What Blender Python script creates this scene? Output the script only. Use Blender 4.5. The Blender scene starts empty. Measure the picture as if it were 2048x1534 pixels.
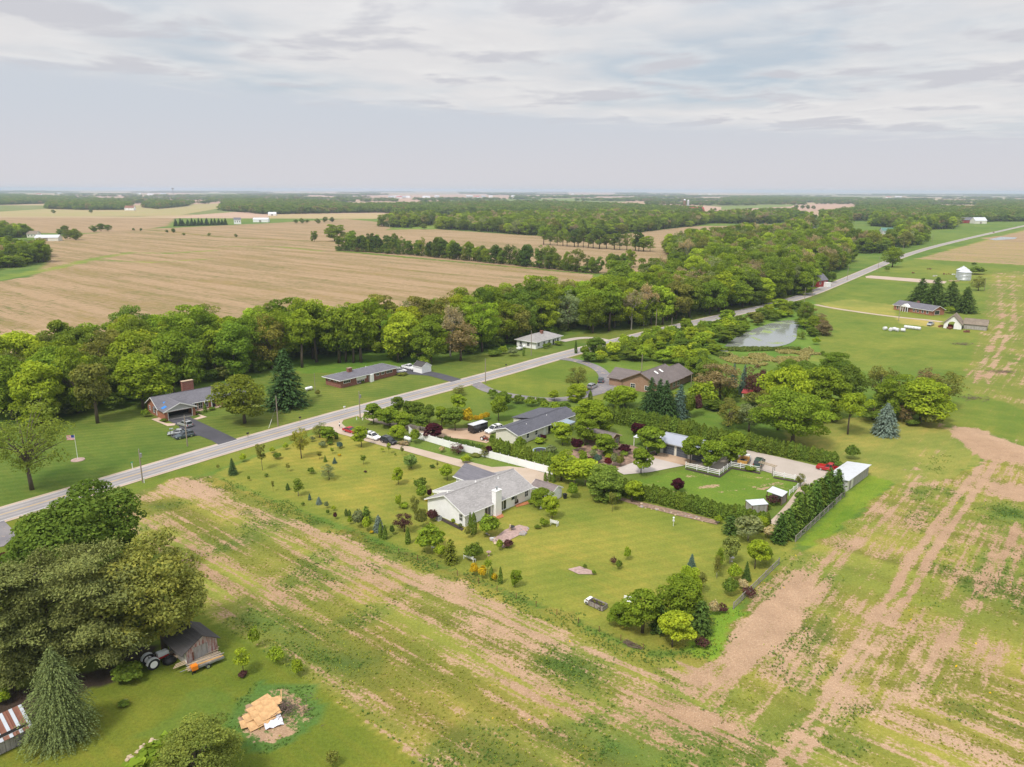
import bpy, math, random
import numpy as np
from mathutils import Vector, Matrix

sc = bpy.context.scene
C = sc.collection
R = math.radians

# ------------------------------------------------------------------ camera
CAM_H = 61.0; FPX = 1500.0; HOR = 380.0; TILT = -0.0035
ROLL = math.atan(TILT); PITCH = math.atan((767 - HOR) / FPX)
cd = bpy.data.cameras.new('camera'); cam = bpy.data.objects.new('camera', cd); C.objects.link(cam)
cd.sensor_fit = 'HORIZONTAL'; cd.sensor_width = 36.0; cd.lens = 36.0 * FPX / 2048.0
cd.clip_start = 1.0; cd.clip_end = 90000.0
cam.matrix_world = Matrix.Translation((0, 0, CAM_H)) @ Matrix.Rotation(math.pi / 2 - PITCH, 4, 'X') @ Matrix.Rotation(-ROLL, 4, 'Z')
sc.camera = cam

# ------------------------------------------------------------------ world: a thin, mostly overcast sky
SUN_EL, SUN_AZ = R(56), R(215)
w = bpy.data.worlds.new('World'); sc.world = w; w.use_nodes = True
nt = w.node_tree; nt.nodes.clear(); N = nt.nodes.new; LK = nt.links.new
out = N('ShaderNodeOutputWorld'); bg = N('ShaderNodeBackground'); LK(bg.outputs[0], out.inputs[0])
bg.inputs['Strength'].default_value = 0.1
sky = N('ShaderNodeTexSky'); sky.sky_type = 'NISHITA'; sky.sun_disc = False
sky.sun_elevation = SUN_EL; sky.sun_rotation = SUN_AZ; sky.altitude = 300; sky.dust_density = 2.0; sky.air_density = 1.0
tc = N('ShaderNodeTexCoord'); sep = N('ShaderNodeSeparateXYZ'); LK(tc.outputs['Generated'], sep.inputs[0])
def wm(op, a, b=None, clamp=False):
    n = N('ShaderNodeMath'); n.operation = op; n.use_clamp = clamp
    for i, v in enumerate((a, b)):
        if v is None: continue
        if isinstance(v, (int, float)): n.inputs[i].default_value = v
        else: LK(v, n.inputs[i])
    return n.outputs[0]
def wramp(v, a, b):
    n = N('ShaderNodeMapRange'); n.interpolation_type = 'SMOOTHSTEP'
    LK(v, n.inputs[0]); n.inputs[1].default_value = a; n.inputs[2].default_value = b
    return n.outputs[0]
def wmix(f, a, b):
    n = N('ShaderNodeMix'); n.data_type = 'RGBA'
    if isinstance(f, (int, float)): n.inputs[0].default_value = f
    else: LK(f, n.inputs[0])
    for k, v in ((6, a), (7, b)):
        if isinstance(v, tuple): n.inputs[k].default_value = v + (1,)
        else: LK(v, n.inputs[k])
    return n.outputs[2]
zc = wm('MAXIMUM', sep.outputs['Z'], 0.0)
zz = wm('ADD', zc, 0.05)
cx = wm('DIVIDE', sep.outputs['X'], zz); cy = wm('DIVIDE', sep.outputs['Y'], zz)
comb = N('ShaderNodeCombineXYZ'); LK(cx, comb.inputs[0]); LK(cy, comb.inputs[1])
def wnoise(scale, detail, rough, off, dist=0.0):
    mp = N('ShaderNodeMapping'); LK(comb.outputs[0], mp.inputs[0]); mp.inputs['Location'].default_value = off
    n = N('ShaderNodeTexNoise'); LK(mp.outputs[0], n.inputs['Vector'])
    n.inputs['Scale'].default_value = scale; n.inputs['Detail'].default_value = detail
    n.inputs['Roughness'].default_value = rough; n.inputs['Distortion'].default_value = dist
    return n.outputs['Fac']
veil = wramp(wnoise(0.55, 5, 0.5, (3.1, 1.2, 0)), 0.30, 0.60)         # thin high white veil
grey = wramp(wnoise(1.25, 6, 0.52, (2.4, 2.6, 0), 0.25), 0.50, 0.62)     # grey flat-bottomed stratocumulus
edge = wramp(wnoise(1.25, 6, 0.52, (2.4, 2.72, 0), 0.25), 0.42, 0.60)
wisp = wramp(wnoise(2.6, 6, 0.6, (1.4, 5.6, 0), 0.6), 0.42, 0.75)
SKYBASE = wmix(0.75, sky.outputs[0], (6.4, 7.3, 8.2))
c1 = wmix(veil, SKYBASE, (8.6, 8.5, 8.6))
c2 = wmix(wm('MULTIPLY', edge, 0.45), c1, (9.6, 9.5, 9.4))
c3 = wmix(wm('MULTIPLY', wisp, 0.25), c2, (7.1, 7.2, 7.6))
c4 = wmix(wm('MULTIPLY', grey, 0.85), c3, (6.6, 6.65, 7.2))
# the deck ends some way above the horizon (its edge slants down to the east); below it clear pale murk
slant = wm('ADD', sep.outputs['Z'], wm('MULTIPLY', sep.outputs['X'], 0.065))
deck = wramp(wm('ADD', slant, wm('MULTIPLY', wisp, 0.010)), 0.083, 0.108)
murk = wmix(wramp(sep.outputs['Z'], 0.0, 0.11), (7.5, 7.35, 7.75), (6.8, 7.25, 7.95))
c5 = wmix(deck, murk, c4)
# an overcast sky brightens towards the zenith (1 + 2 sin h)
cie = wm('MAXIMUM', wm('DIVIDE', wm('ADD', wm('MULTIPLY', zc, 2.0), 1.0), 1.42), 0.96)
vm = N('ShaderNodeVectorMath'); vm.operation = 'SCALE'; LK(c5, vm.inputs[0]); LK(cie, vm.inputs['Scale'])
LK(vm.outputs[0], bg.inputs['Color'])

# ------------------------------------------------------------------ sun behind thin cloud
sd = bpy.data.lights.new('sun', 'SUN'); so = bpy.data.objects.new('sun', sd); C.objects.link(so)
sd.energy = 3.6; sd.angle = R(10); sd.color = (1.0, 0.94, 0.85)
so.rotation_euler = (math.pi / 2 - SUN_EL, 0, math.pi - SUN_AZ)
so.location = (0, -200, 300)
vs = sc.view_settings; sc.display_settings.display_device = 'sRGB'
vs.view_transform = 'Standard'; vs.look = 'None'; vs.exposure = -0.10; vs.gamma = 1.0; vs.use_curve_mapping = False
sc.cycles.volume_bounces = 1
sc.cycles.max_bounces = 6; sc.cycles.diffuse_bounces = 3; sc.cycles.glossy_bounces = 2; sc.cycles.transmission_bounces = 3
sc.cycles.transparent_max_bounces = 8
sc.cycles.use_adaptive_sampling = True

# ------------------------------------------------------------------ survey: photo pixel (2048 x 1534) -> point on the level ground
def P(px, py, z=0.0):
    u = (px - 1024) / FPX; v = (py - 767) / FPX
    c, s = math.cos(ROLL), math.sin(ROLL)
    u, v = u * c + v * s, -u * s + v * c
    d = (u, math.cos(PITCH) - v * math.sin(PITCH), -(math.sin(PITCH) + v * math.cos(PITCH)))
    t = (z - CAM_H) / d[2]
    return d[0] * t, d[1] * t
def Q(x, y, z):
    z = z - CAM_H
    fwd = y * math.cos(PITCH) - z * math.sin(PITCH); dn = -(y * math.sin(PITCH) + z * math.cos(PITCH))
    u, v = x / fwd, dn / fwd
    c, s = math.cos(ROLL), math.sin(ROLL)
    return 1024 + (u * c - v * s) * FPX, 767 + (u * s + v * c) * FPX
def HT(px, pb, pt):
    x, y = P(px, pb); lo, hi = 0.0, 70.0
    for _ in range(40):
        m = (lo + hi) / 2
        if Q(x, y, m)[1] > pt: lo = m
        else: hi = m
    return lo
def SC(px, py):
    x, y = P(px, py)
    return FPX / (y * math.cos(PITCH) + CAM_H * math.sin(PITCH))
def heading(a, b):
    A = P(*a); B = P(*b)
    return math.atan2(B[1] - A[1], B[0] - A[0])
YU = R(50.5)      # along the road, away from us
YV = R(-39.5)     # across the lots

# ------------------------------------------------------------------ scene helpers
def link(o, parent=None):
    C.objects.link(o)
    if parent is not None: o.parent = parent
    return o
def tag(o, label=None, cat=None, group=None, kind=None):
    if label: o['label'] = label
    if cat: o['category'] = cat
    if group: o['group'] = group
    if kind: o['kind'] = kind
    return o
def empty(name, loc, rz=0.0, label=None, cat=None, group=None):
    o = bpy.data.objects.new(name, None); link(o)
    o.location = (loc[0], loc[1], loc[2] if len(loc) > 2 else 0.0); o.rotation_euler = (0, 0, rz)
    o.empty_display_size = 0.3
    return tag(o, label, cat, group)
class MB:
    """collects shapes; build() links them as one mesh object"""
    def __init__(s): s.v = []; s.f = []; s.mi = []; s.m = 0
    def face(s, pts):
        b = len(s.v); s.v += [tuple(p) for p in pts]; s.f.append(tuple(range(b, b + len(pts)))); s.mi.append(s.m); return s
    def hexa(s, p):
        b = len(s.v); s.v += [tuple(q) for q in p]
        for q in ((3, 2, 1, 0), (4, 5, 6, 7), (0, 1, 5, 4), (1, 2, 6, 5), (2, 3, 7, 6), (3, 0, 4, 7)):
            s.f.append(tuple(b + i for i in q)); s.mi.append(s.m)
        return s
    def box(s, x0, x1, y0, y1, z0, z1):
        return s.hexa([(x0, y0, z0), (x1, y0, z0), (x1, y1, z0), (x0, y1, z0), (x0, y0, z1), (x1, y0, z1), (x1, y1, z1), (x0, y1, z1)])
    def cbox(s, c, d, rz=0.0, tilt=0.0, roll=0.0):
        M = Matrix.Translation(c) @ Matrix.Rotation(rz, 4, 'Z') @ Matrix.Rotation(tilt, 4, 'Y') @ Matrix.Rotation(roll, 4, 'X')
        x, y, z = d[0] / 2, d[1] / 2, d[2] / 2
        return s.hexa([M @ Vector(q) for q in ((-x, -y, -z), (x, -y, -z), (x, y, -z), (-x, y, -z), (-x, -y, z), (x, -y, z), (x, y, z), (-x, y, z))])
    def prism(s, pts, z0, z1):
        n = len(pts); b = len(s.v)
        s.v += [(p[0], p[1], z0) for p in pts] + [(p[0], p[1], z1) for p in pts]
        s.f.append(tuple(b + n - 1 - i for i in range(n))); s.mi.append(s.m)
        s.f.append(tuple(b + n + i for i in range(n))); s.mi.append(s.m)
        for i in range(n):
            j = (i + 1) % n; s.f.append((b + i, b + j, b + n + j, b + n + i)); s.mi.append(s.m)
        return s
    def extr(s, prof, axis, a0, a1):
        """profile in the plane normal to axis ('x': (y,z), 'y': (x,z)), pulled from a0 to a1"""
        n = len(prof); b = len(s.v)
        mk = (lambda a, p: (a, p[0], p[1])) if axis == 'x' else (lambda a, p: (p[0], a, p[1]))
        s.v += [mk(a0, p) for p in prof] + [mk(a1, p) for p in prof]
        s.f.append(tuple(b + n - 1 - i for i in range(n))); s.mi.append(s.m)
        s.f.append(tuple(b + n + i for i in range(n))); s.mi.append(s.m)
        for i in range(n):
            j = (i + 1) % n; s.f.append((b + i, b + j, b + n + j, b + n + i)); s.mi.append(s.m)
        return s
    def tube(s, p0, p1, r0, r1=None, n=7, cap=True):
        r1 = r0 if r1 is None else r1
        p0, p1 = Vector(p0), Vector(p1); d = (p1 - p0)
        if d.length < 1e-6: return s
        d.normalize(); a = d.orthogonal().normalized(); c = d.cross(a); b = len(s.v)
        for p, r in ((p0, r0), (p1, r1)):
            for i in range(n):
                t = 2 * math.pi * i / n; s.v.append(tuple(p + (a * math.cos(t) + c * math.sin(t)) * r))
        for i in range(n):
            j = (i + 1) % n; s.f.append((b + i, b + j, b + n + j, b + n + i)); s.mi.append(s.m)
        if cap:
            s.f.append(tuple(b + n - 1 - i for i in range(n))); s.mi.append(s.m)
            s.f.append(tuple(b + n + i for i in range(n))); s.mi.append(s.m)
        return s
    def lathe(s, prof, n=16, c=(0, 0), ring=False):
        b = len(s.v); k = len(prof)
        for r, z in prof:
            for i in range(n):
                t = 2 * math.pi * i / n; s.v.append((c[0] + r * math.cos(t), c[1] + r * math.sin(t), z))
        for q in range(k - 1):
            for i in range(n):
                j = (i + 1) % n; s.f.append((b + q * n + i, b + q * n + j, b + (q + 1) * n + j, b + (q + 1) * n + i)); s.mi.append(s.m)
        if not ring:
            s.f.append(tuple(b + n - 1 - i for i in range(n))); s.mi.append(s.m)
            s.f.append(tuple(b + (k - 1) * n + i for i in range(n))); s.mi.append(s.m)
        return s
    def mesh(s, name, mat, smooth=False):
        me = bpy.data.meshes.new(name); me.from_pydata(s.v, [], s.f)
        for m in (mat if isinstance(mat, (list, tuple)) else [mat]): me.materials.append(m)
        if isinstance(mat, (list, tuple)): me.polygons.foreach_set('material_index', s.mi)
        if smooth: me.polygons.foreach_set('use_smooth', [True] * len(me.polygons))
        me.update(); return me
    def build(s, name, mat, parent=None, smooth=False):
        return link(bpy.data.objects.new(name, s.mesh(name, mat, smooth)), parent)
def copy_tree(o, parent=None):
    c = o.copy(); C.objects.link(c); c.parent = parent
    for ch in o.children: copy_tree(ch, c)
    return c

# ------------------------------------------------------------------ materials
def newmat(name):
    m = bpy.data.materials.new(name); m.use_nodes = True; m.node_tree.nodes.clear()
    return m, m.node_tree
def nd(t, typ, **kw):
    n = t.nodes.new(typ)
    for k, v in kw.items(): setattr(n, k, v)
    return n
def setin(t, n, i, v):
    if v is None: return
    if hasattr(v, 'is_output'): t.links.new(v, n.inputs[i])
    else:
        if isinstance(v, tuple) and len(v) == 3 and n.inputs[i].type == 'RGBA': v = v + (1,)
        n.inputs[i].default_value = v
def mth(t, op, a, b=None, clamp=False):
    n = nd(t, 'ShaderNodeMath', operation=op, use_clamp=clamp); setin(t, n, 0, a); setin(t, n, 1, b); return n.outputs[0]
def mixc(t, f, a, b, mode='MIX'):
    n = nd(t, 'ShaderNodeMix', data_type='RGBA', blend_type=mode); setin(t, n, 0, f); setin(t, n, 6, a); setin(t, n, 7, b); return n.outputs[2]
def smooth(t, v, a, b, lo=0.0, hi=1.0):
    n = nd(t, 'ShaderNodeMapRange', interpolation_type='SMOOTHSTEP'); setin(t, n, 0, v)
    for i, q in ((1, a), (2, b), (3, lo), (4, hi)): setin(t, n, i, q)
    return n.outputs[0]
def noise(t, vec, scale, detail=4.0, rough=0.55, dist=0.0):
    n = nd(t, 'ShaderNodeTexNoise'); setin(t, n, 'Vector', vec); n.inputs['Scale'].default_value = scale
    n.inputs['Detail'].default_value = detail; n.inputs['Roughness'].default_value = rough; n.inputs['Distortion'].default_value = dist
    return n.outputs['Fac']
def mapping(t, vec, rot=0.0, scale=(1, 1, 1), loc=(0, 0, 0)):
    n = nd(t, 'ShaderNodeMapping'); setin(t, n, 0, vec); n.inputs['Rotation'].default_value = (0, 0, rot)
    n.inputs['Scale'].default_value = scale; n.inputs['Location'].default_value = loc
    return n.outputs[0]
def pos(t): return nd(t, 'ShaderNodeNewGeometry').outputs['Position']
def objc(t): return nd(t, 'ShaderNodeTexCoord').outputs['Object']
def finish(t, col, rough=0.7, bump=None, bstr=0.3, bdist=0.05, spec=0.3, metal=0.0):
    b = nd(t, 'ShaderNodeBsdfPrincipled'); o = nd(t, 'ShaderNodeOutputMaterial')
    setin(t, b, 'Base Color', col); setin(t, b, 'Roughness', rough); b.inputs['Specular IOR Level'].default_value = spec
    b.inputs['Metallic'].default_value = metal
    if bump is not None:
        bn = nd(t, 'ShaderNodeBump'); bn.inputs['Strength'].default_value = bstr; bn.inputs['Distance'].default_value = bdist
        setin(t, bn, 'Height', bump); t.links.new(bn.outputs[0], b.inputs['Normal'])
    t.links.new(b.outputs[0], o.inputs[0])
    return b
MAT = {}
def plain(name, col, rough=0.6, var=0.12, scale=1.5, spec=0.3, metal=0.0, bump=0.0, detail=5.0):
    m, t = newmat(name); v = objc(t)
    n = noise(t, v, scale, detail, 0.6)
    c = mixc(t, smooth(t, n, 0.3, 0.7), tuple(x * (1 - var) for x in col), tuple(min(1, x * (1 + var)) for x in col))
    finish(t, c, rough, n if bump else None, bump, 0.03, spec, metal)
    MAT[name] = m; return m
def streaky(name, col, col2, axis_scale, rough=0.7, spec=0.25, bump=0.0, lo=0.35, hi=0.7, metal=0.0):
    """weathered sheet: stains drawn out along one axis plus fine grain"""
    m, t = newmat(name); v = objc(t)
    a = noise(t, mapping(t, v, 0, axis_scale), 1.0, 6, 0.65); g = noise(t, v, 9.0, 3, 0.6)
    f = smooth(t, mth(t, 'ADD', mth(t, 'MULTIPLY', a, 0.8), mth(t, 'MULTIPLY', g, 0.2)), lo, hi)
    finish(t, mixc(t, f, col, col2), rough, g if bump else None, bump, 0.02, spec, metal)
    MAT[name] = m; return m
def siding(name, col, rough=0.5):
    """horizontal lap siding: fine relief in Z"""
    m, t = newmat(name); v = objc(t)
    s = nd(t, 'ShaderNodeSeparateXYZ'); t.links.new(v, s.inputs[0])
    lap = mth(t, 'FRACT', mth(t, 'MULTIPLY', s.outputs[2], 5.0))
    n = noise(t, v, 1.2, 5, 0.6)
    c = mixc(t, smooth(t, n, 0.3, 0.75), tuple(x * 0.92 for x in col), col)
    finish(t, c, rough, lap, 0.5, 0.03, 0.3); MAT[name] = m; return m
def brick(name, c1, c2, mortar):
    m, t = newmat(name); v = objc(t)
    s = nd(t, 'ShaderNodeSeparateXYZ'); t.links.new(v, s.inputs[0])
    cb = nd(t, 'ShaderNodeCombineXYZ'); t.links.new(mth(t, 'ADD', s.outputs[0], s.outputs[1]), cb.inputs[0]); t.links.new(s.outputs[2], cb.inputs[1])
    b = nd(t, 'ShaderNodeTexBrick'); t.links.new(cb.outputs[0], b.inputs['Vector'])
    setin(t, b, 'Color1', c1); setin(t, b, 'Color2', c2); setin(t, b, 'Mortar', mortar)
    b.inputs['Scale'].default_value = 1.0; b.inputs['Brick Width'].default_value = 0.22; b.inputs['Row Height'].default_value = 0.075
    b.inputs['Mortar Size'].default_value = 0.008; b.inputs['Bias'].default_value = 0.0
    n = noise(t, v, 0.9, 5, 0.6)
    c = mixc(t, smooth(t, n, 0.3, 0.8, 0.0, 0.35), b.outputs[0], tuple(x * 0.6 for x in c1))
    finish(t, c, 0.85, b.outputs['Fac'], -0.4, 0.01, 0.2); MAT[name] = m; return m
def shingle(name, col, stain=0.35):
    m, t = newmat(name); v = objc(t)
    s = nd(t, 'ShaderNodeSeparateXYZ'); t.links.new(v, s.inputs[0])
    cb = nd(t, 'ShaderNodeCombineXYZ')
    t.links.new(mth(t, 'ADD', s.outputs[0], mth(t, 'MULTIPLY', s.outputs[1], 0.13)), cb.inputs[0]); t.links.new(mth(t, 'MULTIPLY', s.outputs[2], 2.0), cb.inputs[1])
    b = nd(t, 'ShaderNodeTexBrick'); t.links.new(cb.outputs[0], b.inputs['Vector'])
    setin(t, b, 'Color1', tuple(x * 0.85 for x in col)); setin(t, b, 'Color2', tuple(x * 1.15 for x in col)); setin(t, b, 'Mortar', tuple(x * 0.7 for x in col))
    b.inputs['Scale'].default_value = 1.0; b.inputs['Brick Width'].default_value = 0.5; b.inputs['Row Height'].default_value = 0.2; b.inputs['Mortar Size'].default_value = 0.012
    n = noise(t, v, 3.2, 6, 0.7); n2 = noise(t, v, 0.35, 4, 0.6)
    c = mixc(t, smooth(t, n, 0.35, 0.75, 0, stain), b.outputs[0], tuple(x * 0.6 for x in col))
    c = mixc(t, smooth(t, n2, 0.4, 0.7, 0, stain), c, tuple(min(1, x * 1.3) for x in col))
    finish(t, c, 0.9, b.outputs['Fac'], -0.5, 0.02, 0.15); MAT[name] = m; return m
def glassy(name, col, rough=0.08):
    m, t = newmat(name); finish(t, col, rough, spec=0.6); MAT[name] = m; return m
def seam(name, col, stain, per=3.0, axis=0, amt=0.4):
    """ribbed metal roofing"""
    m, t = newmat(name); v = objc(t)
    s = nd(t, 'ShaderNodeSeparateXYZ'); t.links.new(v, s.inputs[0])
    rib = mth(t, 'POWER', mth(t, 'ABSOLUTE', mth(t, 'SINE', mth(t, 'MULTIPLY', s.outputs[axis], per))), 14.0)
    n = noise(t, v, 0.8, 6, 0.65)
    c = mixc(t, smooth(t, n, 0.4, 0.75, 0, amt), col, stain)
    finish(t, c, 0.38, rib, 0.6, 0.03, 0.5, 0.35); MAT[name] = m; return m

plain('white_paint', (0.78, 0.78, 0.77), 0.45, 0.05)
plain('vinyl_white', (0.80, 0.80, 0.80), 0.35, 0.04, 0.7)
siding('siding_white', (0.88, 0.88, 0.89)); siding('siding_cream', (0.70, 0.68, 0.60)); siding('siding_grey', (0.50, 0.50, 0.50))
brick('brick_orange', (0.36, 0.12, 0.06), (0.28, 0.085, 0.05), (0.36, 0.27, 0.2))
brick('brick_red', (0.26, 0.085, 0.06), (0.20, 0.06, 0.045), (0.32, 0.25, 0.2))
brick('brick_tan', (0.34, 0.19, 0.12), (0.27, 0.14, 0.09), (0.38, 0.32, 0.25))
shingle('roof_grey', (0.31, 0.295, 0.29)); shingle('roof_charcoal', (0.105, 0.105, 0.125), 0.25); shingle('roof_brown', (0.16, 0.135, 0.13))
shingle('roof_slate', (0.15, 0.145, 0.165), 0.3); shingle('roof_umber', (0.20, 0.165, 0.16), 0.2); shingle('roof_black', (0.075, 0.07, 0.07), 0.3); shingle('roof_tan', (0.22, 0.18, 0.14), .5)
seam('metal_white', (0.66, 0.68, 0.72), (0.5, 0.47, 0.44), 3.5, 0); seam('metal_grey', (0.38, 0.40, 0.46), (0.30, 0.31, 0.35), 3.5, 0)
seam('metal_galv', (0.55, 0.58, 0.62), (0.36, 0.34, 0.33), 5.0, 2); seam('metal_rust', (0.20, 0.075, 0.045), (0.28, 0.14, 0.09), 5.0, 0, .7)
seam('metal_red', (0.40, 0.05, 0.05), (0.30, 0.06, 0.05), 4, 0); seam('metal_green', (0.08, 0.20, 0.16), (0.10, 0.2, 0.17), 4, 0); seam('metal_blue', (0.30, 0.38, 0.46), (0.36, 0.41, 0.46), 4, 0)
glassy('glass_dark', (0.025, 0.03, 0.035)); glassy('glass_sky', (0.10, 0.12, 0.14)); glassy('black_gloss', (0.012, 0.012, 0.014), 0.15)
plain('trim_grey', (0.34, 0.35, 0.36)); plain('door_slate', (0.085, 0.095, 0.115), 0.5, 0.06); plain('shutter', (0.02, 0.022, 0.03), 0.5)
plain('chrome', (0.55, 0.56, 0.58), 0.25, 0.03, metal=0.8); plain('steel', (0.30, 0.31, 0.32), 0.45, 0.1, metal=0.5)
plain('rubber', (0.018, 0.018, 0.02), 0.85); plain('black_plastic', (0.02, 0.02, 0.022), 0.5)
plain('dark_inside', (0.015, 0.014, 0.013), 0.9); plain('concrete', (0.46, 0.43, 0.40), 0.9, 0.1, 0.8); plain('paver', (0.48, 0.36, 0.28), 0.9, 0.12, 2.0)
plain('mulch', (0.045, 0.033, 0.028), 0.95, 0.4, 6.0, bump=0.5); plain('red_mulch', (0.36, 0.14, 0.06), 0.95, 0.25, 5.0); plain('tarp_blue', (0.04, 0.20, 0.55), 0.6)
plain('stone_grey', (0.30, 0.27, 0.255), 0.9, 0.3, 2.0, bump=.4); plain('stone_tan', (0.46, 0.36, 0.25), 0.9, 0.25, 2.0, bump=.4); plain('stone_pink', (0.36, 0.25, 0.22), 0.9, 0.2, 2.0)
plain('plywood', (0.50, 0.30, 0.14), 0.7, 0.2, 1.5); plain('plank_pale', (0.46, 0.36, 0.25), 0.8, 0.2, 2.5); plain('plank_grey', (0.28, 0.25, 0.23), 0.85, 0.25, 2.5)
plain('wood_brown', (0.16, 0.10, 0.065), 0.85, 0.25, 3.0); plain('wood_yellow', (0.55, 0.30, 0.07), 0.7, 0.15, 2.0); plain('orange_paint', (0.75, 0.22, 0.02), 0.5, 0.08)
plain('tractor_red', (0.35, 0.02, 0.02), 0.45, 0.1); plain('tractor_grey', (0.52, 0.54, 0.55), 0.45, 0.1); plain('signal_green', (0.05, 0.3, 0.12), 0.5)
streaky('board_grey', (0.42, 0.40, 0.38), (0.22, 0.20, 0.185), (3, 3, 0.5)); streaky('board_red', (0.27, 0.07, 0.055), (0.50, 0.44, 0.42), (4, 4, 0.5), lo=0.36, hi=0.62)
streaky('bark', (0.115, 0.088, 0.065), (0.06, 0.048, 0.038), (2, 2, .4)); streaky('bark_pale', (0.40, 0.37, 0.32), (0.20, 0.17, 0.14), (1.5, 1.5, .5)); streaky('pole_wood', (0.30, 0.25, 0.20), (0.19, 0.155, 0.125), (5, 5, .4))
plain('paint_red', (0.36, 0.012, 0.016), 0.25, 0.03, spec=.6); plain('paint_white', (0.78, 0.78, 0.78), 0.25, 0.02, spec=.6); plain('paint_black', (0.014, 0.015, 0.02), 0.2, 0.05, spec=.6)
plain('paint_silver', (0.48, 0.49, 0.50), 0.28, 0.03, metal=.5); plain('paint_slate', (0.075, 0.095, 0.115), 0.25, 0.04, spec=.6); plain('paint_green', (0.015, 0.05, 0.032), 0.25, 0.05, spec=.6); plain('paint_darkred', (0.20, 0.012, 0.02), 0.25, 0.03, spec=.6)
plain('lamp_glass', (0.7, 0.7, 0.68), 0.15, spec=.6); plain('lamp_red', (0.45, 0.02, 0.02), 0.2, spec=.6)
plain('skin', (0.45, 0.27, 0.2), 0.6); plain('cloth_white', (0.7, 0.7, 0.72), 0.9); plain('cloth_dark', (0.03, 0.03, 0.04), 0.9); plain('hair_dark', (0.03, 0.02, 0.015), 0.8)
plain('barn_red', (0.25, 0.03, 0.03), 0.8, 0.2); plain('petal_white', (0.75, 0.75, 0.72), .8); plain('petal_orange', (0.75, 0.28, 0.02), .8)
plain('wrap_white', (0.60, 0.60, 0.62), 0.5, .08); plain('rust', (0.17, 0.07, 0.045), 0.9, .35, 3.0); plain('flag_red', (0.5, 0.02, 0.04), .8); plain('flag_blue', (0.03, 0.05, 0.25), .8)
plain('brush_wood', (0.15, 0.105, 0.085), 0.95, .3, 3.0); plain('cloth_tarp', (0.62, 0.62, 0.66), .6, .1)
# ================================================================== terrain
_tab = np.random.RandomState(11).rand(512, 512)
def vnoise(x, y):
    xi = np.floor(x).astype(int); yi = np.floor(y).astype(int); fx = x - xi; fy = y - yi
    fx = fx * fx * (3 - 2 * fx); fy = fy * fy * (3 - 2 * fy)
    g = lambda a, b: _tab[a & 511, b & 511]
    return (g(xi, yi) * (1 - fx) + g(xi + 1, yi) * fx) * (1 - fy) + (g(xi, yi + 1) * (1 - fx) + g(xi + 1, yi + 1) * fx) * fy
def fbm(x, y, o=4):
    s = 0; a = 0.5; n = 0
    for k in range(o):
        s = s + a * vnoise(x * 2 ** k + 17.3 * k, y * 2 ** k + 9.1 * k); n += a; a *= 0.5
    return s / n
def inpoly(X, Y, poly):
    r = np.zeros(X.shape, bool); n = len(poly)
    bx = [p[0] for p in poly]; by = [p[1] for p in poly]
    sel = (X >= min(bx)) & (X <= max(bx)) & (Y >= min(by)) & (Y <= max(by))
    x = X[sel]; y = Y[sel]; q = np.zeros(x.shape, bool)
    for i in range(n):
        x0, y0 = poly[i]; x1, y1 = poly[(i + 1) % n]
        if y0 == y1: continue
        c = ((y0 > y) != (y1 > y)) & (x < (x1 - x0) * (y - y0) / (y1 - y0) + x0)
        q ^= c
    r[sel] = q; return r
def segdist(X, Y, line):
    d = np.full(X.shape, 1e9)
    for (x0, y0), (x1, y1) in zip(line[:-1], line[1:]):
        L2 = (x1 - x0) ** 2 + (y1 - y0) ** 2
        t = np.clip(((X - x0) * (x1 - x0) + (Y - y0) * (y1 - y0)) / L2, 0, 1)
        d = np.minimum(d, np.hypot(X - x0 - t * (x1 - x0), Y - y0 - t * (y1 - y0)))
    return d
def W(pts): return [P(*p) for p in pts]

def axis_steps(a, b, core0, core1, step, grow):
    v = [core0]
    while v[-1] < core1: v.append(v[-1] + step)
    s = step
    while v[-1] < b: s *= 1 + grow; v.append(v[-1] + s)
    s = step; lo = [core0]
    while lo[-1] > a: s *= 1 + grow; lo.append(lo[-1] - s)
    return np.array(lo[:0:-1] + v)
gx = axis_steps(-1300, 1300, -105, 125, 1.0, 0.014)
gy = axis_steps(40, 1650, 45, 160, 0.75, 0.0062)
GX, GY = np.meshgrid(gx, gy)
n_low = fbm(GX * 0.02, GY * 0.02, 4); n_mid = fbm(GX * 0.09 + 40, GY * 0.09, 4)
JX = GX + (fbm(GX * 0.25, GY * 0.25 + 70, 3) - 0.5) * 4.0; JY = GY + (fbm(GX * 0.25 + 90, GY * 0.25, 3) - 0.5) * 4.0
U_ = GX * math.cos(YU) + GY * math.sin(YU); V_ = GX * math.cos(YV) + GY * math.sin(YV)
rowV = fbm(V_ * 0.030, U_ * 0.42, 4); rowU = fbm(U_ * 0.030, V_ * 0.42, 4)

gcol = np.zeros(GX.shape + (3,)); soil = np.zeros(GX.shape); rough = np.zeros(GX.shape); rsel = np.zeros(GX.shape); weed = np.zeros(GX.shape); stripe = np.zeros(GX.shape)
def area(px, col, s=0.0, r=0.3, sel=0.0, wd=0.0, st=0.0, jit=False):
    m = inpoly(JX if jit else GX, JY if jit else GY, W(px))
    gcol[m] = col; soil[m] = s; rough[m] = r; rsel[m] = sel; weed[m] = wd; stripe[m] = st
    return m
LAWN_N = (0.098, 0.138, 0.022); LAWN_M = (0.168, 0.190, 0.030); LAWN_SW = (0.120, 0.148, 0.018); PAST = (0.128, 0.172, 0.026)
FIELD = (0.192, 0.192, 0.036); WEED = (0.058, 0.125, 0.024); TAN = (0.195, 0.165, 0.055); DRY = (0.215, 0.215, 0.05)
gcol[:] = (0.10, 0.16, 0.025); rough[:] = 0.35
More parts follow.
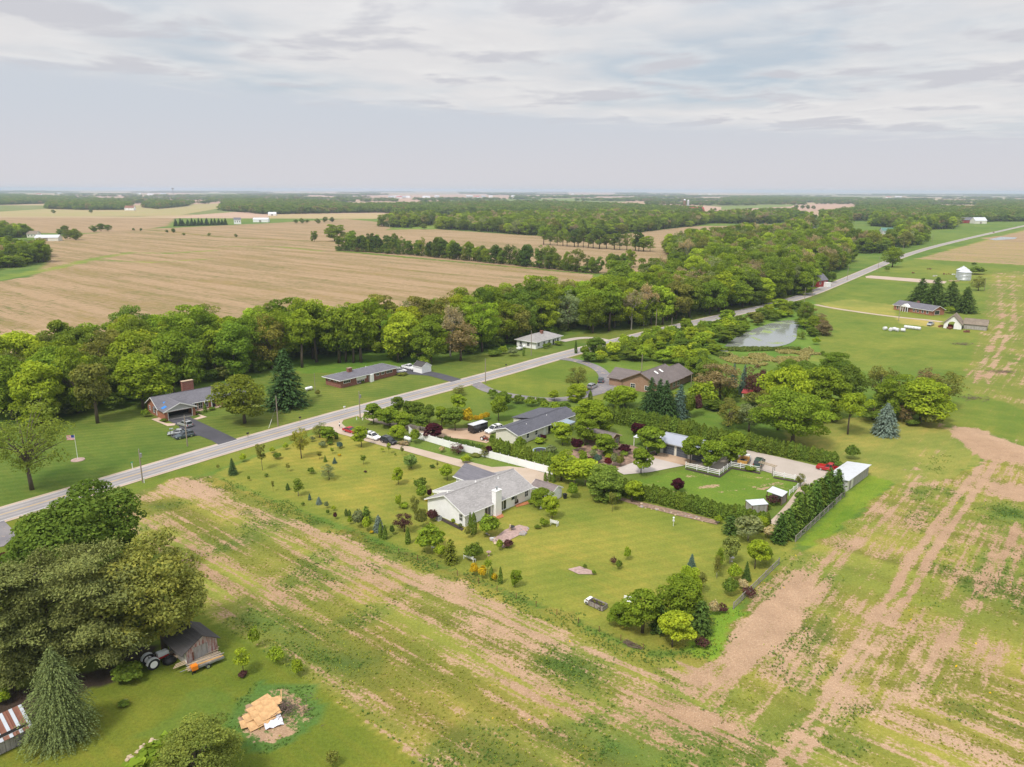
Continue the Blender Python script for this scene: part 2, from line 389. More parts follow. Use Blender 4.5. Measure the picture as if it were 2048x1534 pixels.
# --- far fields across the river
area([(-2000, 760), (-900, 600), (-300, 530), (0, 500), (120, 478), (290, 463), (440, 477), (700, 487), (668, 505), (1185, 548), (1150, 620), (1000, 645), (850, 690), (600, 700), (350, 710), (100, 760), (-300, 800), (-1500, 900)], (0.185, 0.155, 0.05), 0.60, 0.75, 0.0, jit=True)
area([(290, 463), (530, 450), (690, 440), (770, 447), (800, 452), (690, 487), (440, 477)], TAN, 0.66, 0.7, 0, jit=True)
area([(-1200, 448), (0, 440), (350, 440), (330, 458), (230, 470), (120, 473), (0, 472), (-1200, 500)], (0.24, 0.17, 0.09), 0.76, 0.6, 0)
area([(760, 462), (865, 459), (1060, 471), (1330, 475), (1350, 500), (1290, 505), (1090, 492), (1270, 548), (1190, 546), (960, 528), (670, 502), (690, 480)], TAN, 0.64, 0.7, 0, jit=True)
area([(1090, 491), (1340, 503), (1330, 520), (1270, 548), (1190, 546)], TAN, 0.66, 0.7, 0)
area([(1235, 468), (1380, 450), (1555, 447), (1545, 470), (1480, 476), (1340, 485)], (0.22, 0.20, 0.09), 0.68, 0.6, 0)
area([(760, 452), (862, 442), (885, 455), (868, 460), (790, 460)], (0.14, 0.20, 0.03), 0.2, 0.4)
area([(-1500, 610), (-200, 600), (60, 560), (95, 530), (60, 505), (-1500, 470)], (0.09, 0.15, 0.03), 0.1, 0.4)
# green swale winding over the big field
for line, wd_ in ((W([(-150, 590), (100, 545), (180, 525), (260, 510), (330, 512), (430, 505)]), 9.0), (W([(180, 525), (300, 530), (420, 522)]), 5.0), (W([(440, 497), (560, 497), (640, 505)]), 5.0)):
    d = segdist(JX, JY, line); k = np.clip(1 - d / wd_, 0, 1); soil -= k * 0.34 * (0.4 + n_mid); gcol[k > 0.2] = (0.16, 0.205, 0.035)
line = W([(230, 468), (290, 464), (440, 478), (700, 488)]); k = np.clip(1.6 - segdist(JX, JY, line) / 3.5, 0, 1); soil *= (1 - k)
# --- east side of the road: pastures, tan fields beyond
area([(1830, 512), (2048, 452), (2300, 420), (3600, 420), (3600, 540), (2300, 532), (2048, 523), (1900, 517)], (0.25, 0.225, 0.055), 0.56, 0.6, 1, jit=True)
area([(1960, 470), (2100, 450), (2300, 430), (2300, 462), (2048, 478)], (0.27, 0.23, 0.1), 0.78, 0.5, 1, jit=True)
area([(1630, 590), (1700, 556), (1830, 512), (2048, 523), (2600, 540), (4000, 560), (4000, 640), (1980, 560), (1960, 700), (1900, 830), (1700, 850), (1400, 760), (1400, 700), (1600, 700)], PAST, 0.10, 0.55, 1, jit=True)
area([(1640, 600), (1720, 560), (1860, 562), (1940, 600), (1790, 600), (1700, 592)], (0.115, 0.165, 0.024), 0.05, 0.3, 1)
area([(1640, 602), (1700, 594), (1790, 605), (1790, 630), (1660, 613)], (0.20, 0.22, 0.045), 0.1, 0.3, 1)
area([(1790, 628), (1880, 636), (1880, 650), (1800, 642)], (0.24, 0.24, 0.06), 0.2, 0.3)
area([(1985, 535), (2600, 545), (4000, 560), (4000, 900), (2600, 960), (2048, 880), (1890, 838), (1930, 740), (1965, 640), (1975, 570)], (0.150, 0.175, 0.032), 0.27, 0.95, 1, jit=True)
area([(1700, 830), (1880, 790), (1900, 760), (2048, 810), (2600, 900), (2048, 892), (1960, 850), (1890, 845)], (0.115, 0.165, 0.024), 0.12, 0.7, 1, jit=True)
# --- lots along the road, north side
area([(-600, 1250), (-600, 960), (-60, 860), (60, 850), (320, 800), (560, 750), (740, 728), (900, 722), (1040, 690), (1130, 672), (1340, 640), (1600, 580), (1760, 520), (1640, 590), (1100, 716), (628, 848), (280, 952), (0, 1042)], LAWN_N, 0.0, 0.25, 0.0, st=0.8)
area([(560, 720), (740, 700), (850, 700), (850, 740), (740, 745), (600, 750)], (0.085, 0.165, 0.020), 0, 0.2)
# --- south side
area([(-300, 1130), (280, 953), (628, 848), (722, 821), (1100, 717), (1360, 650), (1500, 625), (1450, 760), (1240, 800), (1000, 800), (700, 840), (430, 945), (230, 1010), (-100, 1110)], (0.118, 0.160, 0.022), 0.0, 0.3, 0.0)
area([(1150, 715), (1360, 652), (1600, 600), (1630, 600), (1640, 700), (1500, 790), (1240, 770)], (0.10, 0.18, 0.025), 0.1, 0.5)
area([(1160, 690), (1330, 690), (1640, 720), (1900, 770), (1880, 850), (1700, 860), (1690, 930), (1210, 840), (1240, 770)], (0.10, 0.16, 0.022), 0.08, 0.4)
area([(1600, 915), (1560, 850), (1700, 830), (1885, 838), (1980, 900), (1900, 955), (1790, 960), (1740, 945), (1690, 928)], (0.185, 0.205, 0.042), 0.17, 0.6, 1.0, st=0.35, jit=True)
area([(735, 836), (1000, 785), (1150, 815), (1216, 845), (1690, 930), (1693, 985), (1600, 1080), (1545, 1060), (1250, 990), (1100, 950), (838, 880), (790, 885), (700, 852)], (0.100, 0.148, 0.022), 0.0, 0.35, 0.0)
area([(1250, 965), (1375, 935), (1440, 950), (1465, 932), (1520, 940), (1610, 960), (1580, 990), (1540, 1010), (1490, 1010), (1390, 1000)], (0.100, 0.170, 0.020), 0.22, 0.75, 0.2)
MAIN = [(428, 952), (628, 872), (690, 868), (800, 898), (900, 925), (1105, 950), (1250, 992), (1545, 1060), (1600, 1082), (1470, 1220), (1390, 1300), (1300, 1300), (1160, 1240), (960, 1160), (760, 1080), (480, 975)]
area(MAIN, LAWN_M, 0.02, 0.32, 0.0, st=0.5)
area([(1600, 1086), (1693, 990), (1735, 945), (1790, 957), (1730, 1010), (1640, 1085), (1605, 1090)], (0.135, 0.205, 0.020), 0.0, 0.25, 1.0, st=0.3)
# --- the weedy field in front
FRONT = [(-400, 1150), (235, 1008), (330, 966), (425, 952), (480, 978), (760, 1084), (960, 1164), (1160, 1244), (1300, 1306), (1390, 1306), (1475, 1222), (1603, 1088), (1640, 1088), (1735, 1012), (1795, 957), (1900, 955), (1985, 903), (2048, 895), (2700, 960), (4200, 1100), (4200, 1900), (2200, 2300), (-200, 2300)]
fm = area(FRONT, FIELD, 0.40, 1.0, 0.0, jit=True)
east = fm & inpoly(JX, JY, W([(1390, 1300), (1604, 1088), (1800, 955), (2000, 900), (4200, 1100), (4200, 1500), (2100, 1330), (1800, 1420), (1500, 1480), (1400, 1400)]))
rsel[east] = 0.8; soil[east] = 0.41
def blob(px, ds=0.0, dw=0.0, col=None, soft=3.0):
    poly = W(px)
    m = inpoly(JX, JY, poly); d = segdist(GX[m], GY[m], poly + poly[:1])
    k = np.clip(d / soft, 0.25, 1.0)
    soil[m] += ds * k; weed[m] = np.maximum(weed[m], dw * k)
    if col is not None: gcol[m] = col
def track(px, wd_, ds):
    line = W(px); d = segdist(GX + (n_mid - 0.5) * 0.8, GY, line); k = np.clip(1.5 - d / wd_, 0, 1) * (0.55 + 0.9 * fbm(GX * .35, GY * .35, 3)); soil[:] += k * ds * np.clip(1.5 * fbm(GX * .13 + 5, GY * .13, 3), .35, 1.1); weed[:] *= (1 - k)
blob([(225, 1012), (330, 966), (425, 955), (490, 985), (440, 1003), (300, 1012)], 0.30)
blob([(430, 962), (760, 1086), (960, 1166), (1290, 1306), (1240, 1340), (900, 1215), (600, 1065), (420, 985)], 0.10)
blob([(620, 1040), (760, 1095), (960, 1172), (1270, 1300), (1330, 1350), (1290, 1420), (1100, 1340), (960, 1290), (800, 1190), (670, 1110)], 0.28, soft=6)
blob([(330, 1030), (470, 1040), (560, 1110), (700, 1190), (640, 1190), (420, 1080)], 0.07)
blob([(1280, 1325), (1400, 1305), (1480, 1225), (1610, 1100), (1650, 1160), (1590, 1300), (1480, 1400), (1400, 1440), (1300, 1400)], 0.42, soft=5)
blob([(1220, 1390), (1420, 1400), (1520, 1440), (1500, 1500), (1330, 1470), (1230, 1430)], 0.30)
blob([(1480, 1200), (1610, 1095), (1690, 1060), (1720, 1090), (1640, 1200), (1540, 1280)], 0.22)
blob([(1885, 842), (1960, 850), (2060, 885), (2300, 930), (2060, 925), (1950, 910), (1905, 875)], 0.75)
blob([(1960, 950), (2060, 965), (2200, 1000), (2060, 1000), (1980, 985)], 0.45)
blob([(1810, 860), (1890, 850), (1930, 930), (1830, 1000), (1790, 960)], 0.10)
blob([(420, 1240), (700, 1190), (880, 1290), (1000, 1400), (1150, 1534), (1300, 1700), (900, 1540), (640, 1350)], -0.14)
track([(1520, 1560), (1588, 1483), (1644, 1403), (1709, 1314), (1773, 1209), (1830, 1105), (1906, 1000), (1960, 930), (1985, 880)], 0.5, 0.6)
track([(1600, 1520), (1669, 1419), (1717, 1346), (1765, 1274), (1814, 1193), (1862, 1113), (1934, 1000), (1995, 915)], 0.5, 0.6)
track([(1781, 1403), (1830, 1371), (1878, 1298), (1943, 1210), (1991, 1129), (2040, 1040)], 0.9, 0.32)
track([(1995, 545), (2005, 640), (1975, 700), (1950, 760)], 0.8, 0.5); track([(2022, 545), (2030, 640), (1995, 700), (1975, 760)], 0.8, 0.5)
track([(2100, 640), (2048, 700), (2000, 740), (1960, 745)], 0.8, 0.4); track([(1900, 880), (1800, 1000), (1700, 1110), (1560, 1270)], 0.9, 0.2)
for pl in ([(455, 1222), (560, 1268), (640, 1278), (790, 1302), (792, 1330), (720, 1372), (800, 1440), (870, 1540), (905, 1550), (760, 1440), (620, 1352), (540, 1292), (452, 1242)],
           [(440, 1260), (480, 1200), (560, 1215), (700, 1270), (640, 1300), (560, 1290)],
           [(1050, 1302), (1110, 1266), (1250, 1322), (1240, 1352), (1232, 1420), (1150, 1402), (1040, 1342)],
           [(1290, 1312), (1345, 1318), (1390, 1385), (1370, 1408), (1320, 1370)], [(1130, 1440), (1250, 1430), (1320, 1470), (1470, 1500), (1490, 1550), (1150, 1560)],
           [(880, 1440), (1020, 1470), (1150, 1540), (950, 1560)], [(1820, 1330), (1960, 1400), (2090, 1440), (2090, 1480), (1900, 1430)],
           [(1592, 1090), (1655, 1100), (1622, 1142), (1560, 1212), (1490, 1204), (1500, 1172), (1550, 1150)], [(1805, 966), (1885, 966), (1880, 1000), (1815, 1002)],
           [(1950, 1000), (2000, 990), (2100, 1012), (2100, 1050), (1960, 1040)], [(1670, 1050), (1712, 1056), (1708, 1092), (1680, 1088)], [(1850, 1112), (1935, 1118), (1930, 1150), (1862, 1142)],
           [(1830, 1190), (1880, 1195), (1880, 1215), (1835, 1212)], [(250, 1020), (330, 1000), (400, 1000), (380, 1022), (300, 1040)], [(640, 1040), (760, 1090), (820, 1110), (780, 1112), (640, 1060)],
           [(470, 985), (620, 1045), (610, 1055), (460, 1000)], [(2020, 1130), (2120, 1140), (2120, 1190), (2030, 1180)], [(1290, 1290), (1420, 1270), (1400, 1310), (1300, 1316)], [(1860, 900), (1920, 905), (1900, 950), (1850, 930)]):
    blob(pl, -0.26, 1.0, None, 5.0)
# weeds of their own sowing
wn = fbm(U_ * .06 + 31, V_ * .10 + 7, 4); wm_ = np.clip((wn - .60) * 5, 0, .5) * fm * (soil < .62); weed = np.maximum(weed, wm_); gcol[fm] *= (1 - np.clip(weed[fm], 0, 1)[:, None] * np.array([.60, .34, .28])); gcol[fm] *= (1 + (rowV[fm] - .5) * .9)[:, None]
# ditch line of ranker grass just inside the field edge
k = np.clip(1.6 - segdist(JX, JY, W([(430, 962), (760, 1086), (960, 1166), (1290, 1304), (1390, 1300)])) / 1.6, 0, 1); soil -= 0.55 * k; weed = np.maximum(weed, 0.8 * k)
k = np.clip(1.5 - segdist(JX, JY, W([(1390, 1300), (1470, 1222)])) / 1.5, 0, 1); soil -= 0.6 * k; weed = np.maximum(weed, .7 * k); gcol[k > .4] = (0.12, 0.22, 0.02)
# bare scrapes in the paddock, by the barn, and in the south lawn
for pl in ([(1385, 972), (1420, 963), (1450, 966), (1440, 974), (1400, 977)], [(1430, 980), (1490, 972), (1560, 958), (1566, 962), (1490, 978), (1440, 985)], [(1360, 952), (1390, 950), (1390, 955), (1365, 957)], [(1510, 948), (1535, 950), (1530, 955)]):
    blob(pl, 0.5, 0, None, 0.8)
blob([(1830, 920), (1838, 918), (1820, 940), (1812, 938)], .55, 0, None, 1); blob([(1880, 850), (1935, 862), (1925, 875), (1890, 860)], .3)
# --- south-west lawn with sheds, and the yard of the house at the left edge
SW = [(-500, 1160), (-20, 1040), (30, 1032), (200, 1015), (330, 1120), (425, 1245), (540, 1310), (640, 1372), (780, 1480), (905, 1570), (1000, 1700), (-500, 2300)]
area(SW, LAWN_SW, 0.02, 0.38, 0.0)
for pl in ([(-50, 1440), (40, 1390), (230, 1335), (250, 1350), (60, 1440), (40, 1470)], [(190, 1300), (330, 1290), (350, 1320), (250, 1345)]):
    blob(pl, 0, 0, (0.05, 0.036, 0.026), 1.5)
blob([(290, 1480), (420, 1370), (470, 1400), (480, 1450), (380, 1530)], -0.1, 0.0, (0.108, 0.152, 0.022), 2)
_d = P(557, 1429); k = np.hypot((JX - _d[0]), (JY - _d[1]) * 0.93); gcol[k < 5.6] = (0.085, 0.15, 0.03); weed[k < 5.6] = 0.6; m = k < 4.4; soil[m] = 0.6; rough[m] = 1; weed[m] = .15
soil = np.clip(soil, 0, 1.1)
# broad colour drift
tint = (n_low - 0.5)[..., None]; gcol = gcol * (1 + tint * np.array([0.70, 0.30, 0.45])) * (1 + (n_mid - 0.5)[..., None] * np.array([.75, .4, .6]))
gcol = np.clip(gcol, 0.004, 0.6)
soil_tone = np.clip(n_low * 1.4 - 0.2, 0, 1)
nyy, nxx = GX.shape
idx = np.arange(nyy * nxx).reshape(nyy, nxx)
faces = np.stack([idx[:-1, :-1], idx[:-1, 1:], idx[1:, 1:], idx[1:, :-1]], -1).reshape(-1, 4)
relief = (fbm(GX * .5, GY * .5, 3) - .5) * .10 * np.clip(rough, 0, 1) * (GY < 400)
co = np.stack([GX, GY, relief], -1).reshape(-1, 3)
me = bpy.data.meshes.new('ground'); me.vertices.add(len(co)); me.vertices.foreach_set('co', co.ravel())
me.loops.add(faces.size); me.loops.foreach_set('vertex_index', faces.ravel())
me.polygons.add(len(faces)); me.polygons.foreach_set('loop_start', np.arange(0, faces.size, 4)); me.polygons.foreach_set('loop_total', np.full(len(faces), 4))
me.polygons.foreach_set('use_smooth', np.ones(len(faces), bool))
me.update(calc_edges=True)
def addattr(me, name, arr4):
    a = me.color_attributes.new(name, 'FLOAT_COLOR', 'POINT'); a.data.foreach_set('color', arr4.reshape(-1).astype(np.float32))
addattr(me, 'turf', np.concatenate([gcol, np.ones(GX.shape + (1,))], -1))
addattr(me, 'cover', np.stack([soil, rough, rsel, stripe], -1))
stub = np.where((GY > 330) & (rough < 0.9), 1.0, 0.0)
addattr(me, 'tone', np.stack([soil_tone, weed, stub, soil_tone], -1))

def ground_material():
    m, t = newmat('ground_cover'); p = pos(t)
    A = nd(t, 'ShaderNodeAttribute', attribute_name='turf').outputs['Color']
    cv = nd(t, 'ShaderNodeAttribute', attribute_name='cover'); s = nd(t, 'ShaderNodeSeparateColor'); t.links.new(cv.outputs['Color'], s.inputs[0])
    so_, ro, rs = s.outputs[0], s.outputs[1], s.outputs[2]; st = cv.outputs['Alpha']
    tn = nd(t, 'ShaderNodeSeparateColor'); t.links.new(nd(t, 'ShaderNodeAttribute', attribute_name='tone').outputs['Color'], tn.inputs[0])
    n1 = noise(t, p, 2.3, 4, 0.7); n2 = noise(t, p, 0.28, 3, 0.6); n3 = noise(t, p, 5.5, 1, 0.6)
    rv = noise(t, mapping(t, mapping(t, p, -YV), 0, (0.05, 0.85, 1)), 1.0, 3, 0.6)
    ru = noise(t, mapping(t, mapping(t, p, -YU), 0, (0.05, 0.85, 1)), 1.0, 3, 0.6)
    mixf = nd(t, 'ShaderNodeMix', data_type='FLOAT'); setin(t, mixf, 0, rs); setin(t, mixf, 2, rv); setin(t, mixf, 3, ru); row = mixf.outputs[0]
    big = noise(t, mapping(t, mapping(t, p, -YV), 0, (0.006, 0.07, 1)), 1.0, 3, 0.6); row = mth(t, 'ADD', mth(t, 'MULTIPLY', row, 0.6), mth(t, 'MULTIPLY', big, 0.4))
    var = mth(t, 'ADD', mth(t, 'MULTIPLY', mth(t, 'SUBTRACT', row, 0.5), 2.5), mth(t, 'ADD', mth(t, 'MULTIPLY', mth(t, 'SUBTRACT', n1, 0.5), 1.25), mth(t, 'MULTIPLY', mth(t, 'SUBTRACT', n2, 0.5), 0.7)))
    lev = mth(t, 'ADD', so_, mth(t, 'MULTIPLY', var, ro))
    f = smooth(t, lev, 0.38, 0.62)
    # turf: light and dark blades, yellowed patches, mower passes
    br = mth(t, 'ADD', 0.22, mth(t, 'ADD', mth(t, 'MULTIPLY', n1, 0.95), mth(t, 'ADD', mth(t, 'MULTIPLY', n3, 0.35), mth(t, 'MULTIPLY', n2, 0.30))))
    g = nd(t, 'ShaderNodeVectorMath', operation='SCALE'); t.links.new(A, g.inputs[0]); t.links.new(br, g.inputs['Scale'])
    yel = mixc(t, 1.0, g.outputs[0], (1.28, 1.03, 1.15), 'MULTIPLY')
    g2 = mixc(t, smooth(t, mth(t, 'ADD', mth(t, 'MULTIPLY', row, 0.6), mth(t, 'MULTIPLY', n2, 0.4)), 0.42, 0.70), g.outputs[0], yel)
    sx = nd(t, 'ShaderNodeSeparateXYZ'); t.links.new(mapping(t, p, -R(20)), sx.inputs[0])
    wob = mth(t, 'MULTIPLY', n2, 3.0)
    pas = mth(t, 'SINE', mth(t, 'ADD', mth(t, 'MULTIPLY', sx.outputs[1], 2.6), wob))
    g3 = mixc(t, mth(t, 'MULTIPLY', smooth(t, pas, -0.4, 0.6), mth(t, 'MULTIPLY', st, 0.22)), g2, mixc(t, 1.0, g2, (1.9, 1.6, 1.9), 'MULTIPLY'))
    # bare soil with crop residue
    sc1 = mixc(t, n2, (0.262, 0.160, 0.095), (0.372, 0.242, 0.150)); sc1 = mixc(t, smooth(t, tn.outputs[0], 0.2, 0.8), sc1, (0.385, 0.258, 0.168))
    sc1 = mixc(t, tn.outputs[2], sc1, mixc(t, smooth(t, big, 0.36, 0.62), (0.245, 0.170, 0.090), (0.312, 0.214, 0.122)))
    straw = smooth(t, n3, 0.56, 0.72); sc2 = mixc(t, mth(t, 'MULTIPLY', straw, 0.45), sc1, (0.62, 0.50, 0.34))
    dark = smooth(t, noise(t, p, 3.1, 2, 0.7), 0.58, 0.74); sc3 = mixc(t, mth(t, 'MULTIPLY', dark, 0.75), sc2, (0.20, 0.125, 0.08))
    sv = nd(t, 'ShaderNodeVectorMath', operation='SCALE'); t.links.new(sc3, sv.inputs[0]); t.links.new(mth(t, 'ADD', 0.50, mth(t, 'ADD', mth(t, 'MULTIPLY', n1, 0.6), mth(t, 'MULTIPLY', n2, 0.4))), sv.inputs['Scale'])
    col = mixc(t, f, g3, sv.outputs[0])
    h = mth(t, 'ADD', mth(t, 'MULTIPLY', n1, 0.7), mth(t, 'MULTIPLY', n3, 0.5))
    finish(t, col, 0.95, h, 0.55, 0.25, 0.1)
    return m
MAT['ground'] = ground_material()
me.materials.append(MAT['ground'])
ground = link(bpy.data.objects.new('ground', me)); tag(ground, 'open ground of lawns, weedy fields, bare soil and pasture', kind='structure')

# --- the plain beyond, to the horizon: a quilt of fields
def plain_material():
    m, t = newmat('far_fields'); p = pos(t)
    q = mapping(t, p, R(3), (1 / 420.0, 1 / 900.0, 1))
    v = nd(t, 'ShaderNodeTexVoronoi', distance='CHEBYCHEV'); t.links.new(q, v.inputs['Vector']); v.inputs['Scale'].default_value = 1.0; v.inputs['Randomness'].default_value = 0.8
    s = nd(t, 'ShaderNodeSeparateColor'); t.links.new(v.outputs['Color'], s.inputs[0])
    cr = nd(t, 'ShaderNodeValToRGB'); t.links.new(s.outputs[0], cr.inputs[0]); cr.color_ramp.interpolation = 'CONSTANT'
    el = cr.color_ramp.elements; el[0].color = (0.40, 0.27, 0.19, 1); el[0].position = 0
    for ps, c in ((0.28, (0.13, 0.17, 0.05)), (0.5, (0.37, 0.28, 0.17)), (0.66, (0.19, 0.21, 0.07)), (0.8, (0.44, 0.30, 0.23))):
        e = el.new(ps); e.color = c + (1,)
    el[-1].color = (0.10, 0.15, 0.05, 1)
    n = noise(t, p, 0.01, 4, 0.6)
    finish(t, mixc(t, smooth(t, n, 0.3, 0.7, 0, 0.4), cr.outputs[0], (0.30, 0.24, 0.13)), 1.0, spec=0.05)
    return m
plainm = plain_material()
b = MB(); Rr = 42000
ring = [(Rr * math.cos(2 * math.pi * i / 64), Rr * math.sin(2 * math.pi * i / 64), -0.35) for i in range(64)]
b.face(ring)
tag(b.build('plain', plainm), 'flat farmland stretching to the horizon', kind='structure')
def field_mat(name, c, c2):
    m, t = newmat(name); p = pos(t)
    n = noise(t, mapping(t, p, R(8), (0.004, 0.03, 1)), 1.0, 5, 0.6); n2 = noise(t, p, 0.05, 4, .6)
    finish(t, mixc(t, smooth(t, mth(t, 'ADD', mth(t, 'MULTIPLY', n, .6), mth(t, 'MULTIPLY', n2, .4)), 0.35, 0.65), c, c2), 1.0, spec=0.05); return m
FM = {'tan': field_mat('field_tan', (0.40, 0.29, 0.17), (0.32, 0.26, 0.13)), 'pink': field_mat('field_pink', (0.42, 0.28, 0.22), (0.36, 0.25, 0.18)), 'green': field_mat('field_green', (0.14, 0.19, 0.05), (0.19, 0.22, 0.07)), 'mix': field_mat('field_mix', (0.28, 0.27, 0.11), (0.36, 0.27, 0.15))}
for i, (kd, px) in enumerate([('mix', [(-400, 438), (0, 430), (260, 413), (438, 404), (440, 420), (350, 436), (0, 440), (-400, 447)]),
    ('pink', [(130, 410), (440, 402), (440, 411), (262, 416), (160, 418)]), ('pink', [(150, 397), (640, 390), (690, 398), (440, 408), (150, 408)]), ('tan', [(540, 432), (760, 428), (800, 436), (700, 442), (520, 446)]),
    ('pink', [(560, 394), (1060, 387), (1260, 392), (1240, 399), (900, 404), (640, 406)]), ('green', [(870, 400), (1240, 394), (1250, 402), (900, 406)]), ('pink', [(1080, 383.8), (1260, 383.8), (1250, 388), (1080, 389)]),
    ('pink', [(1400, 418), (1580, 407), (1720, 397), (1710, 405), (1640, 416), (1540, 432), (1420, 430)]), ('green', [(1440, 410), (1590, 404), (1580, 409), (1440, 417)]), ('tan', [(1850, 402), (1960, 396), (1950, 412), (1850, 408)]), ('tan', [(1380, 386), (1500, 385), (1500, 390), (1400, 391)]),
    ('green', [(1910, 441), (2100, 428), (2120, 440), (2000, 452), (1920, 452)])]):
    b = MB(); b.face([P(*q) + (-0.25 + 0.02 * i,) for q in px][::-1]); o = b.build('field', FM[kd]); tag(o, 'distant crop field', kind='structure')
    me_ = o.data
    if me_.polygons[0].normal.z < 0: me_.flip_normals()
# ================================================================== roads, drives, water
def sheet(name, pts, mat, z, kind='structure', label=None, world=False):
    q = pts if world else W(pts)
    a = sum(q[i][0] * q[(i + 1) % len(q)][1] - q[(i + 1) % len(q)][0] * q[i][1] for i in range(len(q)))
    if a < 0: q = q[::-1]
    b = MB(); b.face([(x, y, z) for x, y in q]); o = b.build(name, mat)
    return tag(o, label, kind=kind)
def offset_line(pts, d):
    r = []
    for i, p in enumerate(pts):
        a = pts[max(0, i - 1)]; c = pts[min(len(pts) - 1, i + 1)]
        dx, dy = c[0] - a[0], c[1] - a[1]; l = math.hypot(dx, dy); r.append((p[0] - dy / l * d, p[1] + dx / l * d))
    return r
def smooth_line(pts, k=2):
    for _ in range(k):
        r = [pts[0]]
        for a, b in zip(pts[:-1], pts[1:]):
            r += [(a[0] * .75 + b[0] * .25, a[1] * .75 + b[1] * .25), (a[0] * .25 + b[0] * .75, a[1] * .25 + b[1] * .75)]
        pts = r + [pts[-1]]
    return pts
def ribbon(name, line, wd, mat, z, thick=0.0, label=None):
    l, r = offset_line(line, wd / 2), offset_line(line, -wd / 2); b = MB(); n = len(line)
    b.v = [(x, y, z) for x, y in l] + [(x, y, z) for x, y in r]
    for i in range(n - 1): b.f.append((i, n + i, n + i + 1, i + 1)); b.mi.append(0)
    if thick:
        for s, off in ((1, 0), (-1, n)):
            k = len(b.v); b.v += [(b.v[off + i][0], b.v[off + i][1], z - thick) for i in range(n)]
            for i in range(n - 1):
                q = (off + i, off + i + 1, k + i + 1, k + i); b.f.append(q if s > 0 else q[::-1]); b.mi.append(0)
    return tag(b.build(name, mat), label, kind='structure')
def paving(name, c1, c2, crack, fine=6.0, spots=None):
    m, t = newmat(name); p = pos(t)
    a = noise(t, p, 0.12, 5, 0.6); g = noise(t, p, fine, 3, 0.7); md = noise(t, p, 0.9, 5, .65)
    c = mixc(t, smooth(t, a, 0.35, 0.65), c1, c2); c = mixc(t, smooth(t, g, 0.45, 0.75, 0, 0.35), c, crack)
    c = mixc(t, smooth(t, md, 0.55, 0.75, 0, 0.4), c, tuple(x * 0.75 for x in c1))
    if spots: c = mixc(t, smooth(t, noise(t, p, 0.5, 5, 0.7), 0.56, 0.62), c, spots)
    finish(t, c, 0.9, g, 0.3, 0.02, 0.2); return m
ASPH_ROAD = paving('road_chipseal', (0.285, 0.265, 0.26), (0.335, 0.31, 0.30), (0.21, 0.20, 0.20))
ASPH = paving('asphalt', (0.060, 0.058, 0.068), (0.078, 0.075, 0.088), (0.11, 0.105, 0.11))
ASPH_OLD = paving('asphalt_worn', (0.16, 0.15, 0.165), (0.23, 0.21, 0.21), (0.10, 0.095, 0.10), spots=(0.36, 0.28, 0.20))
GRAV = paving('gravel', (0.40, 0.315, 0.24), (0.46, 0.37, 0.295), (0.29, 0.215, 0.16), 8.0); GRAV2 = paving('gravel_pale', (0.385, 0.335, 0.29), (0.44, 0.38, 0.335), (0.33, 0.245, 0.17), 8.0); TANG = paving('gravel_tan', (0.40, 0.27, 0.18), (0.47, 0.34, 0.24), (0.33, 0.22, 0.15), 8.0)
CONC = paving('slab_concrete', (0.42, 0.37, 0.335), (0.47, 0.415, 0.38), (0.42, 0.36, 0.32))

_r = W([(280, 952.7), (475.7, 892.7), (628.4, 848.2), (722.5, 820.9), (1004, 745.5), (1098, 716.8), (1247, 677), (1420, 635), (1587, 597), (1690, 555), (1802.5, 505.8), (1900, 478), (2048, 444)])
d0 = Vector((_r[1][0] - _r[0][0], _r[1][1] - _r[0][1])).normalized(); d1 = Vector((_r[-1][0] - _r[-2][0], _r[-1][1] - _r[-2][1])).normalized()
_r = [(_r[0][0] - d0.x * 140, _r[0][1] - d0.y * 140)] + _r + [(_r[-1][0] + d1.x * 900, _r[-1][1] + d1.y * 900)]
ROAD = smooth_line(_r, 2)
ribbon('road', ROAD, 6.8, ASPH_ROAD, 0.09, 0.15, 'pale grey two lane country road running off to the right')
yl = paving('paint_yellow', (0.55, 0.33, 0.05), (0.48, 0.32, 0.10), (0.36, 0.30, 0.18)); wl = paving('paint_white_line', (0.62, 0.61, 0.60), (0.55, 0.53, 0.52), (0.4, .39, .38))
for off in (-0.13, 0.13): ribbon('centre_line', offset_line(ROAD, off), 0.11, yl, 0.095, label='worn yellow centre line on the road')
for off in (-3.15, 3.15): ribbon('edge_line', offset_line(ROAD, off), 0.12, wl, 0.095, label='worn white edge line on the road')
for off in (-3.85, 3.85): ribbon('road_shoulder', offset_line(ROAD, off), 0.95, GRAV, 0.070, label='gravel shoulder beside the road')

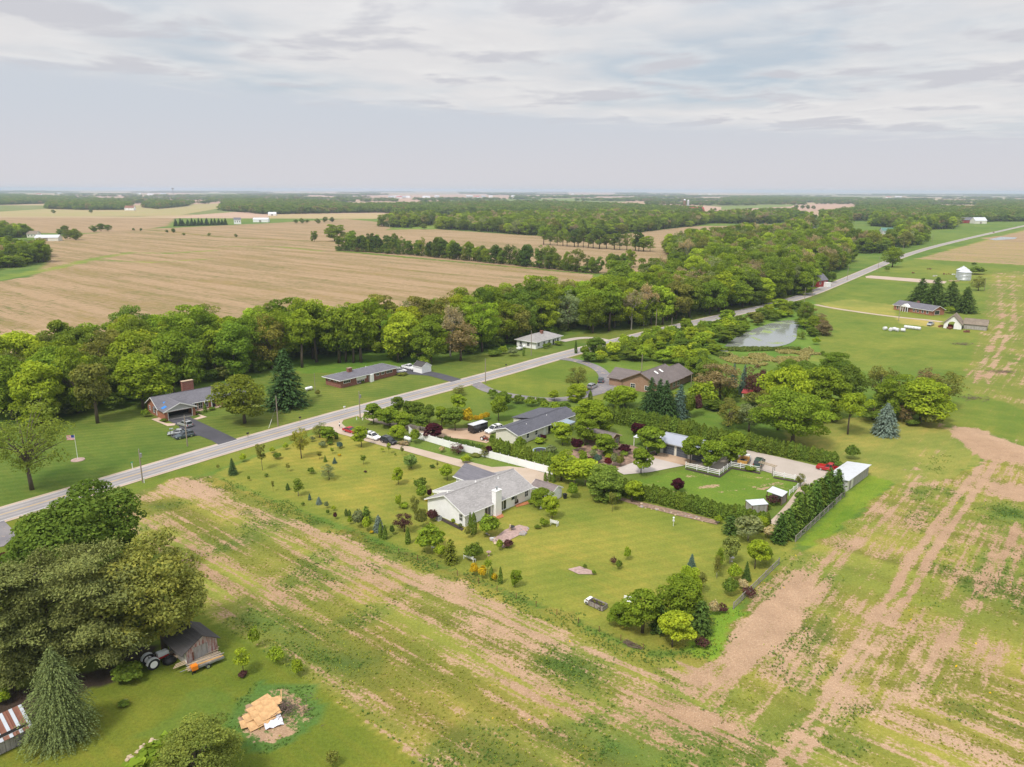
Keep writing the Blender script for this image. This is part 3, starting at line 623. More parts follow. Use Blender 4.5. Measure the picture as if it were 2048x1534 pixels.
tyr = paving('tyre_wear', (0.225, 0.212, 0.218), (0.27, 0.252, 0.255), (0.17, 0.163, 0.168))
for off in (-2.35, -0.85, 0.85, 2.35): ribbon('tyre_track', offset_line(ROAD, off), 0.62, tyr, 0.0925, label='darker wheel path worn along the road')
sheet('driveway', [(336.5, 846), (381, 838.2), (384, 841), (430, 862), (481, 885.5), (470, 892), (442, 897), (425, 886), (399, 876), (388, 877), (354, 884.5), (341, 877), (350, 868), (361, 859), (352, 853.7)], ASPH, 0.076, label='black asphalt driveway of the brick house with open garage')
sheet('driveway', [(774, 739), (787, 736.6), (815, 733), (844, 734), (856, 743), (885, 749), (925, 760), (903, 765.5), (875, 757.5), (856, 752.7), (814, 750), (783, 749.5)], ASPH, 0.076, label='black asphalt driveway curving past the white garden shed')
sheet('gravel_drive', [(640, 853), (690, 838), (684, 849), (691, 856), (733, 866), (794, 890), (826, 896), (901, 915), (985, 935), (1020, 933), (1060, 937), (1103, 950), (1098, 964), (1085, 988), (1062, 986), (1040, 962), (1000, 947), (940, 940), (900, 929), (805, 902), (770, 895), (707, 877.5), (680, 870.5), (661, 861)], GRAV, 0.072, label='tan gravel drive leading to the white house')
ribbon('gravel_drive', smooth_line(W([(722, 829), (745, 838), (790, 850), (840, 860), (870, 868)])), 4.2, GRAV, 0.068, label='gravel lane between two rows of round trees')
sheet('gravel_drive', [(846, 872), (856, 861), (935, 857), (977, 859), (990, 876), (974, 887), (937, 880), (890, 876)], TANG, 0.078, label='tan gravel court with the black trailer')
ribbon('driveway', smooth_line(W([(1115, 716), (1150, 719.5), (1180, 728), (1200, 738), (1212, 752), (1206, 772), (1182, 787), (1140, 797), (1090, 800), (1030, 793), (978, 783), (948, 766)])), 4.2, ASPH_OLD, 0.074, label='worn asphalt loop drive round the oval lawn')
sheet('driveway', [(1203, 742), (1230, 747), (1254, 750), (1246, 764), (1224, 781), (1185, 792), (1172, 785), (1198, 770)], ASPH_OLD, 0.080, label='worn asphalt parking court by the brown roofed house')
ribbon('gravel_drive', smooth_line(W([(1122, 682), (1160, 674.5), (1192, 675), (1228, 684)])), 4.0, GRAV2, 0.072, label='gravel lane beside the white hip roofed house')
ribbon('gravel_drive', smooth_line(W([(1630, 605), (1655, 610.5), (1720, 620), (1792, 629), (1850, 634), (1884, 638)])), 3.4, GRAV, 0.072, label='long gravel lane to the far brick ranch')
sheet('gravel_drive', [(1298, 916), (1323, 903), (1400, 911), (1455, 911), (1488, 896), (1560, 911), (1645, 930), (1684, 944), (1655, 966), (1622, 976), (1608, 958), (1547, 944.5), (1522, 936.5), (1463, 924), (1440, 942), (1373, 928)], GRAV2, 0.072, label='pale gravel yard behind the white rail fence')
sheet('gravel_drive', [(1296, 916), (1323, 903.5), (1375, 908), (1400, 918), (1376, 929)], TANG, 0.078, label='tan gravel apron before the grey garage doors')
sheet('concrete_slab', [(1228, 938), (1292, 915), (1309, 914.5), (1370, 929), (1300, 943), (1249, 948)], CONC, 0.086, label='pale concrete pad with brick edging')
ribbon('gravel_path', smooth_line(W([(1618, 962), (1600, 992), (1580, 1018), (1552, 1046)])), 2.6, GRAV, 0.068, label='gravel path between sheds and conifers')
sheet('driveway', [(-60, 1045), (4, 1043), (36, 1075), (10, 1100), (-80, 1120)], ASPH_OLD, 0.074, label='grey drive at the left edge by the road')
sheet('earth_strip', [(1729, 548), (1740, 546), (1862, 554), (1892, 557), (1888, 561), (1850, 560), (1731, 551)], paving('earth_pale', (0.40, 0.31, 0.25), (0.46, 0.36, 0.29), (0.3, .24, .2)), 0.06, label='bare earth foundation strip in the far pasture')
sheet('paved_walk', [(303, 844), (320, 840), (325, 844), (317, 846), (333, 852), (352, 852), (350, 856), (336, 857.5)], MAT['paver'], 0.09, label='tan paved walk left of the open garage')
sheet('paved_walk', [(385, 829), (393, 827), (400, 834), (415, 838.5), (395, 844), (387, 843), (403, 837)], MAT['paver'], 0.09, label='tan paved walk to the front door of the brick house')

def water_mat(name, algae):
    m, t = newmat(name); p = pos(t)
    b = nd(t, 'ShaderNodeBsdfPrincipled'); o = nd(t, 'ShaderNodeOutputMaterial')
    n = noise(t, p, 1.2, 3, 0.6); bn = nd(t, 'ShaderNodeBump'); bn.inputs['Strength'].default_value = 0.06; bn.inputs['Distance'].default_value = 0.05; setin(t, bn, 'Height', n)
    a = noise(t, p, 0.09, 6, 0.65, 0.4)
    f = smooth(t, a, 0.56, 0.64) if algae else 0.0
    setin(t, b, 'Base Color', mixc(t, f, (0.21, 0.22, 0.205), (0.19, 0.25, 0.07))); setin(t, b, 'Roughness', smooth(t, a, 0.56, 0.64, 0.06, 0.75) if algae else 0.1)
    b.inputs['Specular IOR Level'].default_value = 0.8; b.inputs['IOR'].default_value = 1.45
    t.links.new(bn.outputs[0], b.inputs['Normal']); t.links.new(b.outputs[0], o.inputs[0]); return m
WAT = water_mat('pond_water', True)
sheet('pond', smooth_line(W([(1448, 690), (1470, 672), (1492, 661), (1539, 643), (1572, 636), (1602, 639), (1592, 656), (1594, 674), (1575, 686), (1545, 691), (1502, 692.5), (1466, 691)]), 2), WAT, 0.12, label='farm pond with patches of green algae', world=True)
sheet('pond', W([(1437, 700), (1442, 695), (1453, 695), (1456, 700), (1446, 704)]), WAT, 0.12, label='small pool below the farm pond', world=True)
WR = water_mat('river_water', False)
sheet('river', [(1614, 480), (1618, 472), (1625, 460), (1621, 449), (1628, 446), (1634, 455), (1640, 464), (1641, 476)], WR, 0.15, label='river glinting between the far trees')
sheet('flood_pool', [(1975, 472), (2000, 467), (2032, 468), (2028, 471), (1990, 474)], WR, 0.15, label='shallow flood pool in the far tan field')
# ================================================================== plants
def leaf_material(name, use_random=False, trans=0.38, yel=0.55, fixed=None):
    m, t = newmat(name); o = nd(t, 'ShaderNodeOutputMaterial')
    oi = nd(t, 'ShaderNodeObjectInfo'); at = nd(t, 'ShaderNodeAttribute', attribute_name='leaf')
    s = nd(t, 'ShaderNodeSeparateColor'); t.links.new(at.outputs['Color'], s.inputs[0])
    if use_random:
        cr = nd(t, 'ShaderNodeValToRGB'); t.links.new(oi.outputs['Random'], cr.inputs[0]); el = cr.color_ramp.elements
        el[0].color = (0.10, 0.165, 0.035, 1); el[1].color = (0.26, 0.22, 0.11, 1)
        for ps, c in ((0.25, (0.15, 0.235, 0.04)), (0.45, (0.11, 0.19, 0.035)), (0.65, (0.19, 0.28, 0.045)), (0.80, (0.14, 0.21, 0.05)), (0.9, (0.19, 0.22, 0.07))):
            e = el.new(ps); e.color = c + (1,)
        base = cr.outputs[0]
    elif fixed:
        vv = nd(t, 'ShaderNodeVectorMath', operation='SCALE'); vv.inputs[0].default_value = fixed; t.links.new(mth(t, 'ADD', 0.78, mth(t, 'MULTIPLY', oi.outputs['Random'], 0.44)), vv.inputs['Scale']); base = vv.outputs[0]
    else: base = oi.outputs['Color']
    sc_ = mth(t, 'ADD', 0.62, mth(t, 'MULTIPLY', s.outputs[0], 0.76))
    v = nd(t, 'ShaderNodeVectorMath', operation='SCALE'); t.links.new(base, v.inputs[0]); t.links.new(sc_, v.inputs['Scale'])
    col = mixc(t, mth(t, 'MULTIPLY', s.outputs[1], yel), v.outputs[0], mixc(t, 1.0, v.outputs[0], (1.6, 1.22, 0.8), 'MULTIPLY'))
    d = nd(t, 'ShaderNodeBsdfDiffuse'); tr = nd(t, 'ShaderNodeBsdfTranslucent'); mx = nd(t, 'ShaderNodeMixShader'); mx.inputs[0].default_value = trans
    t.links.new(col, d.inputs[0]); t.links.new(mixc(t, 1.0, col, (1.3, 1.25, 0.7), 'MULTIPLY'), tr.inputs[0])
    t.links.new(d.outputs[0], mx.inputs[1]); t.links.new(tr.outputs[0], mx.inputs[2]); t.links.new(mx.outputs[0], o.inputs[0]); return m
LEAF = leaf_material('foliage'); LEAF_FAR = leaf_material('foliage_far', True); NEEDLE = leaf_material('needles', False, 0.15, 0.25)

def leaf_mesh(name, c, nrm, size, rs, mat, aspect=None, long_dir=None, tone=None):
    """one small four-sided leaf spray for every centre c, facing nrm"""
    n = len(c); nrm = nrm / (np.linalg.norm(nrm, axis=1, keepdims=True) + 1e-9)
    if long_dir is None: long_dir = rs.normal(size=(n, 3))
    a = long_dir - nrm * (long_dir * nrm).sum(1, keepdims=True); a /= np.linalg.norm(a, axis=1, keepdims=True) + 1e-9
    b = np.cross(nrm, a)
    size = np.asarray(size)[:, None] if np.ndim(size) else np.full((n, 1), size)
    asp = 0.62 if aspect is None else aspect
    a = a * size; b = b * size * asp; bend = nrm * size * 0.18
    v = np.stack([c - a, c - b * 1.0 + bend, c + a, c + b * 1.0 + bend], 1).reshape(-1, 3)
    f = np.arange(n * 4).reshape(n, 4)
    me = bpy.data.meshes.new(name); me.vertices.add(n * 4); me.vertices.foreach_set('co', v.ravel())
    me.loops.add(n * 4); me.loops.foreach_set('vertex_index', f.ravel())
    me.polygons.add(n); me.polygons.foreach_set('loop_start', np.arange(0, n * 4, 4)); me.polygons.foreach_set('loop_total', np.full(n, 4))
    me.update(calc_edges=True)
    k = np.zeros((n, 4)); k[:, 0] = rs.rand(n) if tone is None else tone[0]; k[:, 1] = rs.rand(n) ** 2 if tone is None else tone[1]; k[:, 3] = 1
    addattr(me, 'leaf', np.repeat(k, 4, 0)); me.materials.append(mat); return me
def unit(rs, n):
    v = rs.normal(size=(n, 3)); return v / np.linalg.norm(v, axis=1, keepdims=True)

def broadleaf(seed, rx=0.36, z0=0.18, z1=1.0, top=1.0, nclump=60, leaves=95, leaf=0.030, crad=0.125, fill=0.55, open_=0.0, limbs=9, trunk=0.022, bark='bark', flat=0.0, fork=0.28):
    """unit tree: 1 high. Uneven crown of leaf clumps at the ends of real limbs; returns (trunk mesh, crown mesh)"""
    rs = np.random.RandomState(seed); H0, H1 = z0, z1; cz = (H0 + H1) / 2; rz = (H1 - H0) / 2
    lob = unit(rs, 7); lobw = rs.uniform(0.0, 0.55, 7)
    cs = []
    while len(cs) < nclump:
        d = unit(rs, 1)[0]; r = rs.uniform(fill, 1.0) ** 0.6 * 0.86
        k = 1 - 0.30 + float(np.clip(lob @ d, 0, 1) ** 3 @ lobw) * 1.2
        p = d * r * k
        zz_ = p[2] * rz; wid = rx * (1.0 - flat * max(0, -p[2])) * (1 + (top - 1) * max(0, p[2]))
        cs.append((p[0] * wid, p[1] * wid, min(cz + zz_, H1 - crad * 0.4)))
    cs = np.array(cs); cr = crad * rs.uniform(0.45, 1.35, nclump)
    P_, N_, S_, T_ = [], [], [], []
    for c, r in zip(cs, cr):
        m = int(leaves * (r / crad) ** 2 * (1 - open_ * rs.rand())); d = unit(rs, m); d[:, 2] = np.abs(d[:, 2]) * rs.choice([1, 1, 1, -0.7], m)
        rr = rs.uniform(0.45, 1.0, m)[:, None] ** 0.5
        P_.append(c + d * rr * r * np.array([1.05, 1.05, 0.72])); N_.append(d * 0.9 + np.array([0, 0, 0.45]) + rs.normal(size=(m, 3)) * 0.55); S_.append(leaf * rs.uniform(0.6, 1.35, m))
        tn = rs.rand(); T_.append(np.stack([np.clip(rs.rand(m) * 0.7 + tn * 0.4 - .05, 0, 1), np.clip(rs.rand(m) ** 2 * .6 + tn * .35, 0, 1)], 1))
    T_ = np.concatenate(T_)
    crown = leaf_mesh('crown', np.concatenate(P_), np.concatenate(N_), np.concatenate(S_), rs, LEAF, tone=(T_[:, 0], T_[:, 1]))
    b = MB(); fz = fork; b.tube((0, 0, -0.01), (0.004, 0.003, fz), trunk * 1.25, trunk * 0.85, 7); tip = (0.01 * rs.normal(), 0.01 * rs.normal(), H0 + (H1 - H0) * 0.72)
    b.tube((0.004, 0.003, fz), tip, trunk * 0.8, trunk * 0.18, 6)
    far = np.argsort(-np.hypot(cs[:, 0], cs[:, 1]))[:max(limbs * 2, 1)]
    for i in far[::2][:limbs]:
        c = cs[i]; zb = fz + rs.rand() * max(0.02, (c[2] - fz)) * 0.5; k = min(1, (zb - fz) / max(1e-3, tip[2] - fz)); s_ = (tip[0] * k, tip[1] * k, zb)
        mid = (c[0] * .45, c[1] * .45, zb + (c[2] - zb) * 0.6); b.tube(s_, mid, trunk * .42, trunk * .26, 5, False); b.tube(mid, tuple(c), trunk * .26, trunk * .07, 5, False)
    return b.mesh('trunk', MAT[bark], True), crown
def spruce(seed, rx=0.24, z0=0.05, levels=34, per=11, droop=0.25, leaf=0.030, dens=8, irregular=0.12, power=0.85, mat=None):
    rs = np.random.RandomState(seed); P_, N_, S_, D_ = [], [], [], []
    for i in range(levels):
        z = z0 + (0.985 - z0) * (i / (levels - 1)) ** 0.92; q_ = (z - z0) / (1 - z0); R_ = rx * ((1 - q_) ** power if power > 0 else (1 - q_ ** 2.4) ** -power) + 0.012
        for j in range(max(4, int(per * (0.35 + R_ / rx)))):
            a = rs.rand() * 2 * math.pi; L = R_ * rs.uniform(1 - irregular * 2, 1 + irregular); m = max(2, int(dens * L / rx) + 2)
            t_ = np.linspace(0.25, 1, m); rad = t_ * L; zz_ = z - droop * rad * t_ + rs.normal() * 0.006
            p = np.stack([np.cos(a) * rad, np.sin(a) * rad, zz_], 1) + rs.normal(size=(m, 3)) * leaf * 0.35
            P_.append(p); D_.append(np.tile([math.cos(a), math.sin(a), -0.35], (m, 1)) + rs.normal(size=(m, 3)) * 0.25)
            N_.append(np.tile([math.cos(a) * .5, math.sin(a) * .5, 1.0], (m, 1)) + rs.normal(size=(m, 3)) * 0.45); S_.append(leaf * rs.uniform(0.7, 1.3, m))
    P_ = np.concatenate(P_); tone = np.clip(np.hypot(P_[:, 0], P_[:, 1]) / (rx * 1.05), 0, 1); tone = np.clip(rs.rand(len(P_)), 0, 1)
    crown = leaf_mesh('crown', P_, np.concatenate(N_), np.concatenate(S_), rs, mat or NEEDLE, 0.5, np.concatenate(D_), tone=(tone, rs.rand(len(P_)) ** 3))
    b = MB(); b.tube((0, 0, -0.01), (0, 0, 0.9), 0.018, 0.003, 6); return b.mesh('trunk', MAT['bark'], True), crown
def pine(seed, rx=0.34, leaf=0.0125):
    """old white pine: irregular tiers of feathery plates"""
    rs = np.random.RandomState(seed); P_, N_, S_, D_, T_ = [], [], [], [], []; b = MB(); b.tube((0, 0, -0.01), (0.01, 0, 0.93), 0.022, 0.005, 7)
    for i in range(46):
        z = 0.12 + 0.86 * (i / 45); a = rs.rand() * 2 * math.pi; L = rx * (0.35 + 0.75 * math.sin(math.pi * min(1, (1.04 - z) * 1.05)) ** 0.8) * rs.uniform(0.55, 1.1)
        end = np.array([math.cos(a) * L, math.sin(a) * L, z + L * rs.uniform(0.02, 0.22)]); b.tube((0.01 * z, 0, z), tuple(end), 0.006, 0.0015, 4, False)
        tn = rs.rand()
        for q in range(7):
            t_ = 0.35 + 0.65 * q / 6; c = np.array([0, 0, z]) * (1 - t_) + end * t_; c = c + rs.normal(size=3) * np.array([.03, .03, .008]); m = 105
            d = rs.normal(size=(m, 3)) * np.array([0.040, 0.040, 0.013]) * (0.6 + 0.6 * (1 - abs(t_ - .7))); P_.append(c + d); N_.append(np.tile([0.2 * math.cos(a), .2 * math.sin(a), 1.0], (m, 1)) + rs.normal(size=(m, 3)) * .6)
            D_.append(np.tile([math.cos(a), math.sin(a), 0.5], (m, 1)) + rs.normal(size=(m, 3)) * .6); S_.append(leaf * rs.uniform(.6, 1.3, m)); T_.append(np.stack([np.clip(rs.rand(m) * .7 + tn * .3, 0, 1), rs.rand(m) ** 2], 1))
    T_ = np.concatenate(T_)
    return b.mesh('trunk', MAT['bark'], True), leaf_mesh('crown', np.concatenate(P_), np.concatenate(N_), np.concatenate(S_), rs, NEEDLE, 0.38, np.concatenate(D_), tone=(T_[:, 0], T_[:, 1]))
def column(seed, rx=0.17, n=900, leaf=0.045, round_=0.55):
    """clipped evergreen column with a soft point"""
    rs = np.random.RandomState(seed); z = rs.uniform(0.0, 1.0, n) ** 0.9; a = rs.rand(n) * 2 * math.pi
    prof = np.minimum(1, (1.02 - z) / (1 - round_)) ** 0.75 * (0.86 + 0.14 * np.minimum(1, z * 5)); lump = 1 + 0.12 * np.sin(a * 3 + seed) * np.sin(z * 9) + rs.normal(size=n) * .07
    r = rx * prof * lump * rs.uniform(.78, 1.02, n); p = np.stack([np.cos(a) * r, np.sin(a) * r, z], 1)
    nr = np.stack([np.cos(a), np.sin(a), np.full(n, 0.35)], 1) + rs.normal(size=(n, 3)) * .5; D_ = np.tile([0, 0, 1.0], (n, 1)) + rs.normal(size=(n, 3)) * .35
    return leaf_mesh('shrub', p, nr, leaf * rs.uniform(.6, 1.3, n), rs, NEEDLE, .5, D_)
def mound(seed, n=1500, leaf=0.062, h=1.0, hollow=0.0, lumps=15):
    """shrub of unit radius .5 and unit height"""
    rs = np.random.RandomState(seed); lob = unit(rs, lumps); lob[:, 2] = np.abs(lob[:, 2]); d = unit(rs, n); d[:, 2] = np.abs(d[:, 2]) * rs.choice([1, 1, 1, -.35], n)
    k = (0.58 + 0.48 * np.max(np.clip(d @ lob.T, 0, 1) ** 9 * rs.uniform(.65, 1.15, lumps), axis=1)) * (1 + rs.normal(size=n) * .06); r = k * rs.uniform(.5, 1.0, n) ** .5
    p = np.stack([d[:, 0] * .5 * r, d[:, 1] * .5 * r, np.clip(.45 + d[:, 2] * .55 * r, .01, 2) * h], 1)
    return leaf_mesh('shrub', p, d + rs.normal(size=(n, 3)) * .55 + np.array([0, 0, .3]), leaf * rs.uniform(.6, 1.3, n), rs, LEAF)
def bare(seed, rx=0.34, leaf=0.014, nleaf=2600, bark='bark_pale'):
    """late-leafing tree: mostly pale branches with a thin haze of buds"""
    rs = np.random.RandomState(seed); b = MB(); tips = []
    def grow(p, d, L, r, dep):
        e = p + d * L; b.tube(tuple(p), tuple(e), r, r * .62, 5 if dep < 2 else 3, False)
        if dep >= 4: tips.append(e); return
        for _ in range(3 if dep else 6):
            nd_ = d + unit(rs, 1)[0] * (0.62 if dep else .55); nd_[2] += .12; nd_ /= np.linalg.norm(nd_); grow(p + d * L * rs.uniform(.55, 1), nd_, L * rs.uniform(.58, .8), r * .52, dep + 1)
    grow(np.array([0, 0, -0.01]), np.array([0, 0, 1.0]), 0.36, 0.020, 0)
    tips = np.array(tips); s = 1.0 / tips[:, 2].max(); sx = rx / np.percentile(np.hypot(tips[:, 0], tips[:, 1]), 96)
    b.v = [(x * (sx if z > .05 else 1), y * (sx if z > .05 else 1), z * s) for x, y, z in b.v]; tips = tips * np.array([sx, sx, s])
    i = rs.randint(0, len(tips), nleaf); c = tips[i] + rs.normal(size=(nleaf, 3)) * .026
    return b.mesh('trunk', MAT[bark], True), leaf_mesh('crown', c, rs.normal(size=(nleaf, 3)), leaf * rs.uniform(.6, 1.4, nleaf), rs, LEAF)
def weeping(seed):
    return broadleaf(seed, rx=.36, z0=.05, nclump=46, leaves=70, leaf=.03, crad=.13, fill=.7)

PROTO = {
    'oak': [broadleaf(21, .42, .03, nclump=74, leaves=165, leaf=.019, crad=.115), broadleaf(22, .39, .05, nclump=68, leaves=165, leaf=.019, crad=.12), broadleaf(23, .44, .06, nclump=80, leaves=155, leaf=.019, crad=.11), broadleaf(27, .38, .02, nclump=70, leaves=160, leaf=.019, crad=.12)],
    'tall': [broadleaf(31, .26, .17, nclump=58, leaves=110, leaf=.021, crad=.095, fork=.4), broadleaf(32, .24, .30, nclump=50, leaves=110, leaf=.021, crad=.098, fork=.45), broadleaf(33, .29, .20, nclump=60, leaves=105, leaf=.022, crad=.10, fork=.35)],
    'maple': [broadleaf(41, .39, .04, nclump=80, leaves=170, leaf=.021, crad=.115, trunk=.018, fork=.2), broadleaf(42, .36, .06, nclump=74, leaves=170, leaf=.021, crad=.12, trunk=.018, fork=.2)],
    'giant': [broadleaf(45, .40, .04, nclump=130, leaves=260, leaf=.0125, crad=.10, trunk=.02, fork=.22), broadleaf(46, .37, .04, nclump=110, leaves=230, leaf=.0125, crad=.10, open_=.4, trunk=.018, fork=.25, limbs=16)],
    'loose': [broadleaf(51, .36, .10, nclump=60, leaves=80, leaf=.020, crad=.11, open_=.5, limbs=16, fork=.25), broadleaf(52, .33, .12, nclump=56, leaves=76, leaf=.020, crad=.11, open_=.5, limbs=16, fork=.28)],
    'sapling': [broadleaf(61, .20, .30, nclump=20, leaves=34, leaf=.040, crad=.11, open_=.5, limbs=8, trunk=.012, fork=.35), broadleaf(62, .24, .35, nclump=18, leaves=42, leaf=.045, crad=.12, open_=.4, limbs=8, trunk=.013, fork=.4)],
    'birch': [broadleaf(65, .20, .22, nclump=34, leaves=46, leaf=.030, crad=.10, open_=.4, limbs=8, trunk=.014, bark='bark_pale', fork=.35)],
    'lollipop': [broadleaf(71, .32, .24, nclump=46, leaves=120, leaf=.034, crad=.125, trunk=.017, fork=.32), broadleaf(72, .35, .20, nclump=50, leaves=115, leaf=.034, crad=.125, trunk=.017, fork=.3)],
    'flat': [broadleaf(81, .48, .45, nclump=50, leaves=80, leaf=.028, crad=.13, flat=.5, limbs=14, fork=.4)],
    'bare': [bare(91), bare(92, .38), bare(93, .30)],
    'spruce': [spruce(101, .24, .05, 46, 15, .25, .020, 11), spruce(102, .27, .04, 46, 15, .3, .020, 11), spruce(103, .22, .06, 44, 15, .22, .020, 11)],
    'fir': [spruce(107, .36, .02, 60, 26, .6, .0125, 17, .3, -.85)],
    'airy': [broadleaf(47, .42, .10, nclump=95, leaves=95, leaf=.0115, crad=.09, open_=.5, limbs=26, trunk=.02, fork=.26), broadleaf(48, .38, .04, nclump=120, leaves=210, leaf=.012, crad=.09, open_=.4, limbs=22, trunk=.018, fork=.3)],
    'globespruce': [spruce(106, .50, .03, 34, 20, .12, .034, 13, .1, .62)],
    'pine': [pine(111), pine(112, .38)],
    'cypress': [spruce(121, .20, .02, 30, 10, -.35, .04, 6, .2, .6), spruce(122, .23, .02, 30, 10, -.3, .04, 6, .22, .55)],
    'column': [(None, column(131)), (None, column(132, .20)), (None, column(133, .15, round_=.3))],
    'mound': [(None, mound(141)), (None, mound(142, 1500, lumps=11)), (None, mound(143, 1300, .07, lumps=19)), (None, mound(144, 1400))],
    'thin': [(None, mound(146, 330, .07))],
}
COL = dict(green=(0.185, 0.275, 0.03), bright=(0.255, 0.355, 0.032), lime=(0.3038, 0.405, 0.0351), mid=(0.14, 0.215, 0.034), dark=(0.088, 0.145, 0.03), deep=(0.0567, 0.1107, 0.0351), olive=(0.19, 0.215, 0.052), grey=(0.2025, 0.2497, 0.1148),
           blue=(0.1823, 0.2497, 0.2093), bluedark=(0.108, 0.1755, 0.135), maroon=(0.066, 0.0176, 0.0286), plum=(0.1013, 0.0486, 0.0486), tan=(0.36, 0.31, 0.19), brown=(0.235, 0.2, 0.1), yellow=(0.441, 0.3465, 0.021), gold=(0.50, 0.39, 0.025), needle=(0.0837, 0.135, 0.0459), hedge=(0.1283, 0.189, 0.027), pineg=(0.185, 0.220, 0.072), cream=(0.462, 0.418, 0.242), red=(0.405, 0.0945, 0.0405))
CATS = dict(giant='tree', fir='conifer', airy='tree', oak='tree', tall='tree', maple='tree', loose='tree', sapling='sapling', birch='tree', lollipop='tree', flat='tree', bare='tree', spruce='conifer', globespruce='conifer', pine='conifer', cypress='conifer', column='evergreen', mound='shrub', thin='shrub')
NAMES = dict(giant='broadleaf_tree', fir='fir_tree', airy='broadleaf_tree', oak='broadleaf_tree', tall='broadleaf_tree', maple='maple_tree', loose='broadleaf_tree', sapling='sapling', birch='birch_tree', lollipop='ornamental_tree', flat='broadleaf_tree', bare='sycamore_tree', spruce='spruce_tree', globespruce='blue_spruce', pine='pine_tree', cypress='conifer_tree', column='arborvitae', mound='shrub', thin='shrub')
UNITR = dict(giant=.38, fir=.38, airy=.40, oak=.40, tall=.27, maple=.37, loose=.36, sapling=.24, birch=.2, lollipop=.33, flat=.48, bare=.34, spruce=.25, globespruce=.5, pine=.36, cypress=.23, column=.18, mound=.5, thin=.5)
prng = random.Random(5)
def plant_at(kind, x, y, h, wd, col, label, group=None, var=0.12, i=None, z=0.0):
    trunk, crown = PROTO[kind][prng.randrange(len(PROTO[kind])) if i is None else i % len(PROTO[kind])]
    c = COL[col] if isinstance(col, str) else col
    k = 1 + prng.uniform(-var, var); hu = prng.uniform(-var, var) * .6
    rgb = (min(1, c[0] * k * (1 + hu)), min(1, c[1] * k), min(1, c[2] * k * (1 - hu)), 1)
    s = (wd / 2 / UNITR[kind], wd / 2 / UNITR[kind], h); rz = prng.uniform(0, 6.28)
    if trunk is None:
        o = bpy.data.objects.new(NAMES[kind], crown); link(o); o.location = (x, y, z); o.rotation_euler = (prng.uniform(-.03, .03), prng.uniform(-.03, .03), rz); o.scale = s; o.color = rgb
        return tag(o, label, CATS[kind], group)
    e = empty(NAMES[kind], (x, y, z), rz, label, CATS[kind], group); e.scale = s; e.rotation_euler = (prng.uniform(-.03, .03), prng.uniform(-.03, .03), rz)
    t = bpy.data.objects.new('trunk', trunk); link(t, e); cr = bpy.data.objects.new('crown', crown); link(cr, e); cr.color = rgb
    return e
def plant(kind, px, pb, pt, wpx, col, label, group=None, **k):
    x, y = P(px, pb); h = HT(px, pb, pt); return plant_at(kind, x, y, max(.3, h), max(.3, wpx / SC(px, pb)), col, label, group, **k)
# ================================================================== buildings
def on_wall(side, L, Wd):
    """(a, d, z) on a wall -> local xyz; a runs along the wall, d is outwards"""
    return {'y0': lambda a, d, z: (a, -d, z), 'yW': lambda a, d, z: (L - a, Wd + d, z), 'x0': lambda a, d, z: (-d, Wd - a, z), 'xL': lambda a, d, z: (L + d, a, z)}[side]
def wbox(b, f, a0, a1, d0, d1, z0, z1):
    p = [f(a0, d0, z0), f(a1, d0, z0), f(a1, d1, z0), f(a0, d1, z0), f(a0, d0, z1), f(a1, d0, z1), f(a1, d1, z1), f(a0, d1, z1)]
    return b.hexa([p[3], p[2], p[1], p[0], p[7], p[6], p[5], p[4]])
def window(par, f, a, z, wd, h, frame='white_paint', glass='glass_dark', shut=None, bars=(1, 1)):
    b = MB(); t = 0.09
    wbox(b, f, a - t, a + wd + t, 0.0, 0.07, z - t, z); wbox(b, f, a - t, a + wd + t, 0, .07, z + h, z + h + t)
    wbox(b, f, a - t, a, 0, .065, z, z + h); wbox(b, f, a + wd, a + wd + t, 0, .065, z, z + h)
    for i in range(1, bars[0] + 1):
        if bars[0] > 0: q = a + wd * i / (bars[0] + 1); wbox(b, f, q - .025, q + .025, .03, .055, z, z + h)
    for i in range(1, bars[1] + 1): q = z + h * i / (bars[1] + 1); wbox(b, f, a, a + wd, .03, .06, q - .025, q + .025)
    o = b.build('window', MAT[frame], par)
    g = MB(); wbox(g, f, a, a + wd, .004, .03, z, z + h); g.build('pane', MAT[glass], o)
    if shut:
        for s in (-1, 1):
            c = a + wd / 2 + s * (wd / 2 + .32); q = MB(); wbox(q, f, c - .2, c + .2, 0.003, .05, z - .05, z + h + .05); q.build('shutter', MAT[shut], par)
    return o
def door(par, f, a, wd, h, mat='white_paint', glass=False):
    b = MB(); wbox(b, f, a, a + wd, .003, .06, 0.12, h); o = b.build('door', MAT[mat], par)
    b = MB(); wbox(b, f, a + wd - .16, a + wd - .08, .06, .11, 1.0, 1.08); b.build('handle', MAT['steel'], o)
    if glass: b = MB(); wbox(b, f, a + .15, a + wd - .15, .061, .07, .9, h - .2); b.build('pane', MAT['glass_dark'], o)
    return o
def garage_door(par, f, a, wd, h, mat, rows=4, lights=0):
    b = MB(); t = .12; wbox(b, f, a - t, a, 0, .08, 0, h); wbox(b, f, a + wd, a + wd + t, 0, .08, 0, h); wbox(b, f, a - t, a + wd + t, 0, .085, h, h + t); o = b.build('garage_door', MAT['trim_grey'], par)
    for i in range(rows):
        b = MB(); wbox(b, f, a, a + wd, .004, .045, h * i / rows + .015, h * (i + 1) / rows - .015); b.build('door_panel', MAT[mat], o)
    for i in range(lights):
        q = a + wd * (i + .22) / lights; b = MB(); wbox(b, f, q, q + wd / lights * .56, .046, .055, h * .62, h * .72); b.build('pane', MAT['glass_dark'], o)
    return o
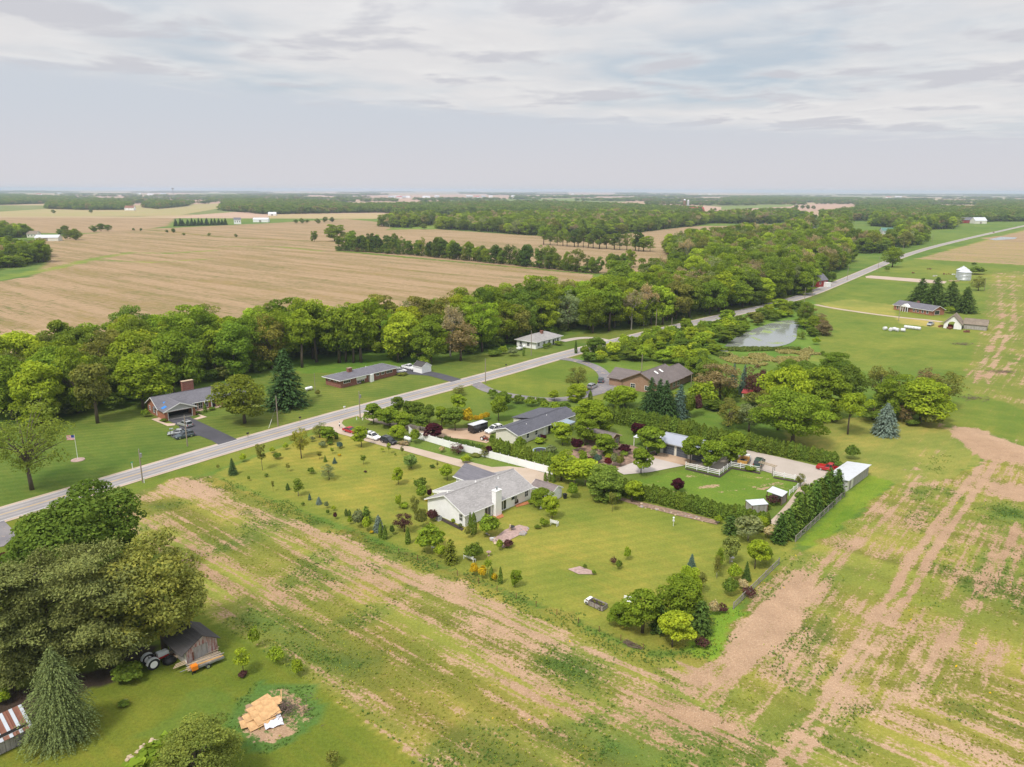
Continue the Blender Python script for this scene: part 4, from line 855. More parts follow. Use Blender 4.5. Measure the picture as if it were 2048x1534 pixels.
def roof_slab(b, x0, x1, yr, zr, ye, ze, t=.16):
    """one slope of a gable roof: ridge line (yr, zr) down to eave (ye, ze)"""
    b.hexa([(x0, yr, zr), (x1, yr, zr), (x1, ye, ze), (x0, ye, ze), (x0, yr, zr + t), (x1, yr, zr + t), (x1, ye, ze + t), (x0, ye, ze + t)] if ye < yr else
           [(x0, ye, ze), (x1, ye, ze), (x1, yr, zr), (x0, yr, zr), (x0, ye, ze + t), (x1, ye, ze + t), (x1, yr, zr + t), (x0, yr, zr + t)])
def gable(name, label, O, yaw, L, Wd, he, hr, wall, roof, oh=.45, yr=None, group=None, cat='house', fascia='white_paint', found=True, parent=None, x0=0.0, y0=0.0):
    """gable block: ridge along x; front wall y=0. Returns the thing"""
    e = parent or empty(name, O, yaw, label, cat, group)
    yr = Wd / 2 if yr is None else yr
    X0, X1, Y0, Y1 = x0, x0 + L, y0, y0 + Wd; yr += y0
    b = MB(); b.extr([(Y0, 0), (Y1, 0), (Y1, he), (yr, hr), (Y0, he)], 'x', X0, X1); b.build('wall', MAT[wall], e)
    s0 = (hr - he) / (yr - Y0); s1 = (hr - he) / (Y1 - yr)
    b = MB(); roof_slab(b, X0 - oh, X1 + oh, yr, hr + .01, Y0 - oh, he - s0 * oh + .01); roof_slab(b, X0 - oh, X1 + oh, yr, hr + .01, Y1 + oh, he - s1 * oh + .01); r = b.build('roof', MAT[roof], e)
    b = MB(); b.box(X0 - oh - .02, X1 + oh + .02, yr - .12, yr + .12, hr + .155, hr + .20); b.build('ridge_cap', MAT[roof], r)
    if fascia:
        b = MB()
        for ye, sgn, s in ((Y0 - oh, -1, s0), (Y1 + oh, 1, s1)):
            z = he - s * oh; b.box(X0 - oh - .03, X1 + oh + .03, min(ye, ye + sgn * .09), max(ye, ye + sgn * .09), z - .03, z + .14)
        for xx in (X0 - oh, X1 + oh):
            sg = -1 if xx < (X0 + X1) / 2 else 1
            for ye, s in ((Y0 - oh, s0), (Y1 + oh, s1)):
                za, zb = hr, he - s * oh; a, c = min(xx, xx + sg * .05), max(xx, xx + sg * .05)
                pts = [(yr, za - .06), (yr, za + .15), (ye, zb + .15), (ye, zb - .06)]; b.extr(pts if ye > yr else pts[::-1], 'x', a, c)
        b.build('fascia', MAT[fascia], e)
    return e
def hip(name, label, O, yaw, L, Wd, he, hr, wall, roof, oh=.6, inset=None, group=None, cat='house'):
    e = empty(name, O, yaw, label, cat, group); inset = Wd / 2 if inset is None else inset
    b = MB(); b.box(0, L, 0, Wd, 0, he); b.build('wall', MAT[wall], e)
    A = [(-oh, -oh), (L + oh, -oh), (L + oh, Wd + oh), (-oh, Wd + oh)]; r0, r1 = (inset, Wd / 2), (L - inset, Wd / 2); z = he - .05
    b = MB(); n = [(x, y, z) for x, y in A] + [(x, y, z + .14) for x, y in A] + [(r0[0], r0[1], hr), (r1[0], r1[1], hr)]
    b.v = n; b.f = [(3, 2, 1, 0), (0, 1, 5, 4), (1, 2, 6, 5), (2, 3, 7, 6), (3, 0, 4, 7), (4, 5, 9, 8), (5, 6, 9), (6, 7, 8, 9), (7, 4, 8)]; b.mi = [0] * 9
    b.build('roof', MAT[roof], e)
    b = MB()
    b.box(-oh - .08, L + oh + .08, -oh - .09, -oh, z - .04, z + .13); b.box(-oh - .08, L + oh + .08, Wd + oh, Wd + oh + .09, z - .04, z + .13)
    b.box(-oh - .09, -oh, -oh, Wd + oh, z - .04, z + .13); b.box(L + oh, L + oh + .09, -oh, Wd + oh, z - .04, z + .13); b.build('fascia', MAT['white_paint'], e)
    return e
def chimney(par, x, y, wx, wy, z0, z1, mat, cap='concrete', flue=True):
    b = MB(); b.box(x, x + wx, y, y + wy, z0, z1); o = b.build('chimney', MAT[mat], par)
    b = MB(); b.box(x - .08, x + wx + .08, y - .08, y + wy + .08, z1, z1 + .12); b.build('cap', MAT[cap], o)
    if flue:
        b = MB(); cx_, cy_ = x + wx / 2, y + wy / 2; b.tube((cx_, cy_, z1 + .1), (cx_, cy_, z1 + .5), .16, .16, 10); b.tube((cx_, cy_, z1 + .5), (cx_, cy_, z1 + .58), .26, .2, 10); b.build('flue', MAT['steel'], o)
    return o
def vent(par, x, y, z, h=.35):
    b = MB(); b.tube((x, y, z - .3), (x, y, z + h), .07, .07, 8); b.tube((x, y, z - .02), (x, y, z + .05), .2, .1, 8); return b.build('roof_vent', MAT['white_paint'], par)
def off(O, yaw, x, y):
    return (O[0] + x * math.cos(yaw) - y * math.sin(yaw), O[1] + x * math.sin(yaw) + y * math.cos(yaw))

# --- the white house in the middle
MY = R(47.0); MO = P(932.4, 1054.8); ML, MW = 18.4, 10.6
mh = gable('white_house', 'long white house with weathered grey roof and tall white chimney', MO, MY, ML, MW, 2.6, 4.85, 'siding_white', 'roof_grey', .45)
b = MB(); zs, ze_ = 4.25, 2.25; ys, ye_ = MW / 2 + 1.4, MW + 2.7; b.hexa([(3.7, ys, zs), (11.2, ys, zs), (11.2, ye_, ze_), (3.7, ye_, ze_), (3.7, ys, zs + .14), (11.2, ys, zs + .14), (11.2, ye_, ze_ + .14), (3.7, ye_, ze_ + .14)]); pr = b.build('porch_roof', MAT['roof_grey'], mh)
b = MB(); b.extr([(ys, zs + .16), (ys, zs - .1), (MW + .4, 2.3), (ye_, 2.0), (ye_, ze_ + .16)], 'x', 3.6, 3.69); b.build('porch_gable', MAT['white_paint'], pr); b = MB(); b.box(3.62, 11.2, ye_, ye_ + .08, 2.0, 2.4); b.build('fascia', MAT['white_paint'], pr)
for xx in (3.9, 7.4, 10.9): b = MB(); b.box(xx - .08, xx + .08, MW + 2.3, MW + 2.46, 0, 2.03); b.build('porch_post', MAT['white_paint'], mh)
# garage wing behind: ridge runs across
b = MB(); gx0, gx1, gy1 = 12.1, 18.4, MW + 4.9
b.extr([(gx0, 0), (gx1, 0), (gx1, 2.6), ((gx0 + gx1) / 2, 4.35), (gx0, 2.6)], 'y', MW + .003, gy1); b.build('garage_wall', MAT['siding_white'], mh)
b = MB(); xr = (gx0 + gx1) / 2; sl = (4.35 - 2.6) / (xr - gx0)
for xe in (gx0 - .45, gx1 + .45):
    z = 2.6 - sl * .45; q = [(xr, 4.36), (xr, 4.52), (xe, z + .17), (xe, z + .01)]; b.extr(q if xe < xr else q[::-1], 'y', MW / 2 + 1.2, gy1 + .45)
b.build('garage_roof', MAT['roof_slate'], mh)
for xg in (gx0 - .54, gx1 + .45): b = MB(); b.box(xg, xg + .09, MW + .6, gy1 + .5, 2.30, 2.5); b.build('gutter', MAT['white_paint'], mh)
b = MB(); b.box(7.15, 8.75, -1.05, .02, 0, 5.15); ch = b.build('chimney', MAT['siding_white'], mh)
b = MB(); b.box(7.08, 8.82, -1.12, .09, 5.15, 5.25); b.build('cap', MAT['white_paint'], ch)
b = MB(); b.tube((7.95, -.52, 5.2), (7.95, -.52, 5.75), .17, .17, 10); b.tube((7.95, -.52, 5.75), (7.95, -.52, 5.9), .3, .24, 10); b.build('flue', MAT['steel'], ch)
f0 = on_wall('y0', ML, MW); fx = on_wall('x0', ML, MW)
for a in (5.2, 6.0): window(mh, f0, a, .25, .7, 1.95, bars=(0, 0))
for a in (9.4, 10.3): window(mh, f0, a, .25, .75, 1.95, bars=(0, 0))
window(mh, f0, 12.6, 1.45, .95, .75, bars=(0, 0)); window(mh, f0, 16.6, .95, .9, 1.25, bars=(1, 1)); window(mh, fx, 9.1, .95, .85, 1.35, bars=(1, 1))
for x_, y_ in ((2.2, 7.2), (13.4, 4.4), (9.2, 6.6)): vent(mh, x_, y_, 4.95 - abs(y_ - MW / 2) * .44 + .15)
b = MB(); wbox(b, f0, 13.6, 14.1, 0.0, .18, .8, 1.9); b.build('meter_box', MAT['steel'], mh)
o = MB(); o.box(-.42, .42, -.42, .42, .05, .8); e = empty('air_conditioner', off(MO, MY, -1.3, 5.9), MY, 'grey air conditioner box beside the white gable wall', 'air conditioner')
o.build('case', MAT['trim_grey'], e); o = MB(); o.lathe([(.34, .8), (.34, .84), (.3, .86)], 12); o.build('fan_grille', MAT['black_plastic'], e); o = MB(); o.box(-.5, .5, -.5, .5, 0, .06); o.build('pad', MAT['concrete'], e)

# --- small white shed beside it
so_ = P(1125, 993); sh = gable('garden_shed', 'small white shed with brown roof at the end of the gravel drive', so_, R(141), 5.4, 3.2, 2.1, 2.85, 'siding_white', 'roof_umber', .2, cat='shed')
fs = on_wall('x0', 5.4, 3.2); door(sh, fs, .9, 1.4, 1.85, 'white_paint')
# --- long white house with charcoal roof
LO = P(1037.5, 890.5); LY = R(49.6); LL, LW = 24.0, 7.4
lh = gable('long_house', 'long low white house with charcoal shingle roof behind the vinyl fence', LO, LY, LL, LW, 2.6, 3.75, 'siding_cream', 'roof_charcoal', .5)
b = MB(); roof_slab(b, 10.0, 22.0, LW / 2 + .3, 3.78, LW + 3.4, 2.62); lr = b.build('rear_roof', MAT['roof_charcoal'], lh); b = MB(); b.box(10.4, 21.6, LW + .003, LW + 3, 0, 2.6); b.build('rear_wall', MAT['siding_cream'], lh)
f = on_wall('y0', LL, LW)
for a in (3.2, 6.6, 13.4, 17.6, 20.6): window(lh, f, a, 1.0, .9, 1.2, bars=(0, 1))
door(lh, f, 10.0, .95, 2.1); door(lh, f, 12.0, .9, 2.1, 'black_gloss')
b = MB(); b.hexa([(12.6, -3.4, 2.15), (19.4, -3.4, 2.15), (19.4, -.03, 2.42), (12.6, -.03, 2.42), (12.6, -3.4, 2.22), (19.4, -3.4, 2.22), (19.4, -.03, 2.49), (12.6, -.03, 2.49)]); pc = b.build('patio_cover', MAT['metal_blue'], lh)
for xx in (12.8, 16.0, 19.2): b = MB(); b.box(xx - .06, xx + .06, -3.3, -3.18, 0, 2.16); b.build('post', MAT['white_paint'], pc)
vent(lh, 6, 2.4, 3.4); vent(lh, 15, 2.9, 3.6); b = MB(); wbox(b, f, 7.6, 8.5, .2, .95, 0.02, .8); b.build('heat_pump', MAT['door_slate'], lh)
# --- slatted garden house
GO = P(1240, 886); gh = gable('garden_house', 'open timber garden house with half slatted roof by the pond garden', GO, R(141), 7.6, 4.6, 2.2, 3.2, 'wood_brown', 'roof_brown', .35, cat='garden house', fascia='plank_pale')
for i in range(9):
    b = MB(); y = -.42 + i * .31; b.box(-.4, 8.0, y, y + .2, 2.03 + (y + .42) * .43 + .17, 2.03 + (y + .42) * .43 + .21); b.build('roof_slat', MAT['plank_pale'], gh)
f = on_wall('y0', 7.6, 4.6)
for a in (.5, 2.3, 4.1, 5.9): window(gh, f, a, .5, 1.2, 1.4, 'plank_pale', 'glass_sky', bars=(1, 1))
f = on_wall('x0', 7.6, 4.6)
for a in (.5, 2.6): window(gh, f, a, .4, 1.4, 1.5, 'plank_pale', 'glass_sky', bars=(1, 1))
# --- garage with grey metal roof
AO = P(1321, 902.5); AY = YV; ga = gable('garage', 'cream garage with grey metal roof and two slate garage doors', AO, AY, 13.5, 7.0, 2.9, 4.0, 'siding_cream', 'metal_grey', .5, cat='garage', fascia='trim_grey')
f = on_wall('y0', 13.5, 7.0)
for a in (.9, 4.4): garage_door(ga, f, a, 2.75, 2.35, 'door_slate', 4, 5)
garage_door(ga, f, 8.4, 2.75, 2.35, 'door_slate', 4, 5)
b = MB(); b.hexa([(-7.4, -.3, 2.3), (-.52, -.3, 2.3), (-.52, 4.6, 2.75), (-7.4, 4.6, 2.75), (-7.4, -.3, 2.4), (-.52, -.3, 2.4), (-.52, 4.6, 2.85), (-7.4, 4.6, 2.85)]); lt = b.build('lean_to_roof', MAT['metal_white'], ga)
for xx, yy in ((-7.2, 0), (-7.2, 4.4), (-3.6, 0)): b = MB(); b.box(xx - .07, xx + .07, yy - .07, yy + .07, 0, 2.32 + (.4 if yy > 1 else 0)); b.build('post', MAT['white_paint'], lt)
# --- long low barn with white metal roof by the east fence
BO = P(1694.4, 978.4); BY = R(46.5); bl = 12.6; bw = 4.4
ba = empty('low_barn', BO, BY, 'low weathered barn with white metal roof by the east fence', 'barn')
b = MB(); b.extr([(0, 0), (bw, 0), (bw, 2.0), (0, 2.5)], 'x', 0, bl); b.build('wall', MAT['siding_grey'], ba)
for i in range(26):
    b = MB(); x = 3.4 + i * (bl - 3.45) / 26; b.box(x, x + (bl - 3.45) / 26 - .03, -.05, -.004, .05, 2.42); b.build('board', MAT['board_grey'], ba)
b = MB(); b.box(.05, 3.35, -.04, -.004, .05, 2.42); b.build('cream_panel', MAT['siding_cream'], ba)
b = MB(); b.box(1.1, 1.95, -.07, -.041, .05, 2.0); dr = b.build('door', MAT['plank_grey'], ba)
for i in range(10):
    x0_, x1_ = -.35 + i * (bl + .7) / 10, -.35 + (i + 1) * (bl + .7) / 10 - .02
    b = MB(); b.hexa([(x0_, -.4, 2.55), (x1_, -.4, 2.55), (x1_, bw + .4, 2.02), (x0_, bw + .4, 2.02), (x0_, -.4, 2.6), (x1_, -.4, 2.6), (x1_, bw + .4, 2.07), (x0_, bw + .4, 2.07)]); b.build('roof_sheet', MAT['metal_white'], ba)
# --- animal sheds in the paddock corner
def lean_shed(name, label, corners, z, legs, mat='metal_white', walls=None):
    pts = [P(px, py, zz) + (zz,) for (px, py), zz in zip(corners, z)]; cx_ = sum(p[0] for p in pts) / 4; cy_ = sum(p[1] for p in pts) / 4
    e = empty(name, (cx_, cy_), 0, label, 'shed'); q = [(p[0] - cx_, p[1] - cy_, p[2]) for p in pts]
    n = 4
    for i in range(n):
        def L_(a, b_, t): return tuple(a[k] * (1 - t) + b_[k] * t for k in range(3))
        t0, t1 = i / n + .004, (i + 1) / n - .004; a, c, d_, g = L_(q[0], q[1], t0), L_(q[0], q[1], t1), L_(q[3], q[2], t1), L_(q[3], q[2], t0)
        b = MB(); b.hexa([g, d_, c, a] + [(p[0], p[1], p[2] + .05) for p in (g, d_, c, a)]); b.build('roof_sheet', MAT[mat], e)
    for p in q: b = MB(); b.box(p[0] * .92 - .07, p[0] * .92 + .07, p[1] * .92 - .07, p[1] * .92 + .07, 0, p[2]); b.build('post', MAT['wood_brown'], e)
    if walls:
        for i, j in walls:
            A_, B_ = [tuple(v * .9 for v in q[k][:2]) + (q[k][2],) for k in (i, j)]; m = 7
            for k in range(m):
                t0, t1 = k / m, (k + .93) / m; x0_, y0_, x1_, y1_ = A_[0] + (B_[0] - A_[0]) * t0, A_[1] + (B_[1] - A_[1]) * t0, A_[0] + (B_[0] - A_[0]) * t1, A_[1] + (B_[1] - A_[1]) * t1; zt = min(A_[2], B_[2]) - .12
                dx, dy = y1_ - y0_, -(x1_ - x0_); l = math.hypot(dx, dy); dx, dy = dx / l * .03, dy / l * .03
                b = MB(); b.hexa([(x0_ - dx, y0_ - dy, 0), (x0_ + dx, y0_ + dy, 0), (x1_ + dx, y1_ + dy, 0), (x1_ - dx, y1_ - dy, 0), (x0_ - dx, y0_ - dy, zt), (x0_ + dx, y0_ + dy, zt), (x1_ + dx, y1_ + dy, zt), (x1_ - dx, y1_ - dy, zt)]); b.build('board', MAT['board_grey'], e)
    return e
lean_shed('animal_shelter', 'open shelter with pale metal roof in the paddock corner', [(1534.5, 979), (1546.8, 969), (1577.5, 980), (1566, 990)], (2.0, 2.2, 2.2, 2.0), 4, walls=((1, 2), (2, 3)))
lean_shed('animal_shelter', 'low shelter with pale metal roof half hidden by the front hedge', [(1492, 997), (1529, 994), (1539, 1005), (1505.5, 1008)], (1.7, 1.7, 1.6, 1.6), 4, walls=((0, 3), (2, 3)))

# --- brick house with open garage, left
KY = R(44.5); KO = P(320, 841); KL, KW = 27.0, 8.6
kh = gable('brick_house', 'orange brick house with grey roof, open garage and wide chimney', KO, KY, KL, KW, 2.7, 5.0, 'brick_orange', 'roof_slate', .5)
wl_, wd_ = 8.2, 4.2     # garage wing towards the road
b = MB(); x0_, x1_, xr = .0, wl_, wl_ / 2
b.extr([(x0_, 0), (.9, 0), (.9, 2.3), (x1_ - .9, 2.3), (x1_ - .9, 0), (x1_, 0), (x1_, 2.7), (x0_, 2.7)], 'y', -wd_, -wd_ + .3); b.box(x0_, x0_ + .3, -wd_ + .3, -.003, 0, 2.7); b.box(x1_ - .3, x1_, -wd_ + .3, -.003, 0, 2.7); b.build('garage_wall', MAT['brick_orange'], kh)
b = MB(); b.box(.31, x1_ - .31, -wd_ + .02, -.13, 0, .10); b.build('garage_floor', MAT['concrete'], kh)
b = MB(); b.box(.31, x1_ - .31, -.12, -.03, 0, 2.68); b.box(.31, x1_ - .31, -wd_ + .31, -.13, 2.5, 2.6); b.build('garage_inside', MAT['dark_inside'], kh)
b = MB(); b.extr([(x0_ + .1, 2.7), (x1_ - .1, 2.7), (xr, 4.35)], 'y', -wd_ + .05, -wd_ + .2); b.build('pediment', MAT['siding_grey'], kh)
sl = (4.4 - 2.7) / xr; b = MB()
for xe in (-.5, x1_ + .5):
    z = 2.7 - sl * .5; q = [(xr, 4.42), (xr, 4.58), (xe, z + .18), (xe, z + .02)]; b.extr(q if xe < xr else q[::-1], 'y', -wd_ - .5, 3.2)
b.build('garage_roof', MAT['roof_slate'], kh)
b = MB()
for xe in (-.5, x1_ + .5):
    z = 2.7 - sl * .5; q = [(xr, 4.32), (xr, 4.6), (xe, z + .2), (xe, z - .08)]; b.extr(q if xe < xr else q[::-1], 'y', -wd_ - .56, -wd_ - .505)
b.box(-.5, x1_ + .5, -wd_ - .12, -wd_ - .01, 2.42, 2.7); b.build('fascia', MAT['white_paint'], kh)
b = MB(); b.box(.78, .9, -wd_ - .03, -wd_ + .31, 0, 2.3); b.box(x1_ - .9, x1_ - .78, -wd_ - .03, -wd_ + .31, 0, 2.3); b.build('door_frame', MAT['white_paint'], kh)
b = MB(); b.extr([(17.4, 2.7), (24.2, 2.7), (20.8, 4.3)], 'y', -.5, -.35); b.build('pediment', MAT['siding_grey'], kh)
b = MB(); b.box(17.4, 24.2, -1.2, -.003, 0, 2.62); b.build('bay_wall', MAT['brick_orange'], kh)
b = MB()
for xe in (17.0, 24.6):
    q = [(20.8, 4.36), (20.8, 4.52), (xe, 2.64), (xe, 2.48)]; b.extr(q if xe < 20.8 else q[::-1], 'y', -1.6, 2.9)
b.build('bay_roof', MAT['roof_slate'], kh)
b = MB()
for xe in (17.0, 24.6):
    q = [(20.8, 4.3), (20.8, 4.54), (xe, 2.66), (xe, 2.42)]; b.extr(q if xe < 20.8 else q[::-1], 'y', -1.66, -1.605)
b.build('bay_fascia', MAT['white_paint'], kh); b = MB(); b.extr([(17.6, 2.63), (24.0, 2.63), (20.8, 4.2)], 'y', -1.3, -1.21); b.build('pediment', MAT['siding_grey'], kh)
fb = lambda a, d, z: (a, -1.2 - d, z)
for a in (18.2, 21.9): window(kh, fb, a, .7, 1.2, 1.5, shut='shutter')
f = on_wall('y0', KL, KW)
for a in (9.2, 10.8): window(kh, f, a, .5, 1.1, 1.7)
door(kh, f, 14.6, 1.0, 2.15, 'shutter'); window(kh, f, 12.6, .6, .9, 1.5)
for xx in (8.8, 12.2, 14.2, 16.6): b = MB(); b.box(xx - .09, xx + .09, -1.1, -.92, 0, 2.5); b.build('porch_post', MAT['white_paint'], kh)
b = MB(); b.box(8.25, 17.3, -1.25, -.01, 0, .18); b.build('porch_step', MAT['paver'], kh)
f = on_wall('x0', KL, KW); window(kh, f, 1.4, 1.0, .8, 1.1); window(kh, f, 4.4, .8, .9, 1.3, shut='shutter'); window(kh, f, 6.6, .5, .4, 1.2)
chimney(kh, 9.4, KW - 1.9, 3.2, 1.1, 3.2, 7.3, 'brick_red', 'plank_pale', False)
for (x_, yy, a) in ((2.0, 1.0, .55), (.35, -1.9, .8)):
    b = MB(); z = 5.0 - abs(yy - KW / 2) * .535 if yy > 0 else 2.7 + x_ * sl; b.cbox((x_ + .4, yy, z + .42), (1.3, a * 2, .03), 0, -(.0 if yy > 0 else math.atan(sl)), (math.atan(.535) if yy > 0 else 0)); b.build('blue_tarp', MAT['tarp_blue'], kh)
# --- brick ranch
RY = R(50.5); RO = P(681.7, 779); RL, RW = 23.6, 7.6
rh = hip('brick_ranch', 'long red brick ranch house with low grey hip roof beside the white shed', RO, RY, RL, RW, 2.6, 3.9, 'brick_red', 'roof_slate', .8)
f = on_wall('y0', RL, RW)
for a, wv in ((1.2, 2.6), (14.6, 1.2), (16.8, 1.2), (19, 2.6)): window(rh, f, a, 1.35, wv, .75, bars=(3 if wv > 2 else 1, 0))
b = MB(); b.box(6.3, 10.4, -.06, -.004, 1.35, 2.55); b.build('white_panel', MAT['white_paint'], rh); window(rh, f, 6.6, .35, 2.9, .8, bars=(3, 0)); b = MB(); b.box(11.4, 12.6, -1.2, -.02, 0, 2.5); b.build('entry_screen', MAT['white_paint'], rh)
f = on_wall('x0', RL, RW)
for a in (1.3, 4.4): window(rh, f, a, 1.7, 1.2, .5, bars=(1, 0))
chimney(rh, 5.6, 2.9, 1.5, 1.0, 3.3, 4.9, 'brick_red', 'brick_red', False); vent(rh, 14.5, 5, 3.6)
# --- white shed on the ranch's drive
wo = P(862.5, 744); ws = gable('garden_shed', 'white shed with dark roof on the asphalt drive of the brick ranch', wo, R(140), 4.4, 4.4, 2.2, 3.5, 'siding_white', 'roof_black', .15, cat='shed'); door(ws, on_wall('x0', 4.4, 4.4), 1.4, 1.7, 2.0)
# --- white hip-roofed house
HY_ = R(52); HO = P(1071, 698); hh = hip('white_cottage', 'white cottage with pale grey hip roof and red chimney north of the road', HO, HY_, 17.5, 9.5, 2.8, 5.0, 'siding_white', 'roof_grey', .7)
f = on_wall('y0', 17.5, 9.5)
for a in (1.2, 5.0, 8.6, 14.6): window(hh, f, a, .9, 1.3, 1.3)
door(hh, f, 11.6, 1.0, 2.1, 'shutter'); window(hh, f, 13.0, .9, .9, 1.3); f = on_wall('x0', 17.5, 9.5)
for a in (1.5, 5.2): window(hh, f, a, .9, 1.2, 1.3)
chimney(hh, 8.6, 3.4, 1.2, .9, 4.2, 5.6, 'brick_red', 'brick_red', False)
# --- brown-roofed house behind the spruces
BYw = R(51); BO2 = P(1318, 788); bh = gable('brown_house', 'tan brick house with brown roof, gable and two skylights behind dark spruces', BO2, BYw, 15.0, 13.0, 2.9, 6.0, 'brick_tan', 'roof_brown', .7, fascia='wood_brown')
gable('', '', None, 0, 7.5, 10.0, 2.7, 5.1, 'brick_tan', 'roof_brown', .6, parent=bh, x0=15.003, y0=.4, fascia='wood_brown')
b = MB(); b.extr([(1.0, 0), (9.6, 0), (9.6, 2.7), (5.3, 4.9), (1.0, 2.7)], 'y', 13.003, 18.6); b.build('wing_wall', MAT['brick_tan'], bh)
b = MB()
for xe in (.4, 10.2): q = [(5.3, 4.92), (5.3, 5.1), (xe, 2.58), (xe, 2.4)]; b.extr(q if xe < 5.3 else q[::-1], 'y', 9.5, 19.1)
b.build('wing_roof', MAT['roof_brown'], bh)
for x_ in (6.2, 9.4): b = MB(); b.cbox((x_, 4.6, 5.33), (.75, 1.5, .12), 0, 0, math.atan(3.1 / 6.5)); b.build('skylight', MAT['white_paint'], bh)
f = on_wall('y0', 15, 13)
for a in (2, 5.4, 9, 12): window(bh, f, a, .7, 1.4, 1.4)
f = on_wall('x0', 15, 13); window(bh, f, 3, .8, 1.5, 1.3); window(bh, f, 8, .8, 1.5, 1.3)
# --- red-roofed playhouse
po = P(1484, 795.5); ph = gable('playhouse', 'tiny tan shed with bright red metal roof among the trees', po, R(-40), 2.6, 2.4, 2.1, 2.9, 'siding_cream', 'metal_red', .25, cat='shed', fascia=None); door(ph, on_wall('x0', 2.6, 2.4), .8, .8, 1.7, 'wood_brown')
# --- far brick ranch and its barn
FO = P(1786, 613.5); FY = heading((1786, 613.5), (1862.4, 625.6)); fl = math.dist(P(1786, 613.5), P(1862.4, 625.6))
fh = gable('far_ranch', 'orange brick ranch house with slate roof and white portico beside dark spruces', FO, FY, fl, 9.0, 2.6, 4.6, 'brick_orange', 'roof_slate', .5); f = on_wall('y0', fl, 9)
for a in (.08, .16, .52, .62, .74, .86): window(fh, f, fl * a, .7, 1.0, 1.4, bars=(0, 1))
b = MB(); pa, pb_ = fl * .24, fl * .44; b.extr([(pa, 2.6), (pb_, 2.6), ((pa + pb_) / 2, 4.1)], 'y', -2.0, .6); b.build('portico_gable', MAT['white_paint'], fh)
for k in range(4): xx = pa + .2 + (pb_ - pa - .4) * k / 3; b = MB(); b.box(xx - .12, xx + .12, -1.9, -1.66, 0, 2.6); b.build('column', MAT['white_paint'], fh)
door(fh, f, (pa + pb_) / 2, 1.0, 2.1, 'shutter'); window(fh, on_wall('xL', fl, 9), 2, .4, 3.4, 1.9, 'white_paint', bars=(0, 0)); chimney(fh, fl * .42, 4.8, 1.2, .8, 4, 5.4, 'brick_red', 'brick_red', False)
do_ = P(1886, 650); dy_ = heading((1886, 650), (1921, 653)); dl = math.dist(P(1886, 650), P(1921, 653))
db = empty('arch_barn', do_, dy_, 'white barn with arched dark opening and brown roof beside the far ranch', 'barn')
b = MB(); b.extr([(0, 0), (1.6, 0), (1.6, 2.2), (dl * .30, 3.1), (dl * .5, 3.4), (dl * .62, 3.1), (dl - 3.0, 2.2), (dl - 3.0, 0), (dl, 0), (dl, 2.2), (dl / 2, 6.0), (0, 2.2)], 'y', 0, .3); b.build('front_wall', MAT['white_paint'], db)
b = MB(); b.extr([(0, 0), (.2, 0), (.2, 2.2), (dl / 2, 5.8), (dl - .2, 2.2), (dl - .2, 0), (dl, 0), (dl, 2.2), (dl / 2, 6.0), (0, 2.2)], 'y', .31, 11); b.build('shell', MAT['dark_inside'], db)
b = MB()
for xe in (-.5, dl + .5): q = [(dl / 2, 6.02), (dl / 2, 6.2), (xe, 2.0), (xe, 1.8)]; b.extr(q if xe < 1 else q[::-1], 'y', -.4, 11.4)
b.build('roof', MAT['roof_tan'], db); b = MB(); b.box(dl + .003, dl + .06, .2, 11, 0, 2.0); b.box(-.06, -.003, .2, 11, 0, 2.0); b.build('side_wall', MAT['white_paint'], db)
oo = P(1926, 651); os_ = gable('old_shed', 'weathered grey plank shed with patched roof right of the arched barn', oo, dy_, 9, 7, 2.4, 4.4, 'board_grey', 'roof_tan', .4, cat='shed', fascia=None)
for i in range(14): b = MB(); b.box(.05 + i * .63, .05 + i * .63 + .58, -.06, -.005, .05, 2.3); b.build('board', MAT['board_grey'], os_)
# --- grain bin
bo = P(1926, 554); gb = empty('grain_bin', bo, 0, 'silver ribbed grain bin with conical roof in the far pasture', 'grain bin'); r_ = 24 / SC(1926, 554) / 2
for i in range(6): b = MB(); b.lathe([(r_, i * .98), (r_ + .05, i * .98 + .49), (r_, (i + 1) * .98 - .03)], 24); b.build('wall_ring', MAT['metal_galv'], gb, True)
b = MB(); b.lathe([(r_ + .25, 5.85), (r_ * .45, 7.3), (.5, 8.2), (.5, 8.5), (.1, 8.7)], 24); b.build('roof', MAT['metal_white'], gb)
b = MB(); b.lathe([(r_ * .5, 7.2), (r_ * .5, 7.5), (r_ * .2, 8.0)], 16); b.build('roof_vent', MAT['metal_white'], gb)

# --- houses and barns farther off: gable blocks with wings, doors and windows
def farm(label, px, py, L, Wd, he, hr, yaw, wall, roof, cat='house', wins=3, name='far_house', oh=.4):
    e = gable(name, label, P(px, py), yaw, L, Wd, he, hr, wall, roof, oh, cat=cat, fascia='white_paint' if wall != 'barn_red' else None); f = on_wall('y0', L, Wd)
    for i in range(wins): window(e, f, L * (i + .35) / wins, he * .4, 1.2, he * .35, bars=(0, 1))
    if cat == 'barn':
        b = MB(); wbox(b, f, L * .4, L * .4 + 4, .003, .1, 0, min(he - .3, 3.8)); b.build('door', MAT['plank_grey'], e)
    return e
rr = farm('narrow red brick house with white porch beside the road, right of the wood', 1634, 570, 9, 10, 4.4, 8.2, R(28), 'barn_red', 'roof_slate', wins=2)
b = MB(); b.box(5.5, 9.2, -2.6, -.01, 0, 2.9); b.build('porch', MAT['white_paint'], rr)
farm('low house with dark green metal roof in a clearing beyond the river', 1762, 463, 26, 14, 5, 9, R(-8), 'siding_grey', 'metal_green')
